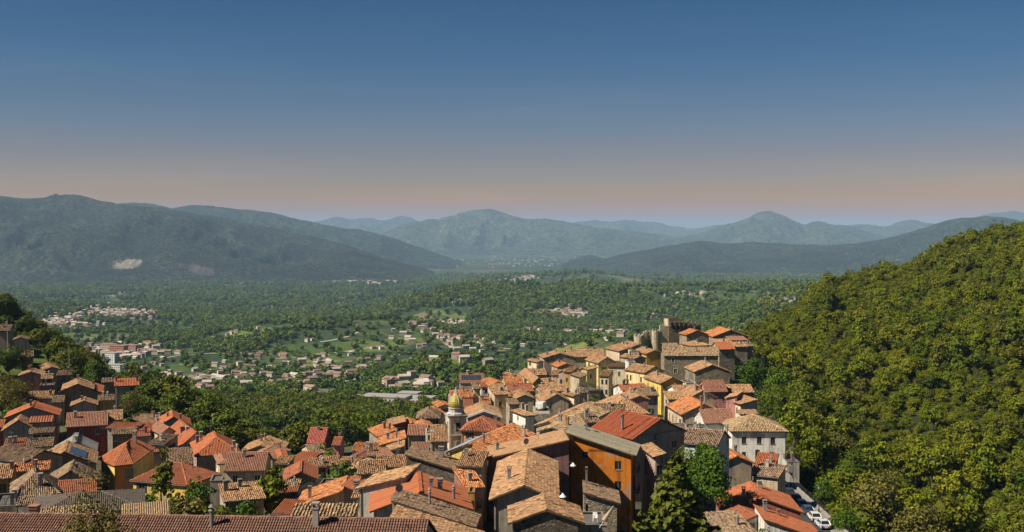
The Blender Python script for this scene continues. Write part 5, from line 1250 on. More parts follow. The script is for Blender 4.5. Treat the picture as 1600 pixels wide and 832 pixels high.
def tree(label, kind, px, ytop, wpx, Y, hfrac=.8, group=None, z0=None, mat=None, name='tree', seed=None, dens=1.0):
    """a tree of its own: apparent top and width in the photo, standing on the ground at distance Y"""
    top = at(px, ytop, Y); x = top[0]
    g = gz(x, Y) if z0 is None else z0
    H_ = max(top[2] - g, 2.0); r = wpx / FPX * Y / 2
    seed = seed or int(px * 7 + ytop)
    root = bpy.data.objects.new(name, None); COL.objects.link(root); root.location = (x, Y, g); root.rotation_euler = (0, 0, seed % 6)
    tag(root, label, 'tree' if 'shrub' not in name else 'shrub', group)
    ch = H_ * hfrac
    if kind == 'conifer':
        me = conifer_mesh('crown', r, H_ * .97, int(26 * dens), int(17 * dens), r * .115, seed, mat or M['leaf_conifer'])
        link('crown', me, root); link('trunk', trunk_mesh(H_, .25, seed, 0, .3, .95), root)
    elif kind == 'column':
        me = crown_mesh('crown', r, ch / 2, int(60 * dens), int(34 * dens), r * .34, seed, mat or M['leaf_bright'], 'column', cl=.5)
        link('crown', me, root, (0, 0, H_ - ch / 2)); link('trunk', trunk_mesh(H_, .2, seed, 0, .2), root)
    elif kind == 'shrub':
        me = crown_mesh('crown', r, ch / 2, int(40 * dens), int(22 * dens), r * .2, seed, mat or M['leaf_bright'])
        link('crown', me, root, (0, 0, H_ - ch / 2)); link('trunk', trunk_mesh(max(H_ - ch / 2, .5), .1, seed, 3, .3), root)
    elif kind == 'thin':
        me = crown_mesh('crown', r, ch / 2, int(170 * dens), int(22 * dens), r * .06, seed, mat or M['leaf_brown'], core=False, cl=.3)
        link('crown', me, root, (0, 0, H_ - ch / 2)); link('trunk', trunk_mesh(H_, .16, seed, 9, .38, .8), root)
    else:
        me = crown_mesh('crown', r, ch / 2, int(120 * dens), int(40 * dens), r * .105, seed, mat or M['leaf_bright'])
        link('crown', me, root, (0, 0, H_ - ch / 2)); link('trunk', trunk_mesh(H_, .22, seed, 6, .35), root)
    return root
def gn_scatter(name, P, S, rotseed, srcs, kind='stuff', zs=None):
    """one object whose points carry instances of the given crowns"""
    me = bpy.data.meshes.new(name); me.vertices.add(len(P)); me.vertices.foreach_set('co', np.asarray(P, np.float32).ravel())
    rng = np.random.default_rng(rotseed)
    sc = np.stack([S * rng.uniform(.9, 1.1, len(P)), S * rng.uniform(.9, 1.1, len(P)), S * (rng.uniform(.8, 1.15, len(P)) if zs is None else zs)], 1).astype(np.float32)
    a = me.attributes.new('sc', 'FLOAT_VECTOR', 'POINT'); a.data.foreach_set('vector', sc.ravel())
    ro = np.stack([rng.normal(0, .12, len(P)), rng.normal(0, .12, len(P)), rng.uniform(0, 6.28, len(P))], 1).astype(np.float32)
    a = me.attributes.new('ro', 'FLOAT_VECTOR', 'POINT'); a.data.foreach_set('vector', ro.ravel())
    me.update()
    o = link(name, me); tag(o, kind=kind)
    ng = bpy.data.node_groups.new(name, 'GeometryNodeTree')
    ng.interface.new_socket('Geometry', in_out='INPUT', socket_type='NodeSocketGeometry')
    ng.interface.new_socket('Geometry', in_out='OUTPUT', socket_type='NodeSocketGeometry')
    N = ng.nodes; gi = N.new('NodeGroupInput'); go = N.new('NodeGroupOutput')
    ip = N.new('GeometryNodeInstanceOnPoints'); jn = N.new('GeometryNodeJoinGeometry')
    for s in srcs:
        oi = N.new('GeometryNodeObjectInfo'); oi.inputs['Object'].default_value = s; oi.transform_space = 'ORIGINAL'
        g2 = N.new('GeometryNodeGeometryToInstance'); ng.links.new(oi.outputs['Geometry'], g2.inputs[0]); ng.links.new(g2.outputs[0], jn.inputs[0])
    ip.inputs['Pick Instance'].default_value = True
    ix = N.new('FunctionNodeRandomValue'); ix.data_type = 'INT'
    for s_ in ix.inputs:
        if s_.name == 'Min' and s_.type == 'INT': s_.default_value = 0
        if s_.name == 'Max' and s_.type == 'INT': s_.default_value = len(srcs) - 1
    iout = [s_ for s_ in ix.outputs if s_.type == 'INT'][0]
    ng.links.new(iout, ip.inputs['Instance Index'])
    for nm, sock in (('sc', 'Scale'), ('ro', 'Rotation')):
        na = N.new('GeometryNodeInputNamedAttribute'); na.data_type = 'FLOAT_VECTOR'; na.inputs['Name'].default_value = nm
        src = [s_ for s_ in na.outputs if s_.name == 'Attribute' and s_.enabled][0]
        if sock == 'Rotation':
            er = N.new('FunctionNodeEulerToRotation'); ng.links.new(src, er.inputs[0]); src = er.outputs[0]
        ng.links.new(src, ip.inputs[sock])
    ng.links.new(gi.outputs[0], ip.inputs['Points']); ng.links.new(jn.outputs[0], ip.inputs['Instance'])
    ng.links.new(ip.outputs[0], go.inputs[0])
    md = o.modifiers.new('scatter', 'NODES'); md.node_group = ng
    return o
def jitter_grid(x0, x1, y0, y1, s, rng):
    X, Yv = np.meshgrid(np.arange(x0, x1, s), np.arange(y0, y1, s), indexing='ij')
    return X.ravel() + rng.uniform(-.42, .42, X.size) * s, Yv.ravel() + rng.uniform(-.42, .42, X.size) * s
CLEAR = []     # (X, Y, radius) kept free of trees
def clear_of(X, Y, r):
    k = np.ones(len(X), bool)
    for i in range(0, len(X), 4000):
        d2 = (X[i:i + 4000, None] - KEEP[None, :, 0]) ** 2 + (Y[i:i + 4000, None] - KEEP[None, :, 1]) ** 2
        k[i:i + 4000] = d2.min(1) > r * r
    for cx, cy, cr_ in CLEAR: k &= (X - cx) ** 2 + (Y - cy) ** 2 > cr_ * cr_
    return k
INDIV = dict(hill=150, left=40, wood=70)
FLABEL = dict(hill="broadleaf tree in the dense spring wood covering the steep hillside beside the road",
              left="broadleaf tree in the dark wood on the slope above the upper left houses",
              wood="round crowned tree in the wood between the left houses and the church")
FGROUP = dict(hill="trees covering the steep hillside", left="trees on the slope above the left houses", wood="trees of the wood behind the left houses")
def build_forests():
    rng = np.random.default_rng(21)
    src = {}
    def place(key, proto, nvar, X, Y, S, zoff=.75):
        Z = ground_z(X, Y)
        px = 800 + FPX * X / Y; inframe = (px > -40) & (px < 1640)
        # of those in view the ones that show largest become trees of their own
        show = np.where(inframe, S / Y, 0)
        # hidden low in the ravine or under the frame: skip for the choice
        py = 365 - FPX * (Z + S) / Y; show = np.where(py > 850, 0, show)
        order = np.argsort(-show); ind = order[:INDIV[key]]; rest = order[INDIV[key]:]
        objs = []
        for n, k in enumerate(ind):
            root = bpy.data.objects.new('tree', None); COL.objects.link(root); root.location = (X[k], Y[k], Z[k]); root.rotation_euler = (0, 0, rng.uniform(0, 6.28))
            tag(root, FLABEL[key], 'tree', FGROUP[key])
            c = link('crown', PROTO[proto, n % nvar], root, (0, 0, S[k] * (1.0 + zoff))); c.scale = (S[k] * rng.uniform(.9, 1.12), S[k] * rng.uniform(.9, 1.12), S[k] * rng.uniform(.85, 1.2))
            t = link('trunk', PROTO['trunk', n % 2], root); t.scale = (S[k] * .8,) * 3
            if n < nvar: src.setdefault(key, []).append(c)
            objs.append(root)
        P = np.stack([X[rest], Y[rest], Z[rest] + S[rest] * (.72 + zoff * .5)], 1)
        gn_scatter('forest', P, S[rest], 5, src[key])
    # right hillside
    X, Y = jitter_grid(38, 640, 150, 960, 4.9, rng); u = X / Y
    lim = np.interp(Y, [150, 180, 240, 300, 360, 430, 520], [.37, .325, .262, .232, .226, .222, .20])
    k = (u > lim) & (u < .66); X, Y = X[k], Y[k]
    k = clear_of(X, Y, 9.5) & ~((X < 61) & (Y < 246)); X, Y = X[k], Y[k]
    k = (fbm(X / 22, Y / 22, 2) > -.34); X, Y = X[k], Y[k]
    S = (1.25 + 3.0 * rng.random(len(X)) ** 2.1) * (1 + .7 * fbm(X / 40, Y / 40, 2)) * np.interp(Y, [165, 300, 500], [1.0, .98, .95])
    place('hill', 'hill', 5, X, Y, S)
    # low undergrowth between the hillside trees
    X, Y = jitter_grid(38, 640, 150, 960, 3.5, rng); u = X / Y
    lim = np.interp(Y, [150, 180, 240, 300, 360, 430, 520], [.37, .325, .262, .232, .226, .222, .20])
    k = (u > lim) & (u < .66); X, Y = X[k], Y[k]; k = clear_of(X, Y, 8) & ~((X < 61) & (Y < 246)); X, Y = X[k], Y[k]
    S = rng.uniform(.8, 1.7, len(X))
    gn_scatter('undergrowth', np.stack([X, Y, ground_z(X, Y) + S * .5], 1), S, 15, src['hill'])
    for px_, py_, r_ in ((398, 662, 24), (420, 690, 18), (470, 680, 18), (500, 672, 20), (370, 700, 10), (445, 655, 12), (340, 672, 10)):
        p_ = hit(px_, py_, 300)
        if p_ is not None: CLEAR.append((p_[0], p_[1], r_)); CLEAR.append((p_[0] * .95, p_[1] * .95, r_))
    # left slope
    X, Y = jitter_grid(-330, -90, 285, 640, 4.8, rng); u = X / Y; k = (u < np.interp(Y, [285, 330, 420, 640], [-.33, -.345, -.335, -.36])) & (u > -.62); X, Y = X[k], Y[k]
    k = clear_of(X, Y, 8.5); X, Y = X[k], Y[k]; S = 1.5 + 1.9 * rng.random(len(X)) ** 1.6
    place('left', 'wood', 4, X, Y, S)
    # wood between the left houses and the church, running down to the valley floor
    X, Y = jitter_grid(-290, -20, 285, 800, 6.6, rng); u = X / Y
    lo = np.interp(Y, [285, 400, 560, 800], [-.335, -.35, -.37, -.36]); hi = np.interp(Y, [285, 330, 400, 520, 800], [-.22, -.12, -.085, -.075, -.06])
    k = (u > lo) & (u < hi); X, Y = X[k], Y[k]
    k = clear_of(X, Y, 10) & ((fbm(X / 46, Y / 60, 3) > -.10) | (Y > 640) | (Y < 330)); X, Y = X[k], Y[k]
    S = rng.uniform(2.9, 5.4, len(X)) * np.interp(Y, [285, 420, 800], [.9, 1.05, 1.1])
    place('wood', 'wood', 4, X, Y, S, .6)
    # valley woods, hedges and orchards
    Xs, Ys, Ss = [], [], []
    for y0, y1, s in ((700, 1100, 7.5), (1100, 1700, 9.0), (1700, 2700, 11.5), (2700, 4600, 16.0), (4600, 8600, 30.0)):
        X, Y = jitter_grid(-.62 * y1, .62 * y1, y0, y1, s, rng); u = X / Y
        k = np.abs(u) < .60; X, Y = X[k], Y[k]
        px = 800 + FPX * X / Y
        m = fbm(X / 210 + 7, Y / 260 + 3, 4) + .10 * fbm(X / 40, Y / 40, 2)
        thr = np.where((Y > 880) & (Y < 1180) & (px > 580) & (px < 800), -.3, np.where((Y > 2900), -.02, np.where(Y > 1700, .075, np.where(px > 1150, -.2, .12))))
        hed = np.abs(((X * .8 + Y * .35 + 40 * fbm(X / 120, Y / 120, 2)) / 70) % 1 - .5) < .05
        k = ((m > thr) | (hed & (rng.random(len(X)) < .65)) | (rng.random(len(X)) < .07)) & ((X > 0) | (Y > 790) | (X / Y < -.38) | (X / Y > -.06))
        k &= clear_of(X, Y, 9)
        X, Y = X[k], Y[k]; Xs.append(X); Ys.append(Y); Ss.append(rng.uniform(.36, .62, len(X)) * s * (.8 if y1 > 5000 else 1))
    X, Y, S = map(np.concatenate, (Xs, Ys, Ss))
    Z = ground_z(X, Y)
    inds = np.argsort(np.where(np.abs(X / Y) < .45, Y, 1e9))[:24]
    srcv = []
    for n, k in enumerate(inds):
        root = bpy.data.objects.new('tree', None); COL.objects.link(root); root.location = (X[k], Y[k], Z[k])
        tag(root, "small round tree in the green valley below the wood", 'tree', 'trees of the valley floor')
        c = link('crown', PROTO['valley', n % 3], root, (0, 0, S[k] * 1.4)); c.scale = (S[k],) * 3
        t = link('trunk', PROTO['trunk', n % 2], root); t.scale = (S[k] * .7,) * 3
        if n < 3: srcv.append(c)
    rest = np.setdiff1d(np.arange(len(X)), inds)
    gn_scatter('forest', np.stack([X[rest], Y[rest], Z[rest] + S[rest] * .75], 1), S[rest], 9, srcv)
    print('valley trees', len(X))
def build_trees():
    B, W, BR, HI = M['leaf_bright'], M['leaf_wood'], M['leaf_brown'], M['leaf_hill']
    tree("big olive green conifer with drooping branches below the bright orange house", 'conifer', 1056, 704, 168, 138, z0=-46, seed=5, dens=1.5)
    tree("bright green broadleaf tree behind the big olive conifer", 'round', 1108, 700, 74, 171, .72, mat=B, dens=1.3)
    tree("dark leafy tree squeezed between the big conifer and the pale blue house", 'round', 1072, 704, 44, 180, .8, mat=W)
    tree("thin brownish spring tree in front of the long brown roof", 'thin', 155, 758, 132, 97, .9, dens=1.7)
    tree("slim dark green poplar before the hipped yellow house", 'column', 256, 709, 27, 190, .85, mat=M['leaf_wood'])
    for px, yt, w, Y, lab, m in ((232, 768, 30, 186, "low green shrub under the shuttered window of the hipped yellow house", B), (268, 776, 36, 180, "dark round shrub beside the hipped yellow house's corner", W),
                                 (311, 752, 46, 176, "bright green bush hiding the right corner of the hipped yellow house", B), (300, 775, 56, 160, "olive brown bush between the yellow house and the long brown roof", BR),
                                 (345, 782, 54, 150, "tangled olive shrub just behind the grey chimney of the long roof", HI), (385, 772, 44, 152, "bright green climber bush beside the ivy column tree", B), (372, 794, 60, 140, "low green shrub directly above the long brown roof", HI), (410, 800, 50, 136, "shadowed shrub at the foot of the ivy column tree", W),
                                 (527, 721, 64, 186, "bright green bush above the roof terrace with railing", B), (500, 698, 40, 244, "dark shrub beside the small pale house by the trees", W), (514, 708, 34, 238, "dark green shrub between the small pale house and the bright bush", W),
                                 (942, 622, 50, 268, "leafy vine garden bush in the centre of the village", B), (1200, 816, 40, 148, "olive bush at the bottom beside the glazed veranda", HI), (978, 650, 16, 216, "small garden shrub near the low brown ridge roof", B),
                                 (28, 762, 12, 180, "little shrub beside the ochre house at the left edge", W)):
        tree(lab, 'shrub', px, yt, w, Y, .95, mat=m, name='shrub')
    tree("grey green ivy clad column tree in the garden before the cream house", 'column', 424, 724, 36, 158, .9, mat=HI, seed=12)
    tree("dark cypress beside the tiny pink house", 'column', 540, 664, 15, 292, .95, mat=M['leaf_dark'])
    tree("second dark cypress behind the tiny pink house", 'column', 551, 672, 12, 300, .95, mat=M['leaf_dark'])
    tree("dark layered conifer rising between the castle towers and the open gallery", 'conifer', 1013, 517, 22, 408, mat=M['leaf_dark'], seed=9)
    tree("tall black green conifer at the village's steep edge", 'conifer', 1193, 538, 30, 372, mat=M['leaf_dark'], seed=10)
    tree("bright green round tree beside the red roofed stone tower house", 'round', 1176, 560, 44, 362, .9, mat=B)
    for px, yt, w, Y, lab, m in ((1222, 572, 54, 350, "large fresh green tree on the steep bank beyond the village edge", B), (1252, 600, 52, 338, "darker broad tree on the steep bank beyond the village edge", W), (1206, 606, 50, 318, "shaded green tree close to the low stone house with mottled tiles", W),
                                 (1236, 640, 48, 300, "dark tree above the big white palace roof", W), (1262, 642, 60, 286, "brown leaved tree behind the big white palace", BR), (1300, 668, 64, 270, "tall brownish tree by the palace's railed annex", BR), (1330, 705, 66, 246, "olive tree in the ravine beyond the parked cars", HI),
                                 (1290, 745, 40, 216, "fresh green tree just beyond the railing of the road", B), (1365, 742, 88, 214, "big dull brown tree in the ravine", BR), (1320, 790, 50, 186, "bright green bush beyond the road railing at the bottom", B), (1430, 790, 84, 200, "brown budding tree near the bottom of the ravine", BR)):
        tree(lab, 'round', px, yt, w, Y, .75, mat=m)
    tree("pale cream blossoming tree alone in the green hillside", 'round', 1348, 650, 28, 392, .7, mat=M['leaf_pale'])
    tree("olive brown tree at the left edge above the orange ribbed roof", 'thin', 22, 588, 70, 296, .85, mat=BR, dens=1.2)
    tree("dark leafy tree under the beige tower like house", 'round', 14, 535, 44, 338, .85, mat=W)
    tree("green bush beside the gable of the big orange ribbed roof", 'round', 8, 640, 30, 280, .9, mat=B)
    tree("bare brownish tree before the grey house with the orange patch", 'thin', 205, 612, 44, 292, .8, mat=BR)
    tree("sunny yellow green tree on the slope behind the upper left houses", 'round', 150, 566, 40, 338, .9, mat=B)
    tree("tall dark round tree on the slope behind the upper left houses", 'round', 112, 540, 46, 350, .9, mat=W)
    tree("brownish tree at the end of the upper left slope", 'round', 145, 545, 36, 362, .9, mat=BR)
# ------------------------------------------------------------------ church tower, castle, street things
def church_tower():
    Y = 250.0; P = at(702, 653, Y); a = R(-15); w = 3.95
    u = np.array((math.cos(a), -math.sin(a))); n = np.array((math.sin(a), math.cos(a)))
    c = P[:2] + u * w / 2 + n * w / 2; z = P[2]; Hh = 16.0
    root = bpy.data.objects.new('church_tower', None); COL.objects.link(root); root.location = (c[0], c[1], z - Hh); root.rotation_euler = (0, 0, -a)
    tag(root, "slender pale bell tower with a green and gold onion dome", 'bell tower')
    h2 = w / 2
    b = MB()
    pl = {'f': lambda x, yi, zz: (x, -h2 + yi, zz), 'b': lambda x, yi, zz: (-x, h2 - yi, zz), 'l': lambda x, yi, zz: (-h2 + yi, -x, zz), 'r': lambda x, yi, zz: (h2 - yi, x, zz)}
    for s in pl: wall_rect(b, w, -3, Hh, [(0.15, Hh - 3.3, 1.05, 2.1)], pl[s], .5)
    link('wall', b.mesh('wall', M['wall']), root, color=(.66, .57, .46))
    b = MB()
    for sx in (-1, 1):
        for sy in (-1, 1): b.box(min(sx * (h2 - .42), sx * (h2 + .05)), max(sx * (h2 - .42), sx * (h2 + .05)), min(sy * (h2 - .42), sy * (h2 + .05)), max(sy * (h2 - .42), sy * (h2 + .05)), -3, Hh - .01)
    b.box(-h2 - .09, h2 + .09, -h2 - .09, h2 + .09, Hh - 4.25, Hh - 4.0)
    b.box(-h2 - .09, h2 + .09, -h2 - .09, h2 + .09, Hh - 8.6, Hh - 8.4)
    link('corner_pilaster', b.mesh('corner_pilaster', M['wall']), root, color=(.78, .71, .58))
    b = MB(); b.box(-h2 - .25, h2 + .25, -h2 - .25, h2 + .25, Hh, Hh + .25); b.box(-h2 - .38, h2 + .38, -h2 - .38, h2 + .38, Hh + .25, Hh + .45)
    link('cornice', b.mesh('cornice', M['wall']), root, color=(.36, .34, .32))
    # arched heads of the openings and the blind arch below
    for s, rot in (('f', 0), ('l', -90), ('r', 90), ('b', 180)):
        b = MB(); k = 8
        for i in range(k):
            t0, t1 = math.pi * i / k, math.pi * (i + 1) / k
            for ri, ro, zc, xc in ((.52, .68, Hh - 1.2, .15), (.5, .64, Hh - 6.0, .15)):
                q = [(xc + r * math.cos(t), zc + r * math.sin(t) * 1.1) for r, t in ((ri, t0), (ro, t0), (ro, t1), (ri, t1))]
                b.prism([(x, -h2 - .05, zz) for x, zz in q], [(x, -h2 + .02, zz) for x, zz in q])
        for xs in ((-.49, -.35), (.65, .79)): b.box(xs[0], xs[1], -h2 - .05, -h2 + .02, Hh - 8.3, Hh - 6.0)
        o = link('arch', b.mesh('arch', M['wall']), root, rotz=R(rot), color=(.58, .52, .45))
    b = MB(); b.box(-h2 + .55, h2 - .55, -h2 + .55, h2 - .55, Hh - 3.4, Hh - .2); link('belfry_shade_box', b.mesh('belfry_shade_box', M['void']), root)
    b = MB(); b.lathe([(.35, Hh - 2.9), (.32, Hh - 2.6), (.22, Hh - 2.2), (.05, Hh - 2.05)], 10, 0.15, -h2 + .3); link('bell', b.mesh('bell', M['steel']), root)
    b = MB(); b.lathe([(2.2, Hh + .45), (2.25, Hh + .7), (1.75, Hh + 1.0), (1.7, Hh + 1.75), (1.9, Hh + 1.85), (1.9, Hh + 2.0), (1.5, Hh + 2.05)], 8, rot=R(22.5)); link('drum', b.mesh('drum', M['wall']), root, color=(.45, .43, .41))
    b = MB()
    prof = [(1.55, 0), (1.75, .45), (1.78, .9), (1.66, 1.4), (1.38, 1.95), (1.0, 2.4), (.62, 2.8), (.36, 3.2), (.22, 3.7), (.12, 4.3)]
    b.lathe([(r * 1.0, Hh + 2.05 + zz) for r, zz in prof], 16)
    t = NT('glazed_dome'); t.b.inputs['Roughness'].default_value = .35; t.b.inputs['Specular IOR Level'].default_value = .5
    t.color(t.ramp(t.noise(t.coord(), 4.0, 4), ((.35, (.20, .17, .02)), (.6, (.36, .28, .03)), (.75, (.44, .34, .06)))))
    link('dome', b.mesh('dome', t.m), root)
    b = MB()
    for i in range(8):
        an = 2 * math.pi * i / 8 + .2
        for (r0, z0), (r1, z1) in zip(prof, prof[1:]): b.tube((math.cos(an) * r0, math.sin(an) * r0, Hh + 2.05 + z0), (math.cos(an) * r1, math.sin(an) * r1, Hh + 2.05 + z1), .06, k=4)
    link('dome_rib', b.mesh('dome_rib', M['white']), root)
    b = MB(); b.lathe([(.12, Hh + 6.3), (.2, Hh + 6.5), (.05, Hh + 6.7)], 8); b.tube((0, 0, Hh + 6.6), (0, 0, Hh + 7.7), .05, k=5); b.tube((-.35, 0, Hh + 7.3), (.35, 0, Hh + 7.3), .04, k=4)
    link('finial', b.mesh('finial', M['steel']), root)
def castle():
    Y = 452.0; P = at(1045, 500, Y); g = gz(P[0] + 3, Y)
    root = bpy.data.objects.new('castle_ruin', None); COL.objects.link(root); root.location = (P[0], Y, g); root.rotation_euler = (0, 0, R(10))
    tag(root, "ruined stone castle with a square keep and two round towers on the hilltop", 'castle')
    top = P[2] - g
    def ruin(name, x0, x1, y0, y1, zt, col, steps=6, hole=None, seed=1):
        rnd = random.Random(seed); b = MB(); n = steps
        for i in range(n):
            xa, xb = x0 + (x1 - x0) * i / n, x0 + (x1 - x0) * (i + 1) / n
            b.box(xa, xb, y0, y1, -4, zt + rnd.uniform(-.45, .2))
        o = link(name, b.mesh(name, M['stone']), root, color=col); return o
    st, lit = (.22, .17, .12), (.52, .43, .31)  # one stone: shaded front and sunlit sides painted in as two colours
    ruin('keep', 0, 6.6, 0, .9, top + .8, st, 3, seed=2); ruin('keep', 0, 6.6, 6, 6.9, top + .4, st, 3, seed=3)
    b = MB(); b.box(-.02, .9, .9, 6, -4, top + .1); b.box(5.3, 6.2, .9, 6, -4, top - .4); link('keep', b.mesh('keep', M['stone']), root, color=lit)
    # corbel arches on the keep and the broken curtain wall
    for i in range(7):
        b = MB(); x = .5 + i * 1.9
        b.box(x, x + .35, -.55, -.01, top - 2.6, top - 1.1); b.box(x - .5, x + .85, -.6, -.01, top - 1.1, top - .7)
        link('corbel', b.mesh('corbel', M['stone']), root, color=(.30, .25, .19))
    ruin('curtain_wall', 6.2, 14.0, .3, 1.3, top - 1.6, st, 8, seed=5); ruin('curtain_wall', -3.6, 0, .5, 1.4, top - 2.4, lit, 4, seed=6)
    for cx, r, zt in ((-5.4, 1.7, top - 4.4), (-12.5, 2.0, top - 6.0)):
        rnd = random.Random(int(cx * 10)); b = MB(); k = 14
        for i in range(k):
            a0, a1 = 2 * math.pi * i / k, 2 * math.pi * (i + 1) / k; zz = zt + rnd.uniform(-.7, .3)
            q = [(cx + rr * math.cos(t), 1 + rr * math.sin(t)) for rr, t in ((r - .6, a0), (r, a0), (r, a1), (r - .6, a1))]
            b.prism([(x, y, -5) for x, y in q], [(x, y, zz) for x, y in q])
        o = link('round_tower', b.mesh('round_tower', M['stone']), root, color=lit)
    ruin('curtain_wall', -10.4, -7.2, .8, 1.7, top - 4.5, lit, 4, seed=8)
    b = MB()
    for sx, zz in ((1.6, top - 2.4), (3.6, top - 2.7)): b.box(sx, sx + .7, -.03, -.004, zz - 1.2, zz)
    link('arrow_slit', b.mesh('arrow_slit', M['void']), root)
    b = MB(); b.box(3.2, 5.0, -.06, -.004, 0, 5.0); link('door', b.mesh('door', M['frame']), root, color=(.24, .09, .05))
def corner_house():
    """round cornered yellow house, shaded front painted orange, with a fan of hips"""
    Y0 = ydist(179, 727); z = at(179, 727, Y0)[2]; hh = 10.0
    def pt(px, py):
        k = ray(px, py); Y = z / k[1]; return np.array((k[0] * Y, Y))
    A, B_, C_, D_ = pt(158, 716), pt(179, 727), pt(207, 724), pt(240, 700)
    E = A + (D_ - C_) * .92
    c = (A + B_ + C_ + D_) / 4; pts = [p - c for p in (A, B_, C_, D_, E)]
    root = bpy.data.objects.new('house', None); COL.objects.link(root); root.location = (c[0], c[1], z - hh)
    tag(root, "yellow corner house, front toned orange for shade, fan shaped orange red hipped roof", 'house', 'houses of the hill village')
    cols = [WALLC['ye'], (.50, .21, .06), WALLC['ye'], WALLC['ye2'], WALLC['ye2']]  # orange brown of the second wall paints in the front's shade
    wl = [[(.5, 1.0, .8, 1.5)], [(.3, 5.2, 1.3, 2.6), (.82, 1.0, .8, 2.0), (.82, 5.2, .9, 2.0)], [], [], []]
    for i in range(5):
        p, q = pts[i], pts[(i + 1) % 5]; d = q - p; L = np.hypot(*d); d = d / L; nin = np.array((-d[1], d[0]))
        if nin @ (-(p + q) / 2) < 0: nin = -nin
        pl = lambda x, yi, zz, p=p, d=d, L=L, nin=nin: (*(p + d * (x + L / 2) + nin * yi), zz)
        hs = [((f - .5) * L, hh - t - b2, a2, b2) for f, t, a2, b2 in wl[i]]
        b = MB(); wall_rect(b, L, -4, hh, hs, pl); link('wall', b.mesh('wall', M['wall']), root, color=cols[i])
        ang = math.atan2(d[1], d[0])
        for x, zz, a2, b2 in hs:
            m = p + d * (x + L / 2)
            add_window(root, Matrix.Translation((m[0], m[1], zz)) @ Matrix.Rotation(ang, 4, 'Z'), a2, b2, 200, (.2, .3, .3), 't' if a2 < 1 else None)
    ctr = sum(pts) / 5
    ov = [p + (p - ctr) / np.hypot(*(p - ctr)) * .55 for p in pts]
    R1 = ctr + (pts[2] - ctr) * .12; R2 = ctr + (pts[3] + pts[4] - 2 * ctr) * .28
    t = hh + 2.6; parts = []; b = MB(); rng = np.random.default_rng(4); rc = np.array((.42, .135, .055))
    f3 = lambda p, zz: (p[0], p[1], zz)
    polys = [[f3(ov[0], hh - .1), f3(ov[1], hh - .1), f3(R1, t)], [f3(ov[1], hh - .1), f3(ov[2], hh - .1), f3(R1, t)], [f3(ov[2], hh - .1), f3(ov[3], hh - .1), f3(R2, t), f3(R1, t)], [f3(ov[3], hh - .1), f3(ov[4], hh - .1), f3(R2, t)], [f3(ov[4], hh - .1), f3(ov[0], hh - .1), f3(R1, t), f3(R2, t)]]
    for p in polys: slab(b, p); tiles_on(p, .34, .53, 'new', rng, parts)
    rf = link('roof', b.mesh('roof', M['roof']), root, color=rc * .8)
    tag(link('roof_tiles', tiles_mesh(parts), rf, color=rc), kind='stuff')
    c1 = link('chimney', UNIT['chimney'], rf, color=CHC[1]); c1.matrix_local = Matrix.Translation((*((R1 + R2) / 2 + (pts[3] - ctr) * .2), t - .3)) @ Matrix.Diagonal((.6, .6, 1.7, 1))
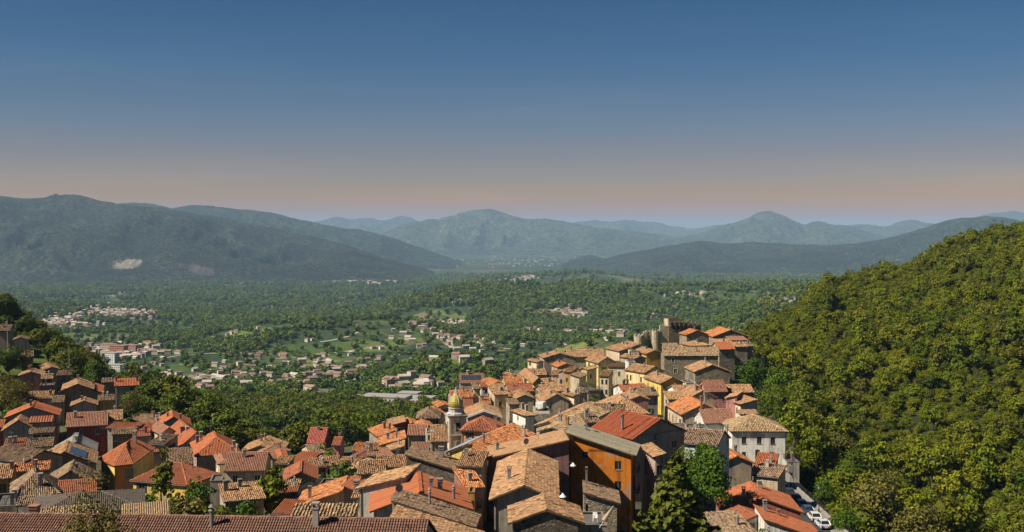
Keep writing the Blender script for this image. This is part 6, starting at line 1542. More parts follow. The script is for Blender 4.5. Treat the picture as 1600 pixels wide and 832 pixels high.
def car(label, x, y, z, rot, col, van=False):
    root = bpy.data.objects.new('parked_van' if van else 'parked_car', None); COL.objects.link(root); root.location = (x, y, z); root.rotation_euler = (0, 0, rot)
    tag(root, label, 'van' if van else 'car', None if van else 'cars parked along the railing')
    L, W = (4.6, 1.9) if van else (3.95, 1.7)
    # side profile along y (front = -y), bevelled towards the roof
    if van: prof = [(-2.3, .35), (-2.3, .85), (-1.95, 1.15), (-1.3, 1.95), (2.2, 2.0), (2.3, 1.9), (2.3, .35)]
    else: prof = [(-1.95, .32), (-1.97, .62), (-1.8, .80), (-.95, .93), (1.75, .97), (1.95, .85), (1.97, .32)]
    b = MB(); k = len(prof)
    lay = [(-W / 2 + .02, .0), (-W / 2, .05), (W / 2, .05), (W / 2 - .02, .0)]
    rings = [b.add([(sx, yy * (1 if abs(sx) < W / 2 - .01 else 1), zz) for yy, zz in prof]) for sx in (-W / 2, W / 2)]
    for i in range(k):
        j = (i + 1) % k; b.quad(rings[0] + i, rings[0] + j, rings[1] + j, rings[1] + i)
    for r in rings:
        for i in range(1, k - 1): b.tri(r, r + i, r + i + 1)
    paint = M['frame'] if False else PAINT
    body = link('body', b.mesh('body', paint), root, color=col)
    if not van:
        b = MB(); base = [(-W / 2 + .05, -.95, .92), (W / 2 - .05, -.95, .92), (W / 2 - .05, 1.78, .95), (-W / 2 + .05, 1.78, .95)]
        top = [(-W / 2 + .22, -.25, 1.42), (W / 2 - .22, -.25, 1.42), (W / 2 - .2, 1.25, 1.43), (-W / 2 + .2, 1.25, 1.43)]
        b.prism(base, top); link('cabin_glass', b.mesh('cabin_glass', M['glass']), root)
        b = MB(); b.prism([(x * 1.02, y_ - .02 * (1 if y_ > 0 else -1), z_ - .02) for x, y_, z_ in top], [(x * .96, y_ * .96, z_ + .05) for x, y_, z_ in top]); link('car_roof', b.mesh('car_roof', paint), root, color=col)
        b = MB()
        for (p, q) in zip(base, top): b.tube(p, q, .05, k=5)
        for sx in (-1, 1): b.tube((sx * (W / 2 - .06), .45, .93), (sx * (W / 2 - .22), .45, 1.43), .05, k=4)
        link('pillar', b.mesh('pillar', paint), root, color=col)
    else:
        b = MB(); b.prism([(-.8, -1.93, 1.22), (.8, -1.93, 1.22), (.75, -1.4, 1.86), (-.75, -1.4, 1.86)], [(-.8, -1.96, 1.24), (.8, -1.96, 1.24), (.75, -1.43, 1.88), (-.75, -1.43, 1.88)]); link('windscreen', b.mesh('windscreen', M['glass']), root)
    for sx in (-1, 1):
        for yy in (-1.2, 1.2):
            b = MB(); b.lathe([(.2, -.09), (.31, -.09), (.32, 0), (.31, .09), (.2, .09)], 12); w_ = link('wheel', b.mesh('wheel', M['metal']), root); w_.matrix_local = Matrix.Translation((sx * (W / 2 - .06), yy * (1.15 if van else 1), .32)) @ Matrix.Rotation(math.pi / 2, 4, 'Y')
            b = MB(); b.lathe([(.02, -.1), (.19, -.095), (.19, .095), (.02, .1)], 10); link('rim', b.mesh('rim', M['steel']), w_)
        b = MB(); e = 2.3 if van else 1.97; b.box(sx * W / 2 * .75 - .16, sx * W / 2 * .75 + .16, -e - .02, -e + .06, .58, .74); link('headlight', b.mesh('headlight', M['white']), root)
        b = MB(); b.box(sx * W / 2 * .8 - .13, sx * W / 2 * .8 + .13, e - .06, e + .02, .62, .82); link('tail_light', b.mesh('tail_light', M['frame']), root, color=(.35, .02, .02))
    b = MB(); e = 2.3 if van else 1.97
    b.box(-W / 2 + .03, W / 2 - .03, -e - .06, -e + .05, .34, .55); b.box(-W / 2 + .03, W / 2 - .03, e - .05, e + .06, .34, .55); link('bumper', b.mesh('bumper', M['metal']), root)
    b = MB(); b.box(-.26, .26, e + .06, e + .075, .42, .53); link('number_plate', b.mesh('number_plate', M['white']), root)
    return root
def lamp_post(label, x, y, z, h=4.5):
    root = bpy.data.objects.new('street_lamp', None); COL.objects.link(root); root.location = (x, y, z); tag(root, label, 'street lamp', 'street lamps of the village')
    b = MB(); b.lathe([(.14, -.3), (.14, .5), (.07, .6), (.05, h)], 8); link('post', b.mesh('post', M['metal']), root)
    b = MB(); b.prism([(-.13, -.13, h), (.13, -.13, h), (.13, .13, h), (-.13, .13, h)], [(-.22, -.22, h + .45), (.22, -.22, h + .45), (.22, .22, h + .45), (-.22, .22, h + .45)]); link('lantern', b.mesh('lantern', M['white']), root)
    b = MB(); b.lathe([(.36, h + .45), (.2, h + .62), (.03, h + .75)], 8); link('lamp_cap', b.mesh('lamp_cap', M['metal']), root)
def wall_lamp(label, px, py, Y):
    p = at(px, py, Y); root = bpy.data.objects.new('wall_lamp', None); COL.objects.link(root); root.location = p; tag(root, label, 'wall lamp', 'lamps over the dark alley')
    b = MB(); b.tube((-.9, .3, .75), (0, 0, .75), .03, k=5); b.tube((-.9, .3, .2), (-.1, .05, .72), .02, k=4); link('bracket', b.mesh('bracket', M['metal']), root)
    b = MB(); b.lathe([(.03, .72), (.12, .6), (.42, .28), (.42, .24)], 10); link('lamp_shade', b.mesh('lamp_shade', M['white']), root)
    b = MB(); b.lathe([(.16, .24), (.2, .05), (.1, -.15)], 8); link('bulb_glass', b.mesh('bulb_glass', M['steel']), root)
ROAD_Z = -50.3
def road():
    asph = mat_plain('asphalt', (.055, .053, .05), .9, 0, .2, .35, 1.2); pav = mat_plain('pavement', (.26, .235, .20), .9, 0, .2, .3, 1.5)
    b = MB(); b.box(47.5, 54.2, 150, 218.5, ROAD_Z - .5, ROAD_Z); tag(link('road', b.mesh('road', asph)), kind='structure')
    b = MB(); b.box(54.2, 56.0, 150, 218.5, ROAD_Z - .5, ROAD_Z + .13); tag(link('pavement', b.mesh('pavement', pav)), kind='structure')
    b = MB(); b.box(45.0, 58.0, 218.5, 238.5, ROAD_Z - 1.0, ROAD_Z + .04); tag(link('pavement', b.mesh('pavement', pav)), kind='structure')
    b = MB(); b.box(53.94, 54.06, 150, 218, ROAD_Z, ROAD_Z + .004); tag(link('road_marking', b.mesh('road_marking', M['white'])), kind='structure')
    root = bpy.data.objects.new('retaining_wall', None); COL.objects.link(root); root.location = (56.2, 190, ROAD_Z - 10); tag(root, "tall stone retaining wall carrying the road above the wooded ravine", 'retaining wall')
    b = MB(); b.box(-.2, .25, -40, 28.5, -6, 9.95); link('wall', b.mesh('wall', M['stone']), root, color=(.25, .22, .18))
    b = MB(); b.box(-.24, .3, -40, 28.5, 9.95, 10.35); link('parapet', b.mesh('parapet', M['concrete']), root)
    root = bpy.data.objects.new('road_railing', None); COL.objects.link(root); root.location = (56.2, 190, ROAD_Z + .35); tag(root, "dark iron railing along the road above the ravine", 'railing')
    for i in range(23):
        b = MB(); b.tube((0, -40 + i * 3.1, 0), (0, -40 + i * 3.1, 1.05), .06, k=5); link('post', b.mesh('post', M['metal']), root)
    for zz in (.25, .55, .85, 1.02):
        b = MB(); b.tube((0, -40, zz), (0, 28.2, zz), .035, k=5); link('rail', b.mesh('rail', M['metal']), root)
    cars = [("white parked car, farthest up the road by the palace square", (.72, .72, .70)), ("dark grey parked car just in front of the white one by the square", (.04, .045, .05)), ("black parked car between the dark grey and the silver blue car", (.025, .025, .03)),
            ("silver blue parked car in the middle of the roadside line", (.30, .36, .43)), ("navy parked car below the silver blue one", (.05, .07, .12)), ("off white parked car second from the bottom end of the line", (.62, .62, .60)), ("pale silver car at the bottom end of the parked line", (.55, .58, .62))]
    for (lab, c), Y in zip(cars, (214, 209.5, 205.1, 200.6, 196.2, 191.5, 186.6)): car(lab, 53.2 + random.uniform(-.12, .12), Y, ROAD_Z, math.pi + random.uniform(-.03, .03), c)
    lamp_post("street lamp behind the railing beside the palace square", 55.2, 216, ROAD_Z + .13, 4.2); lamp_post("street lamp on the pavement beside the silver cars", 55.3, 196.5, ROAD_Z + .13, 4.2)
    lamp_post("street lamp in front of the railed stone annex", 57.6, 224, ROAD_Z + .04, 5.2)
    # small white memorial on the square
    root = bpy.data.objects.new('memorial', None); COL.objects.link(root); root.location = (52.4, 220.5, ROAD_Z + .04); tag(root, "small white memorial pillar with a domed top on the palace square", 'memorial')
    b = MB(); b.box(-.9, .9, -.7, .7, 0, .5); b.box(-.7, .7, -.5, .5, .5, .8); link('plinth', b.mesh('plinth', M['concrete']), root)
    b = MB(); b.box(-.5, .5, -.4, .4, .8, 2.6); b.box(-.62, .62, -.5, .5, 2.6, 2.78); b.lathe([(.5, 2.78), (.45, 3.05), (.25, 3.25), (.03, 3.32)], 10); link('pillar', b.mesh('pillar', M['white']), root)
    root = bpy.data.objects.new('bench', None); COL.objects.link(root); root.location = (56.5, 229.5, ROAD_Z + .04); tag(root, "low bench along the square before the railed stone annex", 'bench')
    b = MB(); b.box(-1.6, 1.6, -.25, .25, .42, .5); link('seat', b.mesh('seat', M['concrete']), root)
    for sx in (-1.3, 1.3):
        b = MB(); b.box(sx - .15, sx + .15, -.2, .2, 0, .42); link('leg', b.mesh('leg', M['concrete']), root)
def yard_things():
    root = link('yard_stub', None) if False else None
    # roof yard with a chair and a folded parasol, in the shade of the alley
    z = YARD_Z; Yc = 121.0
    def base(name, px, py, lab, cat):
        k = ray(px, py); p = (k[0] * (z / k[1]), z / k[1], z); r = bpy.data.objects.new(name, None); COL.objects.link(r); r.location = p; tag(r, lab, cat); return r
    r = base('garden_chair', 930, 815, "white plastic garden chair in the shaded roof yard", 'chair')
    b = MB(); b.box(-.26, .26, -.25, .25, .42, .46); link('seat', b.mesh('seat', M['white']), r)
    b = MB(); b.prism([(-.26, .2, .46), (.26, .2, .46), (.26, .25, .46), (-.26, .25, .46)], [(-.24, .32, .95), (.24, .32, .95), (.24, .37, .95), (-.24, .37, .95)]); link('backrest', b.mesh('backrest', M['white']), r)
    for sx in (-.23, .23):
        for sy in (-.22, .22):
            b = MB(); b.tube((sx, sy, 0), (sx * .95, sy * .95, .43), .035, k=5); link('leg', b.mesh('leg', M['white']), r)
        b = MB(); b.box(sx - .03, sx + .03, -.24, .27, .64, .69); b.tube((sx, -.2, .44), (sx, -.2, .65), .025, k=4); link('armrest', b.mesh('armrest', M['white']), r)
    r = base('parasol', 936, 826, "folded tan parasol leaning in the shaded roof yard", 'parasol'); r.rotation_euler = (0, R(32), 0)
    b = MB(); b.tube((0, 0, -.1), (0, 0, 2.9), .03, k=6); link('pole', b.mesh('pole', M['white']), r)
    b = MB(); b.lathe([(.05, .9), (.3, 1.05), (.24, 1.6), (.12, 2.3), (.03, 2.75)], 10); link('canopy', b.mesh('canopy', M['frame']), r, color=(.40, .30, .19))
def staircase():
    p0, p1 = at(445, 786, 160), at(491, 757, 166)
    root = bpy.data.objects.new('external_staircase', None); COL.objects.link(root); root.location = p0; tag(root, "grey iron outside staircase climbing to the roof terrace with railing", 'staircase')
    d = Vector(p1) - Vector(p0); n = 17
    side = Vector((-d.y, d.x, 0)).normalized() * .55
    for i in range(n):
        q = d * ((i + .5) / n); b = MB(); e = Vector((d.x, d.y, 0)).normalized() * .16
        b.prism([q - side - e, q + side - e, q + side + e, q - side + e], [v + Vector((0, 0, .05)) for v in (q - side - e, q + side - e, q + side + e, q - side + e)]); link('tread', b.mesh('tread', M['metal']), root)
    for sg in (-1, 1):
        b = MB(); b.tube(side * sg, d + side * sg, .09, k=4); link('stringer', b.mesh('stringer', M['metal']), root)
        b = MB(); railing_path(b, [tuple(side * sg), tuple(d + side * sg)], 1.05, .25); link('railing', b.mesh('railing', M['metal']), root)
    for i in range(1, 4):
        q = d * (i / 3.2); b = MB(); b.tube((q.x, q.y, -6), q, .07, k=5); link('post', b.mesh('post', M['metal']), root)
def poles():
    for i, (px, yt, Y, hgt, lab) in enumerate(((181.5, 606, 300, 9, "pale utility pole beside the yellow olive outbuilding"), (108, 541, 345, 9, "utility pole standing in the dark trees of the left slope"), (11.5, 500, 360, 8, "thin pole by the small brown roof house on the topmost terrace"), (1101, 640, 258, 7, "slim mast rising from the flank of the large orange gable roof"))):
        p = at(px, yt, Y); root = bpy.data.objects.new('utility_pole', None); COL.objects.link(root); root.location = (p[0], Y, p[2] - hgt); tag(root, lab, 'utility pole')
        b = MB(); b.tube((0, 0, -4), (0, 0, hgt), .14, .09, k=7); link('pole', b.mesh('pole', M['concrete']), root)
        b = MB(); b.tube((-.7, 0, hgt - .4), (.7, 0, hgt - .4), .05, k=4)
        for sx in (-.6, 0, .6): b.tube((sx, 0, hgt - .4), (sx, 0, hgt - .15), .05, k=5)
        link('crossarm', b.mesh('crossarm', M['metal']), root)
# ------------------------------------------------------------------ far buildings
def far_house_mesh(w, d, h, rise, rng):
    b = MB(); b.prism([(-w / 2, -d / 2, -3), (w / 2, -d / 2, -3), (w / 2, d / 2, -3), (-w / 2, d / 2, -3)], [(-w / 2, -d / 2, h), (w / 2, -d / 2, h), (w / 2, d / 2, h), (-w / 2, d / 2, h)])
    for sx in (-1, 1): b.face([(sx * w / 2, -d / 2, h), (sx * w / 2, d / 2, h), (sx * w / 2, 0, h + rise)])
    wm = b.mesh('wall', M['frame'])
    b = MB()
    for p in roof_polys('g', w, d, h, rise, .5, .4): slab(b, p, .25)
    rm = b.mesh('roof', M['frame'])
    b = MB(); n = max(2, int(w / 3))
    for z in np.arange(1.0, h - 1.2, 2.9):
        for i in range(n): b.box(-w / 2 + w * (i + .5) / n - .5, -w / 2 + w * (i + .5) / n + .5, -d / 2 - .06, -d / 2 - .004, z, z + 1.4)
    return wm, rm, b.mesh('window', M['glass'])
VALLEY = [  # photo points of the houses strewn through the valley, by cluster
 ("white or cream house with red tiled roof in the hamlet of the mid valley", 'houses of the mid valley hamlet', 1.0, [(362, 574), (350, 577), (336, 573), (386, 577), (374, 572), (344, 585), (330, 583), (366, 584), (395, 588), (404, 583), (412, 590), (355, 592), (340, 602), (313, 611), (325, 610), (300, 612), (338, 613), (407, 603), (425, 603), (416, 606), (440, 604), (437, 595), (448, 593)]),
 ("terracotta roofed farmhouse among olive groves in the valley centre", 'farmhouses of the valley centre', 1.0, [(470, 607), (480, 602), (488, 600), (494, 594), (481, 584), (474, 588), (502, 577), (510, 573), (523, 578), (532, 580), (505, 590), (515, 586), (486, 611), (442, 557), (497, 559), (547, 557), (568, 582), (575, 565), (590, 567), (583, 571), (596, 547), (560, 579)]),
 ("cream villa near the solar roofed hall at the foot of the knoll", 'villas below the knoll', 1.0, [(617, 600), (631, 613), (640, 615), (655, 603), (666, 602), (672, 605), (624, 612), (608, 604)]),
 ("pinkish house along the pale road on the saddle", 'houses along the saddle road', 1.0, [(624, 533), (663, 543), (655, 545), (691, 520), (700, 528), (705, 536), (690, 540), (684, 545), (718, 531), (725, 536), (768, 545), (760, 547), (612, 530), (640, 522), (677, 516)]),
 ("white house on the slope of olive terraces", 'houses of the terraced slope', 1.0, [(344, 533), (352, 530), (338, 537), (362, 523), (369, 521), (356, 526), (397, 516), (404, 514), (488, 533), (480, 535), (253, 573), (240, 570), (225, 579), (215, 583), (201, 586), (264, 584), (236, 590)]),
 ("pale house in the strip village under the wooded hill", 'houses of the strip village', 1.3, [(826, 516), (836, 514), (844, 518), (800, 521), (876, 521), (886, 518), (896, 520), (905, 516), (914, 515), (923, 518), (932, 514), (941, 517), (868, 522)]),
]
TOWNS = [ # name, centre px, spread px, count, size, pale share
 ('far_town', 190, 490, 57, 9, 226, 11.2, 0.60), ('far_town', 95, 506, 46, 9, 141, 10.5, 0.70), ('far_town', 205, 552, 52, 9, 83, 9.7, 0.60), ('far_town', 890, 491, 30, 6, 64, 8.8, 0.70), ('far_town', 700, 508, 40, 5, 49, 8.2, 0.60),
 ('far_town', 870, 479, 22, 3, 26, 8.8, 0.80), ('far_town', 735, 472, 26, 4, 34, 8.8, 0.70), ('far_town', 640, 467, 8, 2, 15, 9.5, 0.80), ('far_town', 815, 434, 26, 4, 114, 11.6, 0.85), ('far_town', 560, 443, 50, 2.0, 83, 23.1, 1.00), ('far_town', 300, 431, 28, 2, 45, 17.7, 1.00), ('far_town', 130, 441, 90, 5, 114, 16.3, 0.85),
 ('far_town', 420, 444, 80, 6, 95, 15.0, 0.80), ('far_town', 760, 560, 60, 12, 10, 8, .7), ('far_town', 830, 409, 120, 8, 130, 14, 0.45), ('far_town', 1115, 423, 50, 5, 57, 17.7, 0.90), ('far_town', 1075, 462, 30, 3, 30, 8.8, 0.70), ('far_town', 140, 458, 36, 3, 57, 15.0, 1.00), ('far_town', 700, 440, 50, 3, 57, 15.0, 0.80), ('far_town', 960, 520, 30, 5, 22, 7.5, 0.70), ('far_town', 1020, 497, 16, 3, 15, 7.5, 0.80), ('far_town', 560, 480, 70, 7, 45, 10.2, 0.70), ('far_town', 470, 580, 150, 26, 60, 8, .8), ('far_town', 690, 530, 90, 22, 36, 8, .8), ('far_town', 310, 600, 70, 12, 26, 8, .8), ('far_town', 640, 600, 40, 12, 14, 8, .8), ('far_town', 420, 490, 70, 10, 49, 9.5, 0.70)]
def far_houses():
    rng = np.random.default_rng(77); var = [far_house_mesh(*v, rng) for v in ((11, 9, 6, 1.9), (14, 9, 5, 1.8), (9, 8.5, 7, 1.6), (12, 10, 8.5, 2.0))]
    wcol = [(.62, .58, .50), (.70, .68, .63), (.58, .47, .36), (.62, .52, .38), (.55, .40, .32)]; rcol = [(.30, .17, .12), (.26, .17, .13), (.30, .21, .16), (.23, .16, .13)]
    for lab, grp, sc, pts in VALLEY:
        for px, py in pts:
            p = hit(px, py, 640)
            if p is None: continue
            v = var[rng.integers(4)]; root = bpy.data.objects.new('farmhouse', None); COL.objects.link(root); root.location = p; root.rotation_euler = (0, 0, rng.uniform(-.7, .7)); s = sc * rng.uniform(.52, .85); root.scale = (s, s, s)
            tag(root, lab, 'farmhouse', grp)
            link('wall', v[0], root, color=wcol[rng.integers(5)]); link('roof', v[1], root, color=rcol[rng.integers(4)]); tag(link('windows', v[2], root), kind='stuff')
            CLEAR.append((p[0], p[1], 11)); CLEAR.append((p[0] * .985, p[1] * .985, 11))
    for nm, cx, cy, sx, sy, n, size, pale in TOWNS:
        bw, br = MB(), MB()
        for i in range(n):
            p = hit(cx + rng.normal(0, sx * .55), cy + rng.normal(0, sy * .55), 900)
            if p is None: continue
            w, d, h = size * rng.uniform(.7, 1.5), size * rng.uniform(.6, .9), size * rng.uniform(.4, .8); a = rng.uniform(-.8, .8); ca, sa = math.cos(a), math.sin(a)
            f = lambda x, y, z: (p[0] + x * ca - y * sa, p[1] + x * sa + y * ca, p[2] + z)
            bw.m = 0 if rng.random() < pale else 1
            bw.prism([f(-w / 2, -d / 2, -4), f(w / 2, -d / 2, -4), f(w / 2, d / 2, -4), f(-w / 2, d / 2, -4)], [f(-w / 2, -d / 2, h), f(w / 2, -d / 2, h), f(w / 2, d / 2, h), f(-w / 2, d / 2, h)])
            bw.m = 2 if rng.random() < .55 else 0
            rr = w * .16
            for q in roof_polys('g', w, d, h, rr, .4, .3): slab(bw, [f(*v) for v in q], .3)
            if cy > 480: CLEAR.append((p[0], p[1], size * 1.3)); CLEAR.append((p[0] * .985, p[1] * .985, size * 1.3))
        if bw.v: tag(link(nm, bw.mesh(nm, FARM)), kind='stuff')
    # blocks of flats and works
    for px, py, w, d, h, col, lab in ((186, 556, 24, 12, 15, (.42, .17, .11), "brick red block of flats in the town beyond the left slope"), (206, 553, 20, 11, 13, (.40, .24, .20), "dull pink block of flats beside the brick red one"), (170, 547, 26, 11, 10, (.50, .40, .34), "long grey pink block of flats above the brick red one"), (236, 541, 24, 11, 8, (.60, .42, .24), "ochre roofed block at the near end of the far town"), (176, 568, 14, 12, 14, (.72, .72, .70), "plain white tower block below the brick red flats"), (128, 552, 28, 12, 9, (.50, .42, .40), "long pale block with a red roof at the slope's foot"), (182, 580, 18, 12, 8, (.62, .60, .58), "small white block half hidden by the left wood"),
                                   (604, 634, 34, 16, 7, (.5, .46, .40), "long cream factory hall beyond the wood"), (646, 632, 30, 18, 5, (.40, .40, .40), "pale grey warehouse beside the cream factory hall"), (664, 638, 24, 14, 5, (.5, .5, .48), "low white warehouse nearest the village"), (622, 642, 30, 10, 3.5, (.5, .5, .5), "flat grey shed in front of the cream factory hall"), (640, 624, 16, 12, 5, (.42, .40, .38), "small dull workshop behind the warehouses")):
        p = hit(px, py, 640)
        if p is None: continue
        root = bpy.data.objects.new('block_of_flats' if py < 600 else 'factory_hall', None); COL.objects.link(root); root.location = p; root.rotation_euler = (0, 0, -.25); tag(root, lab, 'apartment block' if py < 600 else 'factory')
        b = MB(); b.box(-w / 2, w / 2, -d / 2, d / 2, -6, h); link('wall', b.mesh('wall', M['frame']), root, color=col)
        b = MB(); b.box(-w / 2 - .4, w / 2 + .4, -d / 2 - .4, d / 2 + .4, h + .01, h + .5); link('roof', b.mesh('roof', M['frame']), root, color=(.36, .2, .15) if py < 560 else (.33, .31, .29))
        b = MB()
        for z in np.arange(1.2, h - 1, 3.0):
            for x in np.arange(-w / 2 + 1.5, w / 2 - 1, 3.0): b.box(x - .6, x + .6, -d / 2 - .08, -d / 2 - .004, z, z + 1.5)
        tag(link('windows', b.mesh('windows', M['glass']), root), kind='stuff')
        CLEAR.append((p[0], p[1], w * .65)); CLEAR.append((p[0] * .97, p[1] * .97, w * .65))
    # works with tall silos on the plain
    root = None
    for i, (px, h) in enumerate(((736, 40), (741, 58), (745, 46), (750, 34), (744, 62))):
        p = hit(px, 391, 5000)
        if p is None: continue
        if root is None: root = bpy.data.objects.new('cement_works', None); COL.objects.link(root); root.location = p; tag(root, "pale works with tall silos far out on the hazy plain", 'works')
        b = MB(); b.lathe([(16, -10), (16, h * 2.4), (4, h * 2.6)], 10); link('silo', b.mesh('silo', M['white']), root, Vector(p) - root.location)
def drape(name, poly, mat, lo=900, nx=40, ny=14, bvh=None, off=1.0):
    """a bare patch lying on the land, outlined in photo points"""
    xs = [p[0] for p in poly]; ys = [p[1] for p in poly]
    def ins(x, y):
        c = False
        for (x0, y0), (x1, y1) in zip(poly, poly[1:] + poly[:1]):
            if (y0 > y) != (y1 > y) and x < (x1 - x0) * (y - y0) / (y1 - y0) + x0: c = not c
        return c
    V, idx, Q = [], {}, []
    for i in range(nx + 1):
        for j in range(ny + 1):
            x, y = min(xs) + (max(xs) - min(xs)) * i / nx, min(ys) + (max(ys) - min(ys)) * j / ny
            if bvh is not None:
                k = ray(x, y); dr = Vector((k[0], 1, k[1])).normalized(); h_ = bvh.ray_cast(Vector((0, 0, 0)), dr)[0]
                if h_ is None: continue
                p = h_ - dr * off
            else:
                p = hit(x, y, lo)
                if p is None: continue
                p = Vector(p) + Vector((0, 0, off))
            idx[i, j] = len(V); V.append(tuple(p))
    for i in range(nx):
        for j in range(ny):
            c = [(i, j), (i + 1, j), (i + 1, j + 1), (i, j + 1)]
            cx = min(xs) + (max(xs) - min(xs)) * (i + .5) / nx; cy = min(ys) + (max(ys) - min(ys)) * (j + .5) / ny
            if all(q in idx for q in c) and ins(cx + random.uniform(-3.5, 3.5), cy + random.uniform(-1.6, 1.6)): Q.append([idx[q] for q in c])
    if Q: tag(link(name, mesh_np(name, V, Q, mat=mat, smooth=True)), kind='structure')
def ribbon(name, pts, wid, mat, lo=640):
    W = [hit(x, y, lo) for x, y in pts]; W = [w for w in W if w is not None]
    if len(W) < 2: return
    P = []
    for a, b in zip(W, W[1:]):
        n = max(2, int(np.hypot(*(b - a)[:2]) / 8))
        for i in range(n): P.append(a[:2] + (b - a)[:2] * i / n)
    P.append(W[-1][:2]); P = np.array(P); d = np.gradient(P, axis=0); d /= np.linalg.norm(d, axis=1)[:, None] + 1e-9; nrm = np.stack([-d[:, 1], d[:, 0]], 1)
    L, R_ = P + nrm * wid / 2, P - nrm * wid / 2; n = len(P)
    V = np.concatenate([np.column_stack([L, ground_z(L[:, 0], L[:, 1]) + .5]), np.column_stack([R_, ground_z(R_[:, 0], R_[:, 1]) + .5])])
    Q = [[i, i + 1, n + i + 1, n + i] for i in range(n - 1)]
    tag(link(name, mesh_np(name, V, Q, mat=mat)), kind='structure')
    for p in P[::2]:
        CLEAR.append((p[0], p[1], wid * .9)); CLEAR.append((p[0] * .985, p[1] * .985, wid * .9))
def land_marks():
    from mathutils.bvhtree import BVHTree
    bare = NT('quarry_rock'); bare.color(bare.ramp(bare.noise(bare.coord('World'), .02, 6, .7), ((.36, (.06, .055, .045)), (.5, (.16, .14, .11)), (.64, (.20, .175, .145)))))
    scar = NT('bare_earth'); scar.color(scar.ramp(scar.noise(scar.coord('World'), .02, 6, .7), ((.3, (.035, .03, .024)), (.7, (.075, .06, .05)))))
    V, F, n = [], [], 0
    for o in COL.objects:
        if o.name.startswith('mountain'):
            me = o.data; c = np.empty(len(me.vertices) * 3, np.float32); me.vertices.foreach_get('co', c); V.append(c.reshape(-1, 3))
            q = np.empty(len(me.loops), np.int32); me.loops.foreach_get('vertex_index', q); F.append(q.reshape(-1, 4) + n); n += len(me.vertices)
    bvh = BVHTree.FromPolygons(np.concatenate(V).tolist(), np.concatenate(F).tolist())
    drape('quarry', [(176, 416), (178, 408), (190, 410), (200, 405), (222, 406), (221, 412), (210, 419), (192, 421), (176, 420)], bare.m, bvh=bvh, off=14)
    drape('bare_slope', [(276, 415), (284, 412), (300, 413), (335, 420), (334, 432), (310, 430), (285, 420)], scar.m, bvh=bvh, off=14)
    drape('quarry', [(60, 452), (75, 448), (100, 450), (130, 453), (165, 452), (195, 456), (192, 465), (160, 465), (120, 462), (90, 464), (62, 460)], bare.m, lo=3000, off=2.5)
    for o in COL.objects:
        if o.name.startswith('bare_slope'): pass
    dirt = mat_plain('pale_road', (.42, .37, .29), .95, 0, .1, .2, .05)
    ribbon('road', [(714, 524), (722, 523), (735, 528), (748, 538), (754, 543)], 7, dirt)
    ribbon('road', [(716, 528), (701, 532), (706, 545)], 9, dirt)
    ribbon('road', [(780, 545), (800, 546), (812, 547)], 6, dirt)
    ribbon('path', [(394, 648), (397, 655), (402, 664), (408, 676), (425, 684)], 3.0, dirt, 300)
    ribbon('road', [(310, 607), (330, 604), (380, 603), (430, 602)], 5, dirt)
    ribbon('road', [(396, 577), (408, 582), (420, 586)], 6, dirt)
    ribbon('road', [(610, 560), (620, 556), (632, 553)], 5, dirt)
    for rd in ([(430, 562), (520, 553), (600, 541)], [(250, 562), (330, 553), (420, 549)], [(640, 561), (700, 552)], [(520, 601), (560, 593), (610, 586)], [(330, 621), (400, 615), (480, 612), (560, 618), (640, 622)], [(820, 540), (880, 536), (950, 534)], [(660, 500), (720, 503), (800, 498)]): ribbon('road', rd, 5, dirt)
    ribbon('path', [(560, 520), (545, 527), (530, 531), (500, 536)], 5, dirt)
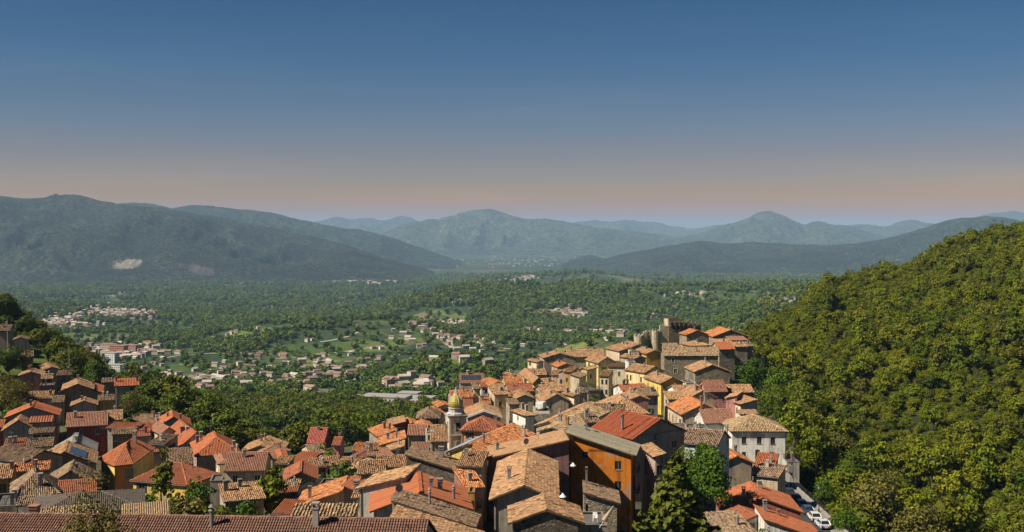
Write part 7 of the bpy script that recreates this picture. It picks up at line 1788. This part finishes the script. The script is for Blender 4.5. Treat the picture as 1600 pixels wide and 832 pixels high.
def rocks():
    """pale crag on the wooded spur, and the broken rock at the village edge"""
    m = NT('crag'); m.color(m.ramp(m.noise(m.coord('World'), .25, 5, .7), ((.3, (.07, .06, .05)), (.5, (.17, .15, .125)), (.7, (.30, .27, .23)))))
    rng = np.random.default_rng(5)
    for nm, pts, lo, s, lab in (('crag', [(1205 + rng.uniform(-18, 40), 462 + rng.uniform(-10, 14)) for _ in range(46)], 900, 7, "grey rocky outcrop on the wooded spur behind the hillside"), ('crag', [(1222 + rng.uniform(-16, 18), 556 + rng.uniform(-8, 12)) for _ in range(26)], 280, 1.5, "pale broken rock beside the tall black green conifer")):
        root = bpy.data.objects.new(nm, None); COL.objects.link(root); root.location = (0, 0, 0); tag(root, lab, 'rock')
        first = None
        for x, y in pts:
            p = hit(x, y, lo)
            if p is None: continue
            if first is None: first = p; root.location = p
            b = MB(); k = 7; r = s * rng.uniform(.5, 1.2)
            b.lathe([(r * .9, -r), (r, -.2 * r), (r * .8, .5 * r), (r * .35, .9 * r), (.03, r)], k, rot=rng.uniform(0, 6)); v = np.array(b.v); v += rng.normal(0, r * .16, v.shape); b.v = [tuple(q) for q in v]
            link('boulder', b.mesh('boulder', m.m), root, Vector(p) - Vector(first))
# ------------------------------------------------------------------ build
PAINT = mat_objcolor('car_paint', .25)
FARM = [mat_plain('far_white', (.44, .40, .35), .9, 0, .1, .3, .05), mat_plain('far_tan', (.33, .25, .20), .9, 0, .1, .3, .05), mat_plain('far_roof', (.23, .155, .125), .9, 0, .1, .3, .05)]
unit_meshes(); house_list(); extra_houses()
pts = []
for sp in SPEC:
    s = solve(sp); pts.append((s['c'][0], s['c'][1], s['z'] - s['h']))
for y in range(165, 246, 8):
    for x in (48, 54): pts.append((x, y, ROAD_Z - .6))
KEEP = np.array([p_ for p_ in pts if not (46 < p_[0] < 56 and p_[2] == ROAD_Z - .6)])
for y in range(150, 246, 8): pts += [(67, y, -62), (72, y, -66)]
_VIL = np.array(pts)
build_mountains(); build_ground()
for sp in SPEC: build_house(sp)
corner_house(); church_tower(); castle(); road(); yard_things(); staircase(); poles()
p = at(845.5, 640, 277)
b = MB(); b.box(p[0] - 2.0, p[0] + 1.9, 270, 282.6, -62, p[2] - .01); tag(link('lane', b.mesh('lane', M['stone']), color=(.34, .30, .24)), kind='structure')
car("white van parked in the lane beside the wide beige gable", p[0], p[1], p[2], 2.9, (.72, .71, .68), True)
wall_lamp("white shaded wall lamp over the dark alley beside the orange front", 895.5, 731, 152); wall_lamp("lower wall lamp at the arch of the patched ochre gable", 879.5, 780, 131)
far_houses(); land_marks(); rocks()
make_protos(); build_trees(); build_forests()
build_haze()
